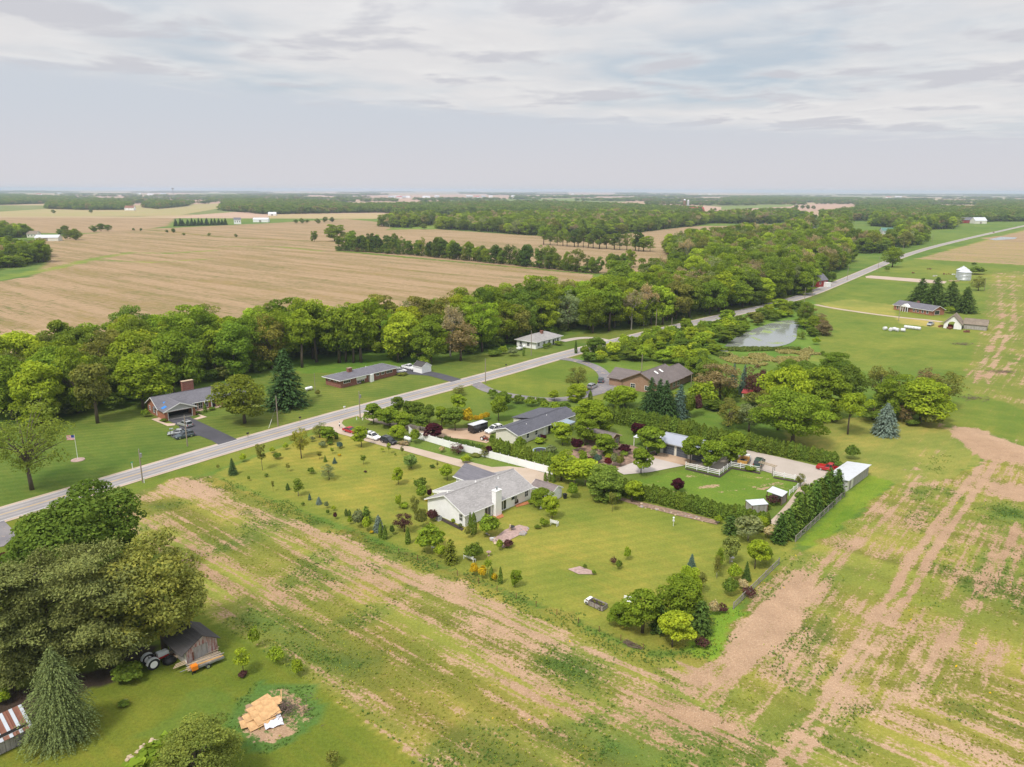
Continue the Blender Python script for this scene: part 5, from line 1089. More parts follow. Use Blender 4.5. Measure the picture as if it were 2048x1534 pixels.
farm('rambling grey roofed house with red addition among far trees', 1705, 488, 34, 16, 5, 10, R(12), 'siding_grey', 'roof_slate'); farm('white roofed outbuilding next to the rambling far house', 1768, 486, 16, 12, 4, 7.5, R(12), 'siding_cream', 'metal_white', 'barn', 1, 'far_barn'); farm('red roofed wing in the far trees right of the rambling house', 1738, 480, 14, 10, 4, 7, R(12), 'barn_red', 'metal_red', 'barn', 0, 'far_barn')
farm('long dark red barn with white end far up the road', 1917, 440, 48, 16, 6, 11, R(0), 'barn_red', 'roof_slate', 'barn', 0, 'far_barn'); farm('pale tin roofed barn beside the long red barn', 1948, 441, 24, 16, 6, 12, R(5), 'siding_cream', 'metal_white', 'barn', 0, 'far_barn')
farm('white two storey farmhouse at the end of the dark pine row', 466, 452, 12, 12, 7.5, 11, R(20), 'siding_white', 'roof_slate', wins=3); farm('long white pole barn right of the farmhouse', 504, 448, 28, 14, 5, 8, R(6), 'siding_white', 'metal_white', 'barn', 0, 'far_barn'); farm('small white barn behind the pole barn', 534, 434.5, 18, 12, 4, 8, R(6), 'siding_white', 'metal_white', 'barn', 0, 'far_barn')
farm('white farmhouse with red roof at the wood end, far left', 247, 426, 26, 14, 7, 13, R(4), 'siding_white', 'metal_rust', wins=3)
farm('cream metal barn with white trailers at the far left', 68, 489, 26, 12, 4.2, 7, R(8), 'siding_cream', 'metal_white', 'barn', 1, 'far_barn'); farm('small white trailer shed at the left field edge', 20, 492, 8, 5, 2.6, 3.5, R(10), 'siding_white', 'metal_white', 'shed', 0, 'far_shed'); farm('tan gabled house behind the cream metal barn', 52, 482, 12, 12, 4.5, 8, R(8), 'siding_cream', 'roof_tan')
farm('white house at the edge of the far wood above the tree rows', 684, 420, 20, 14, 5, 9, R(0), 'siding_white', 'roof_grey'); farm('pale roof showing above the wood at centre right', 1338, 433, 22, 16, 9, 15, R(10), 'siding_grey', 'metal_grey')
farm('red and white dairy barn beside the tall silo', 1377, 425, 40, 22, 9, 17, R(0), 'barn_red', 'metal_red', 'barn', 2, 'far_barn'); farm('white milk house in front of the dairy barn', 1379, 427.5, 16, 14, 6, 10, R(0), 'siding_white', 'metal_white', 'barn', 1, 'far_barn'); farm('white low shed left of the far wood lane', 1347, 428.5, 14, 10, 4, 7, R(0), 'siding_white', 'metal_white', 'shed', 0, 'far_shed')
def silo(label, px, py, r, h, mat):
    e = empty('silo', P(px, py), 0, label, 'silo'); b = MB(); b.lathe([(r, 0), (r, h)], 20); b.build('tower', MAT[mat], e, True); b = MB(); b.lathe([(r * 1.04, h), (r * .9, h + r * .5), (r * .5, h + r * .85), (.05, h + r)], 20); b.build('dome', MAT['metal_white'], e, True)
silo('tall brown stave silo with pale dome at the far dairy farm', 1365.5, 420, 4.2, 32, 'wood_brown'); silo('slim grey silo just right of the brown stave silo', 1373, 419, 3.4, 30, 'trim_grey')
tw = empty('radio_mast', P(345, 403.5), 0, 'thin lattice radio mast on the far left horizon', 'mast'); b = MB()
for k in range(3): a = 2 * math.pi * k / 3; b.tube((3 * math.cos(a), 3 * math.sin(a), 0), (1.2 * math.cos(a), 1.2 * math.sin(a), 62), .5, .4, 5)
b.build('mast_legs', MAT['steel'], tw); b = MB(); b.box(-5, 5, -5, 5, 58, 66); b.build('mast_head', MAT['steel'], tw)
# the far hamlets: small pale farm buildings on the plain
hrng = random.Random(9); hamlet = [(774, 397.5), (782, 397), (790, 398.5), (800, 398), (808, 397.5), (842, 397), (866, 396), (930, 395), (945, 396.5), (960, 395.5), (975, 395), (1020, 394.5), (1140, 388.5), (1165, 387.5), (1395, 387), (1415, 386.5), (270, 394), (292, 395.5), (318, 394), (590, 388.5), (612, 389), (1770, 391), (1788, 390.5), (1682, 386), (1560, 385.5), (1990, 399), (70, 397), (110, 395)]
for i, (px, py) in enumerate(hamlet):
    k = hrng.uniform(.7, 1.5); farm('small pale farm building on the distant plain', px, py, 44 * k, 22, 9, 15, R(hrng.uniform(-20, 20)), hrng.choice(['siding_white', 'siding_white', 'siding_cream', 'siding_grey']), hrng.choice(['metal_white', 'metal_grey', 'metal_white', 'metal_red']), 'barn', 0, 'far_barn')['group'] = 'farm buildings on the distant plain'

# --- lower left: the red shed, the striped barn, the house under the trees
SO = P(379, 1338); SY = R(49); sL = 4.3; sD = 5.0
rs_ = empty('red_shed', SO, SY, 'leaning red plank shed with black roof and bare grey door', 'shed')
b = MB(); b.extr([(.03, 0), (sL - .03, 0), (sL - .03, 2.3), (sL * .52, 3.6), (.03, 2.3)], 'y', .03, sD); b.build('frame', MAT['dark_inside'], rs_)
n = 26
for i in range(n):
    x0_, x1_ = sL * i / n, sL * (i + 1) / n - .02; zz_ = lambda x: 2.3 + 1.3 * (x / (sL * .52) if x < sL * .52 else (sL - x) / (sL * .48)); mid = .24 < (i + .5) / n < .70
    b = MB(); zt0, zt1 = zz_(x0_), zz_(x1_); zb = .08
    if mid: zt0 = zt1 = 2.25
    dd = -.02 - (.02 if mid else 0); b.hexa([(x0_, dd, zb), (x1_, dd, zb), (x1_, .03, zb), (x0_, .03, zb), (x0_, dd, zt0), (x1_, dd, zt1), (x1_, .03, zt1), (x0_, .03, zt0)]); b.build('board', MAT['board_grey' if mid else 'board_red'], rs_)
    if mid: b = MB(); zt0, zt1 = zz_(x0_), zz_(x1_); b.hexa([(x0_, -.02, 2.28), (x1_, -.02, 2.28), (x1_, .03, 2.28), (x0_, .03, 2.28), (x0_, -.02, zt0), (x1_, -.02, zt1), (x1_, .03, zt1), (x0_, .03, zt0)]); b.build('board', MAT['board_red'], rs_)
b = MB(); b.box(.75, 1.55, -.03, .01, .05, 1.75); b.build('dark_doorway', MAT['rust'], rs_)
b = MB(); xr = sL * .52
for xe, ze in ((-.75, 1.95), (sL + .35, 2.1)): q = [(xr, 3.62), (xr, 3.72), (xe, ze + .1), (xe, ze)]; b.extr(q if xe < 1 else q[::-1], 'y', -.35, sD + .3)
b.build('roof', MAT['roof_black'], rs_)
b = MB(); b.box(xr - .08, xr + .08, -.37, sD + .32, 3.69, 3.73); b.build('ridge_cap', MAT['roof_black'], rs_)
for i in range(9): b = MB(); b.box(-.02, .03, .03 + i * sD / 9, (i + 1) * sD / 9, .05, 2.2); b.build('side_board', MAT['white_paint' if i == 0 else 'board_grey'], rs_)
TO = P(68, 1486); TY = heading((0, 1520), (68, 1486)); tL = 13.0
tb = empty('striped_barn', off(TO, TY, -tL, 0), TY, 'old plank barn with rust and silver striped tin roof at the left edge', 'barn')
b = MB(); b.extr([(0, 0), (4.4, 0), (4.4, 2.0), (2.6, 3.2), (0, 2.0)], 'x', .03, tL - .03); b.build('frame', MAT['dark_inside'], tb)
for i in range(26): b = MB(); x = i * tL / 26; b.box(x, x + tL / 26 - .03, -.03, .03, .05, 2.0); b.build('board', MAT['board_grey'], tb)
for i in range(14):
    x0_, x1_ = -.3 + i * (tL + .6) / 14, -.3 + (i + 1) * (tL + .6) / 14 - .02
    for ya, za, yb, zb in ((2.6, 3.25, -.45, 1.72), (2.6, 3.25, 4.9, 1.75)):
        k = .62
        for q0, q1, mt in ((0, k, 'metal_rust'), (k, 1, 'metal_galv')):
            b = MB(); roof_slab(b, x0_ + (x1_ - x0_) * q0, x0_ + (x1_ - x0_) * q1 - .005, ya, za, yb, zb, .04); b.build('roof_sheet', MAT[mt], tb)
VO = P(118, 1178); VY = R(48); vh = gable('hidden_house', 'grey roofed house mostly hidden under the big maple, left edge', off(VO, VY, -15, 0), VY, 15, 9, 2.6, 4.6, 'siding_cream', 'roof_umber', .5); f = on_wall('y0', 15, 9)
for a in (1.5, 5, 9, 12.5): window(vh, f, a, .9, 1.2, 1.2)
# ================================================================== vehicles
def loft(b, secs):
    n = len(secs[0]); k = len(b.v)
    for s in secs: b.v += s
    for i in range(len(secs) - 1):
        for j in range(n):
            q = (j + 1) % n; b.f.append((k + i * n + j, k + (i + 1) * n + j, k + (i + 1) * n + q, k + i * n + q)); b.mi.append(b.m)
    b.f.append(tuple(k + j for j in range(n))); b.mi.append(b.m)
    b.f.append(tuple(k + (len(secs) - 1) * n + n - 1 - j for j in range(n))); b.mi.append(b.m); return b
def wheel_mesh(r, w_):
    t = MB(); n = 16
    def ring(rr, y): return [(rr * math.cos(2 * math.pi * i / n), y, rr * math.sin(2 * math.pi * i / n)) for i in range(n)]
    loft(t, [ring(r * .82, -w_ / 2), ring(r, -w_ / 2 + .04), ring(r, w_ / 2 - .04), ring(r * .82, w_ / 2)])
    h = MB(); loft(h, [ring(r * .62, -w_ / 2 - .012), ring(r * .64, -w_ / 2 + .03), ring(r * .64, w_ / 2 - .03), ring(r * .62, w_ / 2 + .012)])
    return t.mesh('tyre', MAT['rubber'], False), h.mesh('rim', MAT['chrome'], False)
WM = {}
def wheel(par, x, y, r, w_=.24):
    if (r, w_) not in WM: WM[(r, w_)] = wheel_mesh(r, w_)
    t, h = WM[(r, w_)]; o = bpy.data.objects.new('wheel', t); link(o, par); o.location = (x, y, r); q = bpy.data.objects.new('rim', h); link(q, o); return o
def car(label, px, py, yaw, paint, kind='suv', scale=1.0, roof=None, group=None, name=None):
    l, w_, h, belt, hood = dict(suv=(4.7, 1.9, 1.70, 1.05, 1.0), sedan=(4.8, 1.84, 1.42, .92, .86), pickup=(5.8, 2.0, 1.85, 1.12, 1.12), van=(5.3, 2.0, 1.9, 1.12, 1.05))[kind]
    e = empty(name or ('pickup_truck' if kind == 'pickup' else 'car'), P(px, py), yaw, label, 'pickup' if kind == 'pickup' else 'car', group); e.scale = (scale,) * 3
    hw = w_ / 2; L = l / 2; gb = .28
    def sec(x, zb, zt, k=1.0):
        a = hw * k; return [(x, -a * .93, zb), (x, -a, zb + .18), (x, -a, zt - .18), (x, -a * .90, zt), (x, a * .90, zt), (x, a, zt - .18), (x, a, zb + .18), (x, a * .93, zb)]
    b = MB()
    if kind == 'pickup':
        xb = -L * .22
        loft(b, [sec(xb, gb + .08, belt), sec(L * .30, gb, belt), sec(L * .42, gb, hood), sec(L * .82, gb, hood - .06), sec(L * .97, gb + .05, hood - .18, .96), sec(L, gb + .12, hood - .34, .9)])
        body = b.build('body', MAT[paint], e)
        b = MB(); b.box(-L, xb - .02, -hw, hw, gb + .12, .62); b.box(-L, xb - .02, -hw, -hw + .1, .62, belt); b.box(-L, xb - .02, hw - .1, hw, .62, belt); b.box(-L, -L + .1, -hw + .1, hw - .1, .62, belt); b.box(xb - .14, xb - .04, -hw + .1, hw - .1, .62, belt); b.build('bed', MAT[paint], e)
        b = MB(); b.box(-L + .11, xb - .15, -hw + .11, hw - .11, .621, .66); b.build('bed_liner', MAT['black_plastic'], e)
        c0, c1, t0, t1 = xb + .02, L * .40, xb + .16, L * .16
    else:
        rear = belt if kind != 'sedan' else belt - .02
        loft(b, [sec(-L, gb + .14, rear - .28, .9), sec(-L * .97, gb + .06, rear - .06, .95), sec(-L * .8, gb, rear), sec(L * .30, gb, belt), sec(L * .44, gb, hood), sec(L * .80, gb, hood - .10), sec(L * .96, gb + .05, hood - .22, .95), sec(L, gb + .12, hood - .36, .88)])
        body = b.build('body', MAT[paint], e)
        c0, c1, t0, t1 = (-L * .95, L * .42, -L * .80, L * .10) if kind != 'sedan' else (-L * .74, L * .40, -L * .42, L * .06)
    a0, a1 = hw * .90, hw * .74; zt = h - .07
    g = MB(); g.hexa([(c0 + .03, -a0 + .02, belt - .02), (c1 - .03, -a0 + .02, belt - .02), (c1 - .03, a0 - .02, belt - .02), (c0 + .03, a0 - .02, belt - .02), (t0 + .02, -a1, zt), (t1 - .02, -a1, zt), (t1 - .02, a1, zt), (t0 + .02, a1, zt)]); g.build('windows', MAT['glass_dark'], e)
    r_ = MB(); r_.hexa([(t0 - .04, -a1 - .03, zt - .01), (t1 + .04, -a1 - .03, zt - .01), (t1 + .04, a1 + .03, zt - .01), (t0 - .04, a1 + .03, zt - .01), (t0 + .06, -a1 + .06, h), (t1 - .08, -a1 + .06, h), (t1 - .08, a1 - .06, h), (t0 + .06, a1 - .06, h)]); rf = r_.build('roof', MAT[roof or paint], e)
    if kind in ('suv', 'van'):
        b = MB()
        b.box(t0 + .1, t1 - .2, -a1 + .02, -a1 + .07, h - .01, h + .05); b.build('roof_rail', MAT['steel'], rf); b = MB(); b.box(t0 + .1, t1 - .2, a1 - .07, a1 - .02, h - .01, h + .05); b.build('roof_rail', MAT['steel'], rf)
        b = MB(); b.box(t1 - 1.1, t1 - .35, -a1 + .22, a1 - .22, h + .001, h + .012); b.build('sunroof', MAT['glass_dark'], rf)
    for s in (-1, 1):
        for xb_, xt_ in ((c0, t0), (c1, t1), ((c0 + c1) / 2 - .1, (t0 + t1) / 2 - .05)) + ((((c0 * .62 + c1 * .38)) - .2, t0 * .66 + t1 * .34 - .1),) * (kind in ('suv', 'van')):
            b = MB(); d = .045; b.hexa([(xb_ - d, s * a0 - .03, belt - .03), (xb_ + d, s * a0 - .03, belt - .03), (xb_ + d, s * a0 + .015, belt - .03), (xb_ - d, s * a0 + .015, belt - .03), (xt_ - d, s * a1 - .03, zt), (xt_ + d, s * a1 - .03, zt), (xt_ + d, s * a1 + .02, zt), (xt_ - d, s * a1 + .02, zt)]); b.build('pillar', MAT[paint], e)
        b = MB(); b.cbox((L * .36, s * (hw + .10), belt + .08), (.16, .2, .14)); b.build('wing_mirror', MAT[paint], e)
        b = MB(); b.cbox((L * .955, s * hw * .70, hood - .34), (.16, .34, .16)); b.build('headlight', MAT['lamp_glass'], e)
        b = MB(); b.cbox((-L * (.975 if kind != 'pickup' else .998), s * hw * .80, belt - .26), (.12, .22, .3)); b.build('taillight', MAT['lamp_red'], e)
        for x in (-L * .60, L * .62): wheel(e, x, s * (hw - .13), .36 if kind != 'sedan' else .33)
    b = MB(); b.box(L * .93, L * 1.005, -hw * .55, hw * .55, gb + .22, gb + .40); b.build('grille', MAT['black_plastic'], e)
    return e
DV = heading((690, 862), (795, 893)); 
car('red sedan leading the three cars on the gravel drive', 702, 867, DV, 'paint_red', 'sedan'); car('white crossover between the red and black cars on the gravel drive', 746.5, 879.5, DV, 'paint_white', 'suv'); car('black crossover, lowest of the three cars on the gravel drive', 778.5, 888, DV, 'paint_black', 'suv')
car('silver crossover in front of the open brick garage', 371.5, 857, heading((384, 858), (358, 850)), 'paint_silver', 'suv'); car('pale silver sedan parked behind the slate wagon', 356, 873.5, heading((370, 872), (345, 875)), 'paint_silver', 'sedan'); car('slate blue wagon parked at the end of the asphalt bulge', 370, 879.5, heading((388, 874), (352, 882)), 'paint_slate', 'suv')
car('white crossover parked at the corner of the brick ranch', 799, 746.5, heading((787, 747), (811, 744)), 'paint_white', 'suv'); car('white pickup beside the white shed', 818, 739.5, heading((803, 734), (830, 740)), 'paint_white', 'pickup')
car('silver crossover at the edge of the oval lawn', 1185, 775, heading((1174, 779), (1197, 768)), 'paint_silver', 'suv'); car('dark grey crossover on the worn asphalt court', 1201.5, 762.5, heading((1202, 766), (1204, 752)), 'paint_slate', 'suv')
car('white van beside the black trailer and the long house', 989, 864.5, heading((1003, 860), (975, 868)), 'paint_white', 'van'); car('dark green wagon parked behind the white rail fence', 1519, 927, heading((1513, 934), (1524, 916)), 'paint_green', 'van'); car('bright red pickup by the low barn', 1661, 937.5, heading((1687, 941), (1637, 931)), 'paint_red', 'pickup'); car('silver pickup on the grass by the arched barn', 1860, 645, heading((1868, 641), (1852, 648)), 'paint_silver', 'pickup')
car('white car half hidden behind the round tree of the brick house', 472, 813, heading((460, 815), (490, 810)), 'paint_white', 'sedan'); car('dark car far up the road', 1985, 458.6, heading((1975, 461), (1995, 456)), 'paint_darkred', 'sedan')
# stake-bed truck
e = empty('stake_truck', P(1489, 925), heading((1483, 934), (1495, 916)), 'white truck with yellow wooden stake bed behind the rail fence', 'truck')
b = MB(); b.box(-2.5, 1.0, -1.0, 1.0, .75, .85); b.build('bed_floor', MAT['plank_grey'], e)
for nm, bx_ in (('side', (-2.5, 1.0, -1.04, -1.0)), ('side', (-2.5, 1.0, 1.0, 1.04)), ('end', (-2.54, -2.5, -1.0, 1.0)), ('end', (1.0, 1.04, -1.0, 1.0))):
    for k in range(3): b = MB(); b.box(bx_[0], bx_[1], bx_[2], bx_[3], .9 + k * .27, 1.12 + k * .27); b.build('stake_board', MAT['wood_yellow'], e)
b = MB(); b.box(1.15, 2.5, -.92, .92, .45, 1.25); b.box(1.2, 2.2, -.84, .84, 1.25, 1.9); b.build('cab', MAT['paint_white'], e); b = MB(); b.box(2.5, 3.3, -.9, .9, .45, 1.15); b.build('hood', MAT['paint_white'], e); b = MB(); b.box(1.28, 2.215, -.86, .86, 1.32, 1.75); b.build('windows', MAT['glass_dark'], e)
for x in (-1.6, 2.6):
    for s in (-1, 1): wheel(e, x, s * .85, .38)
cg = MB(); crng = random.Random(4)
for i in range(6): cg.cbox((crng.uniform(-1.8, .4), crng.uniform(-.6, .6), .98), (.6, .5, .24), crng.uniform(0, 3))
cg.build('load', MAT['black_plastic'], e)
# enclosed black trailer
e = empty('box_trailer', P(957, 863.5), heading((941, 866), (973, 856)), 'black enclosed trailer with pale roof on the tan gravel court', 'trailer')
b = MB(); b.box(-2.7, 2.5, -1.05, 1.05, .5, 2.35); b.hexa([(2.5, -1.05, .5), (3.1, -.4, .5), (3.1, .4, .5), (2.5, 1.05, .5), (2.5, -1.05, 2.35), (3.1, -.4, 2.2), (3.1, .4, 2.2), (2.5, 1.05, 2.35)]); b.build('box', MAT['paint_black'], e)
b = MB(); b.box(-2.72, 2.52, -1.07, 1.07, 2.352, 2.44); b.build('roof', MAT['metal_white'], e); b = MB(); b.box(2.515, 2.55, -1.0, 1.0, .6, 2.25); b.build('front_panel', MAT['chrome'], e); b = MB(); b.tube((3.0, 0, .5), (4.2, 0, .45), .06); b.build('tongue', MAT['steel'], e)
for x in (-.6, .3):
    for s in (-1, 1): wheel(e, x, s * 1.08, .34, .2)
# riding mower / small red tractor by the small hedge
def tractor(label, px, py, yaw, s, red, grey, name='tractor'):
    e = empty(name, P(px, py), yaw, label, 'tractor'); e.scale = (s,) * 3
    b = MB(); b.box(-.5, 1.45, -.2, .2, .55, .85); b.box(.35, 1.4, -.24, .24, .6, .8); b.build('chassis', MAT[red], e)
    b = MB(); b.extr([(.25, .85), (1.5, .85), (1.5, 1.22), (1.35, 1.32), (.25, 1.38)], 'y', -.29, .29); b.build('bonnet', MAT[grey], e); b = MB(); b.box(1.5, 1.54, -.25, .25, .8, 1.2); b.build('grille', MAT['steel'], e)
    for sd in (-1, 1):
        wheel(e, -.55, sd * .72, .68, .34).children[0].data.materials; wheel(e, 1.15, sd * .62, .40, .2)
        b = MB(); pts = [(-.55 + .76 * math.cos(R(a)), .68 + .76 * math.sin(R(a))) for a in range(20, 171, 25)]; pts2 = [(-.55 + .71 * math.cos(R(a)), .68 + .71 * math.sin(R(a))) for a in range(170, 19, -25)]; ya, yb = sorted((sd * .5, sd * .92)); b.extr((pts + pts2)[::-1], 'y', ya, yb); b.build('fender', MAT[grey], e)
    b = MB(); b.cbox((-.45, 0, 1.02), (.4, .46, .07)); b.cbox((-.66, 0, 1.18), (.06, .44, .3)); b.build('seat', MAT['steel'], e)
    b = MB(); b.tube((.2, 0, 1.3), (-.08, 0, 1.5), .025); b.build('steering_column', MAT['steel'], e); b = MB(); b.tube((-.08, 0, 1.49), (-.10, 0, 1.52), .2, .2, 14); b.build('steering_wheel', MAT['black_plastic'], e); b = MB(); b.tube((.9, .2, 1.3), (.9, .2, 1.75), .03); b.build('exhaust', MAT['rust'], e); return e
WM[(.68, .34)] = wheel_mesh(.68, .34); WM[(.68, .34)][1].materials[0] = MAT['paint_white']; WM[(.40, .2)] = wheel_mesh(.40, .2); WM[(.40, .2)][1].materials[0] = MAT['paint_white']
tractor('vintage grey and red tractor with white wheels beside the red shed', 316, 1334, heading((302, 1340), (334, 1325)), 1.15, 'tractor_red', 'tractor_grey'); tractor('small rusty orange tractor at the end of the low hedge', 970, 881, heading((962, 880), (978, 884)), .75, 'tractor_red', 'rust')
# lumber trailer by the shed
TYW = heading((380, 1345), (438, 1322)); tp = P(413, 1336)
e = empty('utility_trailer', tp, TYW, 'flat trailer stacked with planks before the red shed', 'trailer'); b = MB(); b.box(-2.0, 2.4, -.75, .75, .5, .58); b.box(-2.0, 2.4, -.79, -.75, .5, .75); b.box(-2.0, 2.4, .75, .79, .5, .75); b.build('deck', MAT['steel'], e)
b = MB(); b.tube((-2.0, 0, .5), (-3.1, 0, .45), .05); b.build('tongue', MAT['steel'], e)
for s in (-1, 1): wheel(e, .2, s * .9, .33, .2)
lrng = random.Random(3)
for i in range(9):
    q = off(tp, TYW, lrng.uniform(-.3, .5), -.62 + .155 * i); b = MB(); b.box(-2.2, 2.2, -.065, .065, 0, .05); o = b.build('plank', MAT[('plank_pale', 'plank_grey', 'wood_yellow', 'plank_pale')[i % 4]]); o.location = (q[0], q[1], .585 + .06 * (i % 3)); o.rotation_euler = (0, 0, TYW + lrng.uniform(-.05, .05)); tag(o, 'long loose plank lying on the flat trailer', 'plank', 'planks stacked on the flat trailer')
for i in range(3):
    q = off(tp, TYW, -.6 + .2 * i, 1.35 + .25 * i); b = MB(); b.box(-2.9, 2.9, -.08, .08, 0, .06); o = b.build('plank', MAT['plank_pale']); o.location = (q[0], q[1], .45 + .1 * i); o.rotation_euler = (0, 0, TYW + .03 * i); tag(o, 'long plank propped along the shed front behind the trailer', 'plank', 'planks propped along the shed')
for px, py in ((386, 1334), (430, 1320)):
    b = MB(); b.box(-.5, .5, -.06, .06, .38, .44); b.tube((-.4, 0, 0), (-.4, 0, .4), .04); b.tube((.4, 0, 0), (.4, 0, .4), .04); o = b.build('trestle', MAT['wood_brown']); q = P(px, py); o.location = (q[0], q[1], 0); o.rotation_euler = (0, 0, TYW + R(90)); tag(o, 'low trestle holding planks by the shed, %s end' % ('left' if px < 400 else 'right'), 'trestle')
e = empty('engine_hoist', P(394, 1350), TYW, 'orange engine cowl on a stand at the trailer tongue', 'engine'); b = MB(); b.cbox((0, 0, .85), (.75, .7, .6)); b.cbox((.0, 0, 1.17), (.5, .5, .1)); b.build('cowl', MAT['orange_paint'], e); b = MB(); b.box(-.1, .1, -.1, .1, 0, .6); b.cbox((-.3, -.2, .3), (.1, .1, .6), 0, .3); b.build('stand', MAT['black_plastic'], e)
e = empty('tarped_heap', P(343, 1328), 0, 'low dark tarp heap between tractor and shed', 'heap'); b = MB(); b.lathe([(.9, 0), (.85, .35), (.5, .7), (.1, .8)], 9); b.build('tarp', MAT['black_plastic'], e, True)
for i, (px, py) in enumerate(((352, 1318), (350, 1312), (356, 1310), (357, 1322), (347, 1320))):
    q = P(px, py); b = MB(); b.tube((-.5, 0, .2), (.5, 0, .2), .2, .18, 9); o = b.build('log', MAT['plank_pale' if i % 2 else 'wood_brown']); o.location = (q[0], q[1], .0 + .1 * (i % 2)); o.rotation_euler = (0, 0, i * 1.1); tag(o, 'sawn log in the pile under the shed eave', 'log', 'logs under the shed eave')

# ================================================================== poles
def pole(label, px, pb, pt, arm=None, box=None, h=None, lean=0.0, r=.15):
    H = h or HT(px, pb, pt); e = empty('utility_pole', P(px, pb), 0, label, 'pole'); b = MB(); b.tube((0, 0, -.2), (lean * H, 0, H), r, r * .72, 9); b.build('shaft', MAT['pole_wood'], e)
    if arm:
        b = MB(); b.cbox((lean * H * .94, 0, H * .94), (arm, .12, .12), YV); ar = b.build('crossarm', MAT['pole_wood'], e)
        for k in (-.45, 0, .45): b = MB(); q = Vector((math.cos(YV), math.sin(YV))) * arm * k; b.tube((q.x + lean * H * .94, q.y, H * .94 + .06), (q.x + lean * H * .94, q.y, H * .94 + .24), .05, .03, 6); b.build('insulator', MAT['trim_grey'], ar)
    else: b = MB(); b.tube((0, 0, H), (0, 0, H + .25), .05, .04, 6); b.build('insulator', MAT['trim_grey'], e)
    if box: b = MB(); b.tube((.32, 0, H * .78), (.32, 0, H * .78 + .85), .24, .24, 10); b.tube((.32, 0, H * .78 + .85), (.32, 0, H * .78 + .95), .2, .05, 8); b.build('transformer', MAT['steel'], e)
    return e
pole('pole with dark transformer can beside the road, nearest the flagpole', 287, 970, 905, box=True); pole('bare wooden pole in front of the parked slate wagon', 376, 897, 836); pole('bare pole in the lawn between the dark spruce and the road', 557, 856, 796); pole('pole with transformer on the grass wedge by the gravel drive', 721, 840, 786, box=True)
pole('pole at the verge of the oval lawn', 971, 767, 719); pole('pole before the white cottage', 1062, 711, 662); pole('pole beside the shrubs north of the road', 1311, 655, 616); pole('thin pole at the bend by the shrubs', 1342, 663, 634); pole('short pole right of the brown roofed house', 1382, 770, 744, r=.12); pole('pole topped by a white lamp box left of the brown roof', 1283, 742, 708)
pole('yellowish pole by the red brick house', 1623, 588, 560, h=9); pole('pole on the road verge across from the far pasture', 1607, 604, 578, h=9); pole('pole on the near verge by the first far pasture', 1692.5, 556, 529, h=10); pole('pole at the lone roadside tree', 1754, 537, 507, h=11); pole('pole past the lone roadside tree', 1804, 495, 480, h=11); pole('pole at the far bend of the road', 1862, 481, 470, h=11); pole('power pole on the far lawn before the brick ranch', 1796, 637, 612, h=8); pole('slim pole between the dark spruce and brick ranch', 631, 788, 752, h=6, r=.1); pole('pole standing among the far right hedge trees', 1967, 575, 541, h=8)
# ivy-clad pole
plant('column', 1151.5, 706, 680, 7, 'dark', 'ivy covered pole stump at the loop drive mouth')
# flag
fq = P(157, 926); e = empty('flagpole', fq, 0, 'white flagpole flying a red, white and blue flag', 'flagpole'); b = MB(); FH = HT(157, 926, 875); b.tube((0, 0, 0), (0, 0, FH), .06, .04, 8); b.build('pole', MAT['white_paint'], e); b = MB(); b.lathe([(.02, FH), (.09, FH + .08), (.02, FH + .16)], 10); b.build('finial', MAT['wood_yellow'], e)
fl_ = MB(); fw, fhh = 1.9, 1.15; NS = 13
def fpt(u, v): return (-u * fw * .97, -.16 * math.sin(u * 6.0) * u - .1 * u, FH - .15 - v * fhh - .10 * u * u)
for i in range(NS):
    for k in range(10):
        u0, u1, v0, v1 = k / 10, (k + 1) / 10, i / NS, (i + 1) / NS; fl_.m = 2 if (u1 <= .41 and i < 7) else (0 if i % 2 == 0 else 1); fl_.face([fpt(u0, v0), fpt(u1, v0), fpt(u1, v1), fpt(u0, v1)])
fl_.build('flag', [MAT['flag_red'], MAT['cloth_white'], MAT['flag_blue']], e)
e = empty('mulch_ring', fq, 0, 'round bed of stones and mulch at the flagpole foot', 'flower bed'); b = MB(); b.lathe([(1.5, 0), (1.45, .12), (.8, .18)], 18); b.build('mulch', MAT['stone_pink'], e)

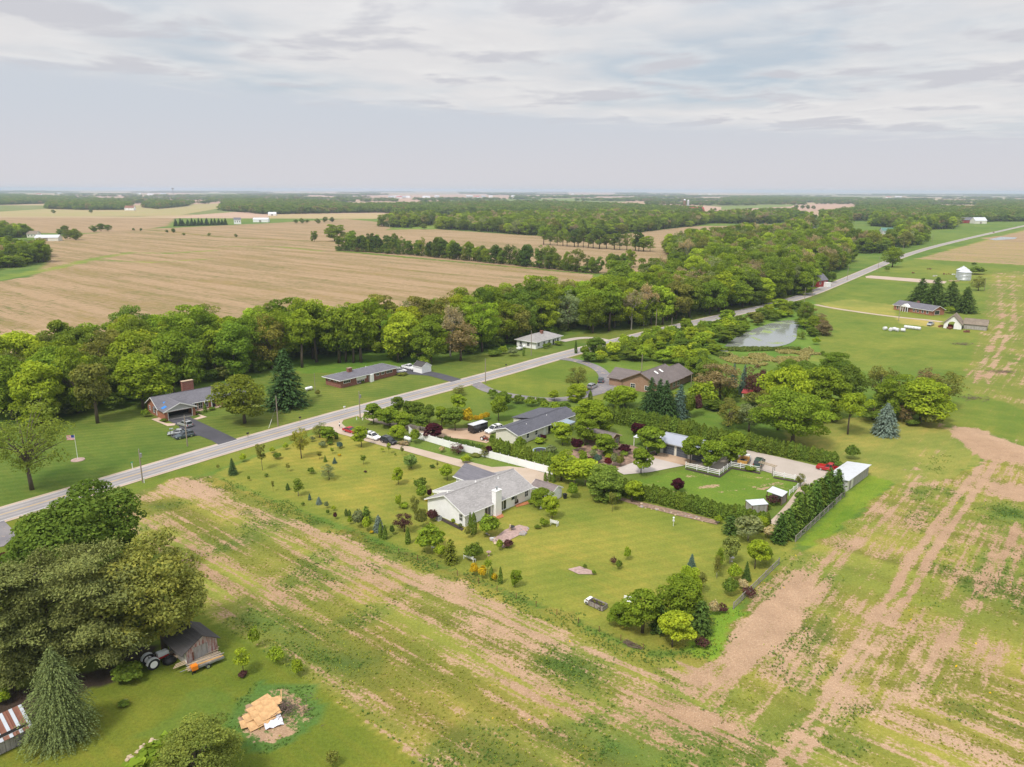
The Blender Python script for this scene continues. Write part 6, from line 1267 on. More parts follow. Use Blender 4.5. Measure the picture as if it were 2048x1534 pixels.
# ================================================================== fences
def fence_line(name, label, pts, panel, height, kind, cat='fence', group=None):
    """posts, and panels or rails between them, each its own part"""
    w0 = [P(*p) for p in pts]; e = empty(name, w0[0], 0, label, cat, group); ox, oy = w0[0]
    cache = {}
    for (x0, y0), (x1, y1) in zip(w0[:-1], w0[1:]):
        L = math.hypot(x1 - x0, y1 - y0); n = max(1, round(L / panel)); yaw = math.atan2(y1 - y0, x1 - x0); st = L / n
        for i in range(n + 1):
            if i == n and (x1, y1) != w0[-1]: continue
            x, y = x0 + (x1 - x0) * i / n - ox, y0 + (y1 - y0) * i / n - oy
            if 'post' not in cache:
                b = MB(); r = {'wood': .075, 'wire': .035}.get(kind, .065); b.box(-r, r, -r, r, 0, height + .08); c0 = (r + .02)
                if kind not in ('wood', 'wire'): b.box(-c0, c0, -c0, c0, height + .08, height + .12)
                cache['post'] = b.mesh('post', MAT[{'wood': 'plank_grey', 'wire': 'rust'}.get(kind, 'vinyl_white')])
            o = bpy.data.objects.new('post', cache['post']); link(o, e); o.location = (x, y, 0); o.rotation_euler = (0, 0, yaw)
        for i in range(n):
            xm, ym = x0 + (x1 - x0) * (i + .5) / n - ox, y0 + (y1 - y0) * (i + .5) / n - oy; key = round(st, 2)
            if kind == 'panel': items = [('panel', (st - .14, .045, height - .12), .06 + (height - .12) / 2)] 
            elif kind == 'wire': items = [('wire', (st, .012, .012), height * f_) for f_ in (.3, .6, .9)]
            elif kind == 'rail': items = [('rail', (st - .13, .04, .14), height * f_) for f_ in (.26, .58, .9)]
            else: items = [('rail', (st - .15, .05, .13), height * .96), ('rail', (st - .15, .05, .1), height * .12)]
            for nm, d, zc_ in items:
                kk = (nm, key, round(d[2], 2))
                if kk not in cache: b = MB(); b.cbox((0, 0, 0), d); cache[kk] = b.mesh(nm, MAT[{'wood': 'plank_grey', 'wire': 'rust'}.get(kind, 'vinyl_white')])
                o = bpy.data.objects.new(nm, cache[kk]); link(o, e); o.location = (xm, ym, zc_); o.rotation_euler = (0, 0, yaw)
            if kind == 'wood':
                kk = ('mesh', key)
                if kk not in cache:
                    b = MB()
                    for q in range(1, 9): z = height * (.12 + .84 * q / 9); b.box(-st / 2 + .08, st / 2 - .08, -.006, .006, z - .006, z + .006)
                    for q in range(1, 14): x = -st / 2 + st * q / 14; b.box(x - .006, x + .006, -.0065, .0065, height * .18, height * .9)
                    cache[kk] = b.mesh('wire_mesh', MAT['steel'])
                o = bpy.data.objects.new('wire_mesh', cache[kk]); link(o, e); o.location = (xm, ym, 0); o.rotation_euler = (0, 0, yaw)
    return e
fence_line('privacy_fence', 'long white vinyl privacy fence along the gravel drive', [(826, 876), (848, 882), (900, 897), (985, 918), (1106, 949)], 2.4, 1.85, 'panel')
fence_line('privacy_fence', 'short white vinyl fence end turning to the trees', [(1106, 949), (1118, 946)], 2.4, 1.7, 'panel'); fence_line('privacy_fence', 'short white fence panel with brown topped pillar by the propane tank', [(819, 868), (826, 875)], 1.2, 1.9, 'panel')
fence_line('rail_fence', 'white three rail fence stepping round the trees by the gravel yard', [(1372.6, 932.5), (1440, 947.5), (1463, 930.5), (1521, 940)], 2.3, 1.25, 'rail'); fence_line('rail_fence', 'white rail fence right of the garden arch', [(1548.5, 948.5), (1612, 960)], 2.3, 1.15, 'rail'); fence_line('rail_fence', 'white rail fence running down to the open shelter', [(1612, 960), (1580, 987)], 2.3, 1.1, 'rail')
fence_line('field_fence', 'weathered wood and wire fence along the conifer row', [(1593, 1080), (1690, 988)], 2.5, 1.25, 'wood'); fence_line('field_fence', 'sagging wire fence at the south east lawn corner', [(1470, 1215), (1520, 1165), (1560, 1125)], 3.0, 1.1, 'wood')
fence_line('field_fence', 'low wire fence along the south edge of the lawn', [(800, 1108), (960, 1168), (1160, 1246), (1290, 1298)], 4.0, .9, 'wire')
# garden arch between the rail fences
aq = P(1535, 944); ay = heading((1521, 940), (1549, 948)); e = empty('garden_arch', aq, ay, 'weathered timber arch over the gap in the rail fence', 'arch')
for x in (-1.5, 1.5):
    for y in (-.4, .4): b = MB(); b.box(x - .06, x + .06, y - .06, y + .06, 0, 2.2); b.build('post', MAT['plank_grey'], e)
for y in (-.4, .4): b = MB(); b.box(-2.0, 2.0, y - .04, y + .04, 2.2, 2.34); b.build('beam', MAT['plank_pale'], e)
for k in range(9): b = MB(); x = -1.9 + k * .475; b.box(x - .03, x + .03, -.7, .7, 2.34, 2.42); b.build('slat', MAT['plank_pale'], e)

# ================================================================== tanks, boxes, signs
def tank(label, px, py, yaw, L=3.0, r=.5):
    e = empty('propane_tank', P(px, py), yaw, label, 'tank'); b = MB(); n = 14
    def ring(x, rr): return [(x, rr * math.cos(2 * math.pi * i / n), .75 + rr * math.sin(2 * math.pi * i / n)) for i in range(n)]
    loft(b, [ring(-L / 2, .02), ring(-L / 2 + .08, r * .6), ring(-L / 2 + .35, r * .95), ring(-L / 2 + .5, r), ring(L / 2 - .5, r), ring(L / 2 - .35, r * .95), ring(L / 2 - .08, r * .6), ring(L / 2, .02)]); b.build('shell', MAT['paint_white'], e, True)
    for x in (-L * .3, L * .3): b = MB(); b.box(x - .08, x + .08, -.35, .35, 0, .5); b.build('foot', MAT['concrete'], e)
    b = MB(); b.lathe([(.18, .75 + r - .03), (.18, .75 + r + .15), (.1, .75 + r + .2)], 10); b.build('valve_cap', MAT['steel'], e)
tank('white propane tank beside the fence end pillar', 816, 884, DV, 2.6); tank('white propane tank behind the dark spruce', 618, 784, YU, 2.8)
def mailbox(label, px, py, mat, yaw=YU):
    e = empty('mailbox', P(px, py), yaw, label, 'mailbox'); b = MB(); b.box(-.06, .06, -.06, .06, 0, 1.05); b.build('post', MAT['white_paint' if mat != 'black_plastic' else 'pole_wood'], e)
    b = MB(); pr = [(-.14, 1.05), (.14, 1.05), (.14, 1.25)] + [(.14 * math.cos(R(a)), 1.25 + .14 * math.sin(R(a))) for a in (30, 60, 90, 120, 150)] + [(-.14, 1.25)]; b.extr([(y, z) for y, z in pr], 'x', -.3, .3); bx_ = b.build('box', MAT[mat], e); b = MB(); b.box(.05, .09, -.17, -.145, 1.2, 1.42); b.build('signal_arm', MAT['paint_red'], bx_); return e
mailbox('white mailbox on the grass verge across the road from the parked cars', 689.5, 824, 'paint_white'); mailbox('dark mailbox on the verge above the road by the mown lawn', 601, 846, 'black_plastic'); mailbox('dark mailbox at the asphalt drive mouth of the brick house', 497, 879, 'black_plastic'); mailbox('mailbox on the verge of the oval lawn', 1012, 736, 'black_plastic')
for px, py, lb in ((714, 842, 'left'), (726, 842.5, 'right')): e = empty('marker_post', P(px, py), 0, 'short pale green marker post, %s of the transformer pole' % lb, 'marker post'); b = MB(); b.box(-.1, .1, -.05, .05, 0, .95); b.build('post', MAT['petal_white'], e); b = MB(); b.box(-.11, .11, -.06, .06, .7, .9); b.build('band', MAT['signal_green'], e)
e = empty('road_sign', P(266.5, 943.5), R(50), 'small green name sign on a pale post beside the road', 'sign'); b = MB(); b.box(-.05, .05, -.05, .05, 0, 1.5); b.build('post', MAT['white_paint'], e); b = MB(); b.box(-.28, .28, -.02, .02, 1.5, 1.78); b.build('plate', MAT['signal_green'], e)
e = empty('marker_post', P(290, 971), 0, 'white marker post beside the pole with the transformer can', 'marker post'); b = MB(); b.box(-.06, .06, -.04, .04, 0, 1.1); b.build('post', MAT['petal_white'], e); b = MB(); b.box(-.065, .065, -.045, .045, .85, 1.0); b.build('band', MAT['signal_green'], e)
e = empty('yard_light', P(343, 881), 0, 'black yard lantern post beside the parked silver sedan', 'lamp'); b = MB(); b.tube((0, 0, 0), (0, 0, 2.1), .05); b.build('post', MAT['black_plastic'], e); b = MB(); b.lathe([(.1, 2.1), (.2, 2.2), (.2, 2.5), (.05, 2.65)], 8); b.build('lantern', MAT['steel'], e); b = MB(); b.tube((.0, 0, 2.3), (.5, 0, 2.4), .03); b.lathe([(.05, 2.35), (.3, 2.45), (.3, 2.6)], 10, (.5, 0)); b.build('dish', MAT['trim_grey'], e)
e = empty('guy_anchor', P(538, 860), 0, 'slanting white guy guard in the mown lawn', 'guy wire'); b = MB(); b.tube((0, 0, 0), (.9, .3, 2.4), .05); b.build('guard', MAT['petal_white'], e); b = MB(); b.tube((.9, .3, 2.4), (3.0, 1.0, 8.0), .02, .02, 4); b.build('wire', MAT['steel'], e)

# ================================================================== the person
def person(px, py):
    e = empty('person', P(px, py), R(-60), 'person in a white top and dark shorts standing on the gravel drive', 'person')
    me = bpy.data.meshes.new('body'); V_ = [(0, 0, .92), (0, 0, 1.12), (0, .01, 1.34), (0, .02, 1.47), (0, .02, 1.56), (0, .03, 1.68), (-.10, 0, .88), (-.12, .05, .48), (-.13, .0, .07), (-.13, .14, .03), (.10, 0, .88), (.13, -.03, .48), (.14, -.06, .07), (.14, .08, .03), (-.19, .01, 1.41), (-.25, .0, 1.12), (-.27, .08, .88), (.19, .01, 1.41), (.26, -.01, 1.12), (.26, .10, .90)]
    E_ = [(0, 1), (1, 2), (2, 3), (3, 4), (4, 5), (0, 6), (6, 7), (7, 8), (8, 9), (0, 10), (10, 11), (11, 12), (12, 13), (2, 14), (14, 15), (15, 16), (2, 17), (17, 18), (18, 19)]
    me.from_pydata(V_, E_, []); o = bpy.data.objects.new('body', me); link(o, e); me.materials.append(MAT['skin']); o.modifiers.new('skin', 'SKIN'); ss = o.modifiers.new('sub', 'SUBSURF'); ss.levels = 1; ss.render_levels = 1
    rad = [.15, .14, .15, .07, .06, .10, .09, .065, .045, .04, .09, .065, .045, .04, .06, .045, .035, .06, .045, .035]
    for i, r in enumerate(rad): me.skin_vertices[0].data[i].radius = (r, r)
    me.skin_vertices[0].data[0].use_root = True
    b = MB(); b.lathe([(.17, .98), (.175, 1.1), (.2, 1.32), (.19, 1.42), (.1, 1.5)], 12); b.v = [(x * 1.12, y * .82 + .01, z) for x, y, z in b.v]
    for s in (-1, 1): b.tube((s * .17, .01, 1.42), (s * .26, 0, 1.14), .085, .07, 8)
    b.build('shirt', MAT['cloth_white'], e, True); b = MB(); b.lathe([(.18, .80), (.185, .9), (.175, 1.0)], 12)
    for s in (-1, 1): b.tube((s * .1, 0, .88), (s * .125, .02, .55), .115, .1, 8)
    b.build('shorts', MAT['cloth_dark'], e, True); b = MB(); b.lathe([(.09, 1.64), (.115, 1.70), (.10, 1.78), (.03, 1.81)], 10, (0, .01)); b.build('hair', MAT['hair_dark'], e, True)
person(680, 859)
# a black dog sitting on the grass
e = empty('dog', P(734.5, 864), R(-30), 'small black dog standing on the grass above the white crossover', 'dog'); me = bpy.data.meshes.new('body')
me.from_pydata([(-.3, 0, .48), (0, 0, .46), (.28, 0, .50), (.42, 0, .66), (.56, 0, .66), (.68, 0, .62), (-.3, .09, .28), (-.34, .09, .16), (-.3, .09, .02), (-.3, -.09, .28), (-.34, -.09, .16), (-.3, -.09, .02), (.27, .09, .26), (.27, .09, .02), (.27, -.09, .26), (.27, -.09, .02), (-.45, 0, .55), (-.56, 0, .66), (.5, .07, .76), (.5, -.07, .76)], [(0, 1), (1, 2), (2, 3), (3, 4), (4, 5), (0, 6), (6, 7), (7, 8), (0, 9), (9, 10), (10, 11), (2, 12), (12, 13), (2, 14), (14, 15), (0, 16), (16, 17), (4, 18), (4, 19)], [])
o = bpy.data.objects.new('body', me); link(o, e); me.materials.append(MAT['black_plastic']); o.modifiers.new('skin', 'SKIN'); ss = o.modifiers.new('sub', 'SUBSURF'); ss.levels = 1; ss.render_levels = 1
for i, r in enumerate([.14, .13, .16, .09, .10, .05, .06, .04, .035, .06, .04, .035, .05, .035, .05, .035, .03, .02, .03, .03]): me.skin_vertices[0].data[i].radius = (r, r)
me.skin_vertices[0].data[1].use_root = True

# ================================================================== garden furniture and oddments
def bench(label, px, py, yaw, w_=1.5, s=1.0, arms=True):
    e = empty('garden_bench', P(px, py), yaw, label, 'bench'); e.scale = (s,) * 3
    for k in range(4): b = MB(); b.box(-w_ / 2, w_ / 2, -.24 + .12 * k, -.14 + .12 * k, .42, .46); b.build('seat_slat', MAT['white_paint'], e)
    for k in range(4): b = MB(); z = .52 + .12 * k; b.box(-w_ / 2, w_ / 2, .26 + .02 * k, .29 + .02 * k, z, z + .1); b.build('back_slat', MAT['white_paint'], e)
    for x in (-w_ / 2 + .05, w_ / 2 - .05):
        for y, h_ in ((-.2, .62 if arms else .43), (.26, 1.0)): b = MB(); b.box(x - .035, x + .035, y - .035, y + .035, 0, h_); b.build('leg', MAT['white_paint'], e)
        if arms: b = MB(); b.box(x - .05, x + .05, -.27, .28, .62, .66); b.build('armrest', MAT['white_paint'], e)
bench('white armchair bench under the lime lollipop tree', 1111, 1050, R(150), 1.2, 1.25); bench('white slatted bench left of the dark shrub near the south fence', 942, 1121, R(140), 2.0, 1.15, False); bench('white bench in the shade of the corner trees', 1262, 1206, R(-20), 1.7, 1.1)
# planter built like a little truck
e = empty('planter_box', P(1197, 1212), heading((1214, 1214), (1182, 1200)), 'grey wooden planter box shaped like a small truck on the south lawn', 'planter'); Lp, Wp = 3.0, 1.35
for s in (-1, 1):
    for k in range(3): b = MB(); y0_, y1_ = sorted((s * Wp / 2, s * (Wp / 2 - .05))); b.box(-Lp / 2, Lp / 2 - .3, y0_, y1_, .12 + .24 * k, .34 + .24 * k); b.build('board', MAT['plank_grey'], e)
    for x in (-1.1, 0, 1.0): b = MB(); y0_, y1_ = sorted((s * (Wp / 2 + .002), s * (Wp / 2 + .06))); b.box(x - .04, x + .04, y0_, y1_, .05, .9); b.build('stake', MAT['wood_brown'], e)
for x in (-Lp / 2, Lp / 2 - .35): b = MB(); b.box(x, x + .05, -Wp / 2 + .06, Wp / 2 - .06, .1, .86); b.build('end_board', MAT['plank_grey'], e)
b = MB(); b.box(-Lp / 2 + .06, Lp / 2 - .36, -Wp / 2 + .06, Wp / 2 - .06, .1, .62); b.build('soil', MAT['mulch'], e); b = MB(); b.extr([(1.2, .1), (2.0, .1), (2.05, .5), (1.8, .62), (1.7, .9), (1.2, .9)], 'y', -.55, .55); b.build('cab', MAT['white_paint'], e); b = MB(); b.extr([(1.32, .66), (1.735, .66), (1.68, .86), (1.32, .86)], 'y', -.56, .56); b.build('cab_window', MAT['rust'], e)
for x in (-.9, 1.5):
    for s in (-1, 1): wheel(e, x, s * .7, .26, .12)
for i in range(5): q = off(P(1197, 1212), heading((1214, 1214), (1182, 1200)), -1.1 + .45 * i, (i % 2) * .3 - .15); plant_at('thin', q[0], q[1], .35, .5, 'olive', 'low seedling growing in the truck shaped planter', 'seedlings in the planter', z=.6)
# patio of the rock garden
sheet('paved_patio', [(990, 1078), (1012, 1060), (1040, 1050), (1058, 1054), (1058, 1062), (1030, 1076), (1012, 1086), (1000, 1085)], MAT['stone_pink'], 0.072, label='pinkish gravel patio in the rock garden')
grng = random.Random(17)
def rock(name, label, px, py, r, mat, group=None, z=0.0):
    b = MB(); n = 7; prof = [(grng.uniform(.75, 1) * r, 0), (grng.uniform(.9, 1.1) * r, r * .3), (grng.uniform(.6, .85) * r, r * .62), (r * .25, r * .75)]; b.lathe(prof, n); b.v = [(x * grng.uniform(.8, 1.2), y * grng.uniform(.8, 1.2), z_) for x, y, z_ in b.v]
    o = b.build(name, MAT[mat]); q = P(px, py); o.location = (q[0], q[1], z); o.rotation_euler = (0, 0, grng.uniform(0, 6)); return tag(o, label, 'rock', group)
for i in range(34):
    t_ = grng.random(); px = 978 + t_ * 36 + grng.uniform(-3, 3); py = 1072 + t_ * 20 + grng.uniform(-5, 6); rock('rock', 'garden rock bordering the lower edge of the patio', px, py, grng.uniform(.18, .42), grng.choice(['stone_grey', 'stone_pink', 'stone_tan', 'wrap_white']), 'rocks round the garden patio')
for i in range(12): rock('rock', 'garden rock at the right end of the patio', 1040 + grng.uniform(0, 20), 1064 + grng.uniform(-8, 6), grng.uniform(.2, .4), grng.choice(['stone_grey', 'stone_pink']), 'rocks at the right end of the patio')
for i in range(30): t_ = grng.random(); rock('rock', 'tan field stone in the heap beside the bottom bush', 262 + t_ * 55 + grng.uniform(-12, 12), 1530 - t_ * 45 + grng.uniform(-6, 6), grng.uniform(.15, .34), 'stone_tan', 'field stones in the heap at the bottom left')
for i in range(26): t_ = grng.random(); rock('rock', 'stone in the rough border below the front hedge', 1250 + t_ * 190 + grng.uniform(-3, 3), 1002 + t_ * 44 + grng.uniform(-4, 3), grng.uniform(.14, .34), grng.choice(['stone_tan', 'stone_grey', 'stone_pink']), 'stones in the border below the front hedge')
sheet('planting_bed', [(1235, 992), (1290, 1004), (1370, 1022), (1440, 1040), (1436, 1047), (1360, 1030), (1280, 1010), (1236, 998)], plain('bed_earth', (0.25, 0.17, 0.12), .95, .3, 1.5), 0.075, label='bare earth border below the front hedge')
sheet('planting_bed', [(985, 1033), (1005, 1026), (1010, 1034), (994, 1041)], MAT['red_mulch'], 0.085, label='orange mulch patch at the chimney foot'); sheet('planting_bed', [(1030, 1010), (1064, 1001), (1067, 1006), (1035, 1015)], MAT['red_mulch'], 0.085, label='orange mulch bed at the right end of the white house')
sheet('planting_bed', [(880, 1034), (893, 1040), (930, 1058), (926, 1063), (885, 1043)], MAT['mulch'], 0.085, label='dark bed along the white gable wall'); sheet('planting_bed', [(1138, 1138), (1162, 1132), (1190, 1142), (1192, 1148), (1160, 1148)], MAT['stone_pink'], 0.072, label='small stone bed in the south lawn')
sheet('garden_earth', [(1130, 905), (1200, 880), (1268, 890), (1300, 905), (1240, 937), (1180, 935)], plain('garden_soil', (0.23, 0.15, 0.11), .95, .45, .7), 0.066, label='brown earth of the walled pond garden')
sheet('mulch_strip', [(1372, 934), (1440, 949), (1464, 932), (1522, 942), (1522, 945), (1465, 935.5), (1441, 953), (1372, 937)], MAT['mulch'], 0.09, label='dark mulch under the rail fence'); sheet('mulch_strip', [(1548, 950), (1600, 959), (1598, 962), (1548, 953)], MAT['mulch'], 0.09, label='dark mulch under the right rail fence')
def prop(name, label, px, py, cat, parts, yaw=0.0, s=1.0):
    e = empty(name, P(px, py), yaw, label, cat); e.scale = (s,) * 3
    for nm, b, m in parts: b.build(nm, MAT[m], e)
    return e
prop('bird_bath', 'white bird bath under the tree right of the house', 1083.5, 1016, 'bird bath', [('pedestal', MB().lathe([(.25, 0), (.1, .15), (.1, .6), (.16, .7)], 10), 'white_paint'), ('bowl', MB().lathe([(.12, .7), (.4, .82), (.42, .86), (.3, .8)], 14), 'white_paint')])
prop('bird_bath', 'pinkish bird bath by the shrubs above the yellow bushes', 980, 1112, 'bird bath', [('pedestal', MB().lathe([(.22, 0), (.1, .15), (.1, .5), (.16, .6)], 10), 'stone_pink'), ('bowl', MB().lathe([(.12, .6), (.42, .74), (.42, .8), (.3, .74)], 14), 'stone_pink')]); prop('bird_bath', 'pale bird bath among the saplings by the east border', 1466, 1120, 'bird bath', [('pedestal', MB().lathe([(.22, 0), (.1, .15), (.1, .5), (.16, .6)], 10), 'concrete'), ('bowl', MB().lathe([(.12, .6), (.42, .74), (.42, .8), (.3, .74)], 14), 'concrete')])
prop('birdhouse', 'tall white birdhouse on a pole in the south lawn', 1348.5, 1050, 'birdhouse', [('pole', MB().tube((0, 0, 0), (0, 0, 1.7), .04), 'white_paint'), ('house', MB().box(-.16, .16, -.16, .16, 1.0, 1.3), 'wrap_white'), ('gourd', MB().lathe([(.08, 1.5), (.2, 1.65), (.18, 1.8), (.05, 1.9)], 10), 'white_paint')])
prop('garden_ornament', 'white heart shaped ornament by the big round bush', 868, 1102, 'ornament', [('stake', MB().tube((0, 0, 0), (0, 0, .6), .03), 'steel'), ('disc', MB().lathe([(.05, .5), (.28, .62), (.24, .8), (.05, .78)], 10), 'white_paint')])
prop('trash_bin', 'dark wheeled bin beside the small white shed', 1131.5, 996, 'bin', [('bin', MB().hexa([(-.25, -.25, 0), (.25, -.25, 0), (.25, .25, 0), (-.25, .25, 0), (-.32, -.32, .95), (.32, -.32, .95), (.32, .32, .95), (-.32, .32, .95)]), 'black_plastic'), ('lid', MB().box(-.35, .35, -.35, .35, .95, 1.03), 'black_plastic')], .4)
prop('grill', 'covered black grill against the white house wall', 1033, 1009, 'grill', [('body', MB().box(-.5, .5, -.3, .3, .35, .85), 'black_plastic'), ('hood', MB().extr([(-.3, .85), (.3, .85), (.25, 1.1), (-.2, 1.15)], 'x', -.45, .45), 'black_plastic'), ('leg', MB().box(-.45, -.4, -.25, .25, 0, .35), 'steel')], MY); prop('patio_table', 'small dark patio table in the rock garden', 1026, 1060, 'table', [('top', MB().lathe([(.55, .7), (.55, .75)], 16), 'black_plastic'), ('pedestal', MB().lathe([(.3, 0), (.06, .1), (.06, .7)], 10), 'black_plastic')])
prop('garden_statue', 'pale stone statue in the rock garden', 1022.5, 1061, 'statue', [('base', MB().box(-.2, .2, -.2, .2, 0, .3), 'stone_tan'), ('figure', MB().lathe([(.2, .3), (.24, .6), (.14, .85), (.13, .95), (.17, 1.1), (.05, 1.28)], 10), 'stone_tan')])
prop('motorcycle', 'dark motorcycle parked left of the garage doors', 1306, 910, 'motorcycle', [('frame', MB().cbox((0, 0, .6), (1.0, .3, .3)).cbox((-.3, 0, .82), (.7, .28, .12)).cbox((.2, 0, .85), (.4, .3, .22)), 'black_gloss'), ('handlebar', MB().tube((.5, -.35, 1.0), (.5, .35, 1.0), .03).tube((.7, 0, .35), (.48, 0, 1.0), .05), 'chrome'), ('front_wheel', MB().tube((.72, -.06, .32), (.72, .06, .32), .32, .32, 14), 'rubber'), ('rear_wheel', MB().tube((-.68, -.08, .32), (-.68, .08, .32), .32, .32, 14), 'rubber')], R(20), 1.2)
prop('trampoline', 'round dark trampoline behind the tall hedge', 1082, 905, 'trampoline', [('mat', MB().lathe([(1.6, .6), (1.6, .63)], 20), 'black_plastic'), ('rim', MB().lathe([(1.65, .6), (1.9, .64), (1.9, .7), (1.65, .66)], 20, ring=True), 'metal_blue'), ('leg', MB().tube((1.7, 0, 0), (1.7, 0, .6), .03).tube((-1.7, 0, 0), (-1.7, 0, .6), .03).tube((0, 1.7, 0), (0, 1.7, .6), .03).tube((0, -1.7, 0), (0, -1.7, .6), .03), 'steel')])
bq = P(1042, 699); e = empty('boat', bq, R(60), 'small white boat on a trailer left of the white cottage', 'boat'); b = MB(); loft(b, [[(-2.4, -.8, .6), (-2.4, -.9, 1.2), (-2.4, .9, 1.2), (-2.4, .8, .6)], [(.6, -.8, .55), (.6, -.95, 1.25), (.6, .95, 1.25), (.6, .8, .55)], [(2.0, -.3, .75), (2.0, -.6, 1.35), (2.0, .6, 1.35), (2.0, .3, .75)], [(2.8, -.03, 1.2), (2.8, -.05, 1.45), (2.8, .05, 1.45), (2.8, .03, 1.2)]]); b.build('hull', MAT['paint_white'], e); b = MB(); b.box(-.4, .2, -.6, .6, 1.25, 1.65); b.build('windscreen', MAT['glass_dark'], e); b = MB(); b.box(-2.5, 3.4, -.08, .08, .4, .5); b.build('trailer_frame', MAT['steel'], e)
for s in (-1, 1): wheel(e, -.6, s * .95, .3, .18)
# wrapped bales and scrap in the far pasture
def bale(label, px, py, L, r, yaw, group=None):
    b = MB(); n = 14
    def ring(x, rr): return [(x, rr * math.cos(2 * math.pi * i / n), r + rr * math.sin(2 * math.pi * i / n)) for i in range(n)]
    loft(b, [ring(-L / 2, r * .8), ring(-L / 2 + .1, r), ring(L / 2 - .1, r), ring(L / 2, r * .8)]); o = b.build('hay_bale', MAT['wrap_white'], None, True); q = P(px, py); o.location = (q[0], q[1], 0); o.rotation_euler = (0, 0, yaw); return tag(o, label, 'hay bale', group)
bale('lone wrapped bale, leftmost in the far pasture', 1769, 655, 1.5, .8, .4); bale('wrapped bale, left of the bale trio', 1780, 657, 1.5, .8, 1.0); bale('wrapped bale, middle of the bale trio', 1787, 656, 1.5, .8, .2); bale('wrapped bale, right of the bale trio', 1793, 657.5, 1.5, .8, 2.0); bale('wrapped bale just right of the bale trio', 1805, 658, 1.9, .8, 2.5)
for i in range(5): bale('wrapped bale end to end in the row before the far lane', 1810.5 + i * 6.6, 651.5 + i * .75, 1.45, .75, heading((1810, 652), (1842, 655.5)), 'row of wrapped bales')
b = MB(); srng = random.Random(2)
for i, (px, py, mt, lb) in enumerate(((1824, 541, 'rust', 'rusty scrap heap behind the earth strip'), (1857, 533, 'rust', 'dark folded harrow in the far pasture'), (1868, 547, 'concrete', 'pale scrap pile left of the grain bins'), (1893, 543, 'rust', 'long row of junk beside the grain bins'), (1905, 544, 'wrap_white', 'white tank among junk by the grain bins'), (1912, 557, 'stone_tan', 'pale rubble before the grain bins'), (1900, 556.5, 'stone_tan', 'tan rubble left of the grain bins'), (1898, 652, 'rust', 'rusty implement before the arched barn'), (1880, 648, 'rust', 'red wagon gear beside the arched barn'), (1933, 658, 'rust', 'rusty red implement in the weeds right of the barn'))):
    b = MB(); L_ = 7 if i == 3 else 2.6
    for k in range(7): b.cbox((srng.uniform(-L_ / 2, L_ / 2), srng.uniform(-.8, .8), srng.uniform(.25, .7)), (srng.uniform(.5, 1.6), srng.uniform(.2, .7), srng.uniform(.3, .8)), srng.uniform(0, 3), srng.uniform(-.4, .4))
    o = b.build('scrap_heap', MAT[mt]); q = P(px, py); o.location = (q[0], q[1], 0); tag(o, lb, 'scrap')
gq = P(1926, 551); g2 = copy_tree(gb); g2.location = (bo[0] * 1.028 - 1.5, bo[1] * 1.028, 0); g2['label'] = 'second silver grain bin standing just behind the first'
o = MB(); o.hexa([(-1.1, -.7, .3), (1.3, -.7, .3), (1.3, .7, .3), (-1.1, .7, .3), (-1.0, -.6, 1.3), (.6, -.6, 1.3), (.6, .6, 1.3), (-1.0, .6, 1.3)]); e = empty('machine', P(1899, 649), 0, 'yellow and red machine inside the arched barn', 'machine'); o.build('body', MAT['paint_red'], e); o = MB(); o.box(-.8, .4, -.5, .5, 1.301, 1.6); o.build('hood', MAT['wood_yellow'], e)
# burn pile: plywood sheets on brush
dp = P(541, 1428); brng = random.Random(8)
bb = MB()
for i in range(260):
    a = brng.uniform(0, 6.28); r = abs(brng.gauss(0, 1.5)); z = max(.05, 1.0 - r * .33) * brng.random(); d = Vector((brng.uniform(-1, 1), brng.uniform(-1, 1), brng.uniform(-.1, .35))) * brng.uniform(.5, 1.3); p = Vector((r * math.cos(a) * 1.25, r * math.sin(a), z + .05)); bb.tube(tuple(p - d * .5), tuple(p + d * .5), .03, .015, 4, False)
o = bb.build('brush_heap', MAT['brush_wood']); q = P(574, 1424); o.location = (q[0], q[1], 0); tag(o, 'tangled heap of dead brush on the burn pile', 'brush heap'); tag(o, kind='stuff')
sheets = [(506, 1447, .35, .1), (521, 1449, .30, .3), (535, 1440, .5, .5), (512, 1436, .7, .2), (527, 1432, .85, .35), (546, 1432, .8, .55), (520, 1424, .95, .4), (537, 1421, 1.1, .5), (549, 1413, 1.15, .45), (530, 1412, 1.2, .6)]
for i, (px, py, z, a) in enumerate(sheets):
    b = MB(); b.box(-1.15, 1.15, -.62, .62, -.015, .015); o = b.build('plywood_sheet', MAT['plywood']); q = P(px, py + 6, 0); o.location = (q[0], q[1], z * .62 + .12); o.rotation_euler = (.16 + .05 * (i % 3), .06 - .1 * (i % 2), TYW + brng.uniform(-.25, .25)); tag(o, 'orange plywood sheet overlapping others on the burn pile', 'plywood', 'plywood sheets on the burn pile')
b = MB(); b.box(-.06, .06, -.9, .9, -.03, .03); o = b.build('plank', MAT['plywood']); q = P(568, 1408); o.location = (q[0], q[1], .8); o.rotation_euler = (.5, 0, .3); tag(o, 'narrow board sticking up at the back of the burn pile', 'plank')
b = MB(); n = 5
for i in range(n):
    for k in range(n):
        f_ = lambda u, v: (u * .42 + .1 * math.sin(v * 3), v * .4, .22 + .12 * math.sin(u * 2.3 + v) + .1 * math.cos(v * 2.1)); b.face([f_(i - 2, k - 2), f_(i - 1, k - 2), f_(i - 1, k - 1), f_(i - 2, k - 1)])
o = b.build('plastic_sheet', MAT['cloth_tarp']); q = P(548, 1452); o.location = (q[0], q[1], 0); o.rotation_euler = (0, 0, .5); tag(o, 'crumpled white plastic sheet at the foot of the burn pile', 'plastic sheet')
b = MB()
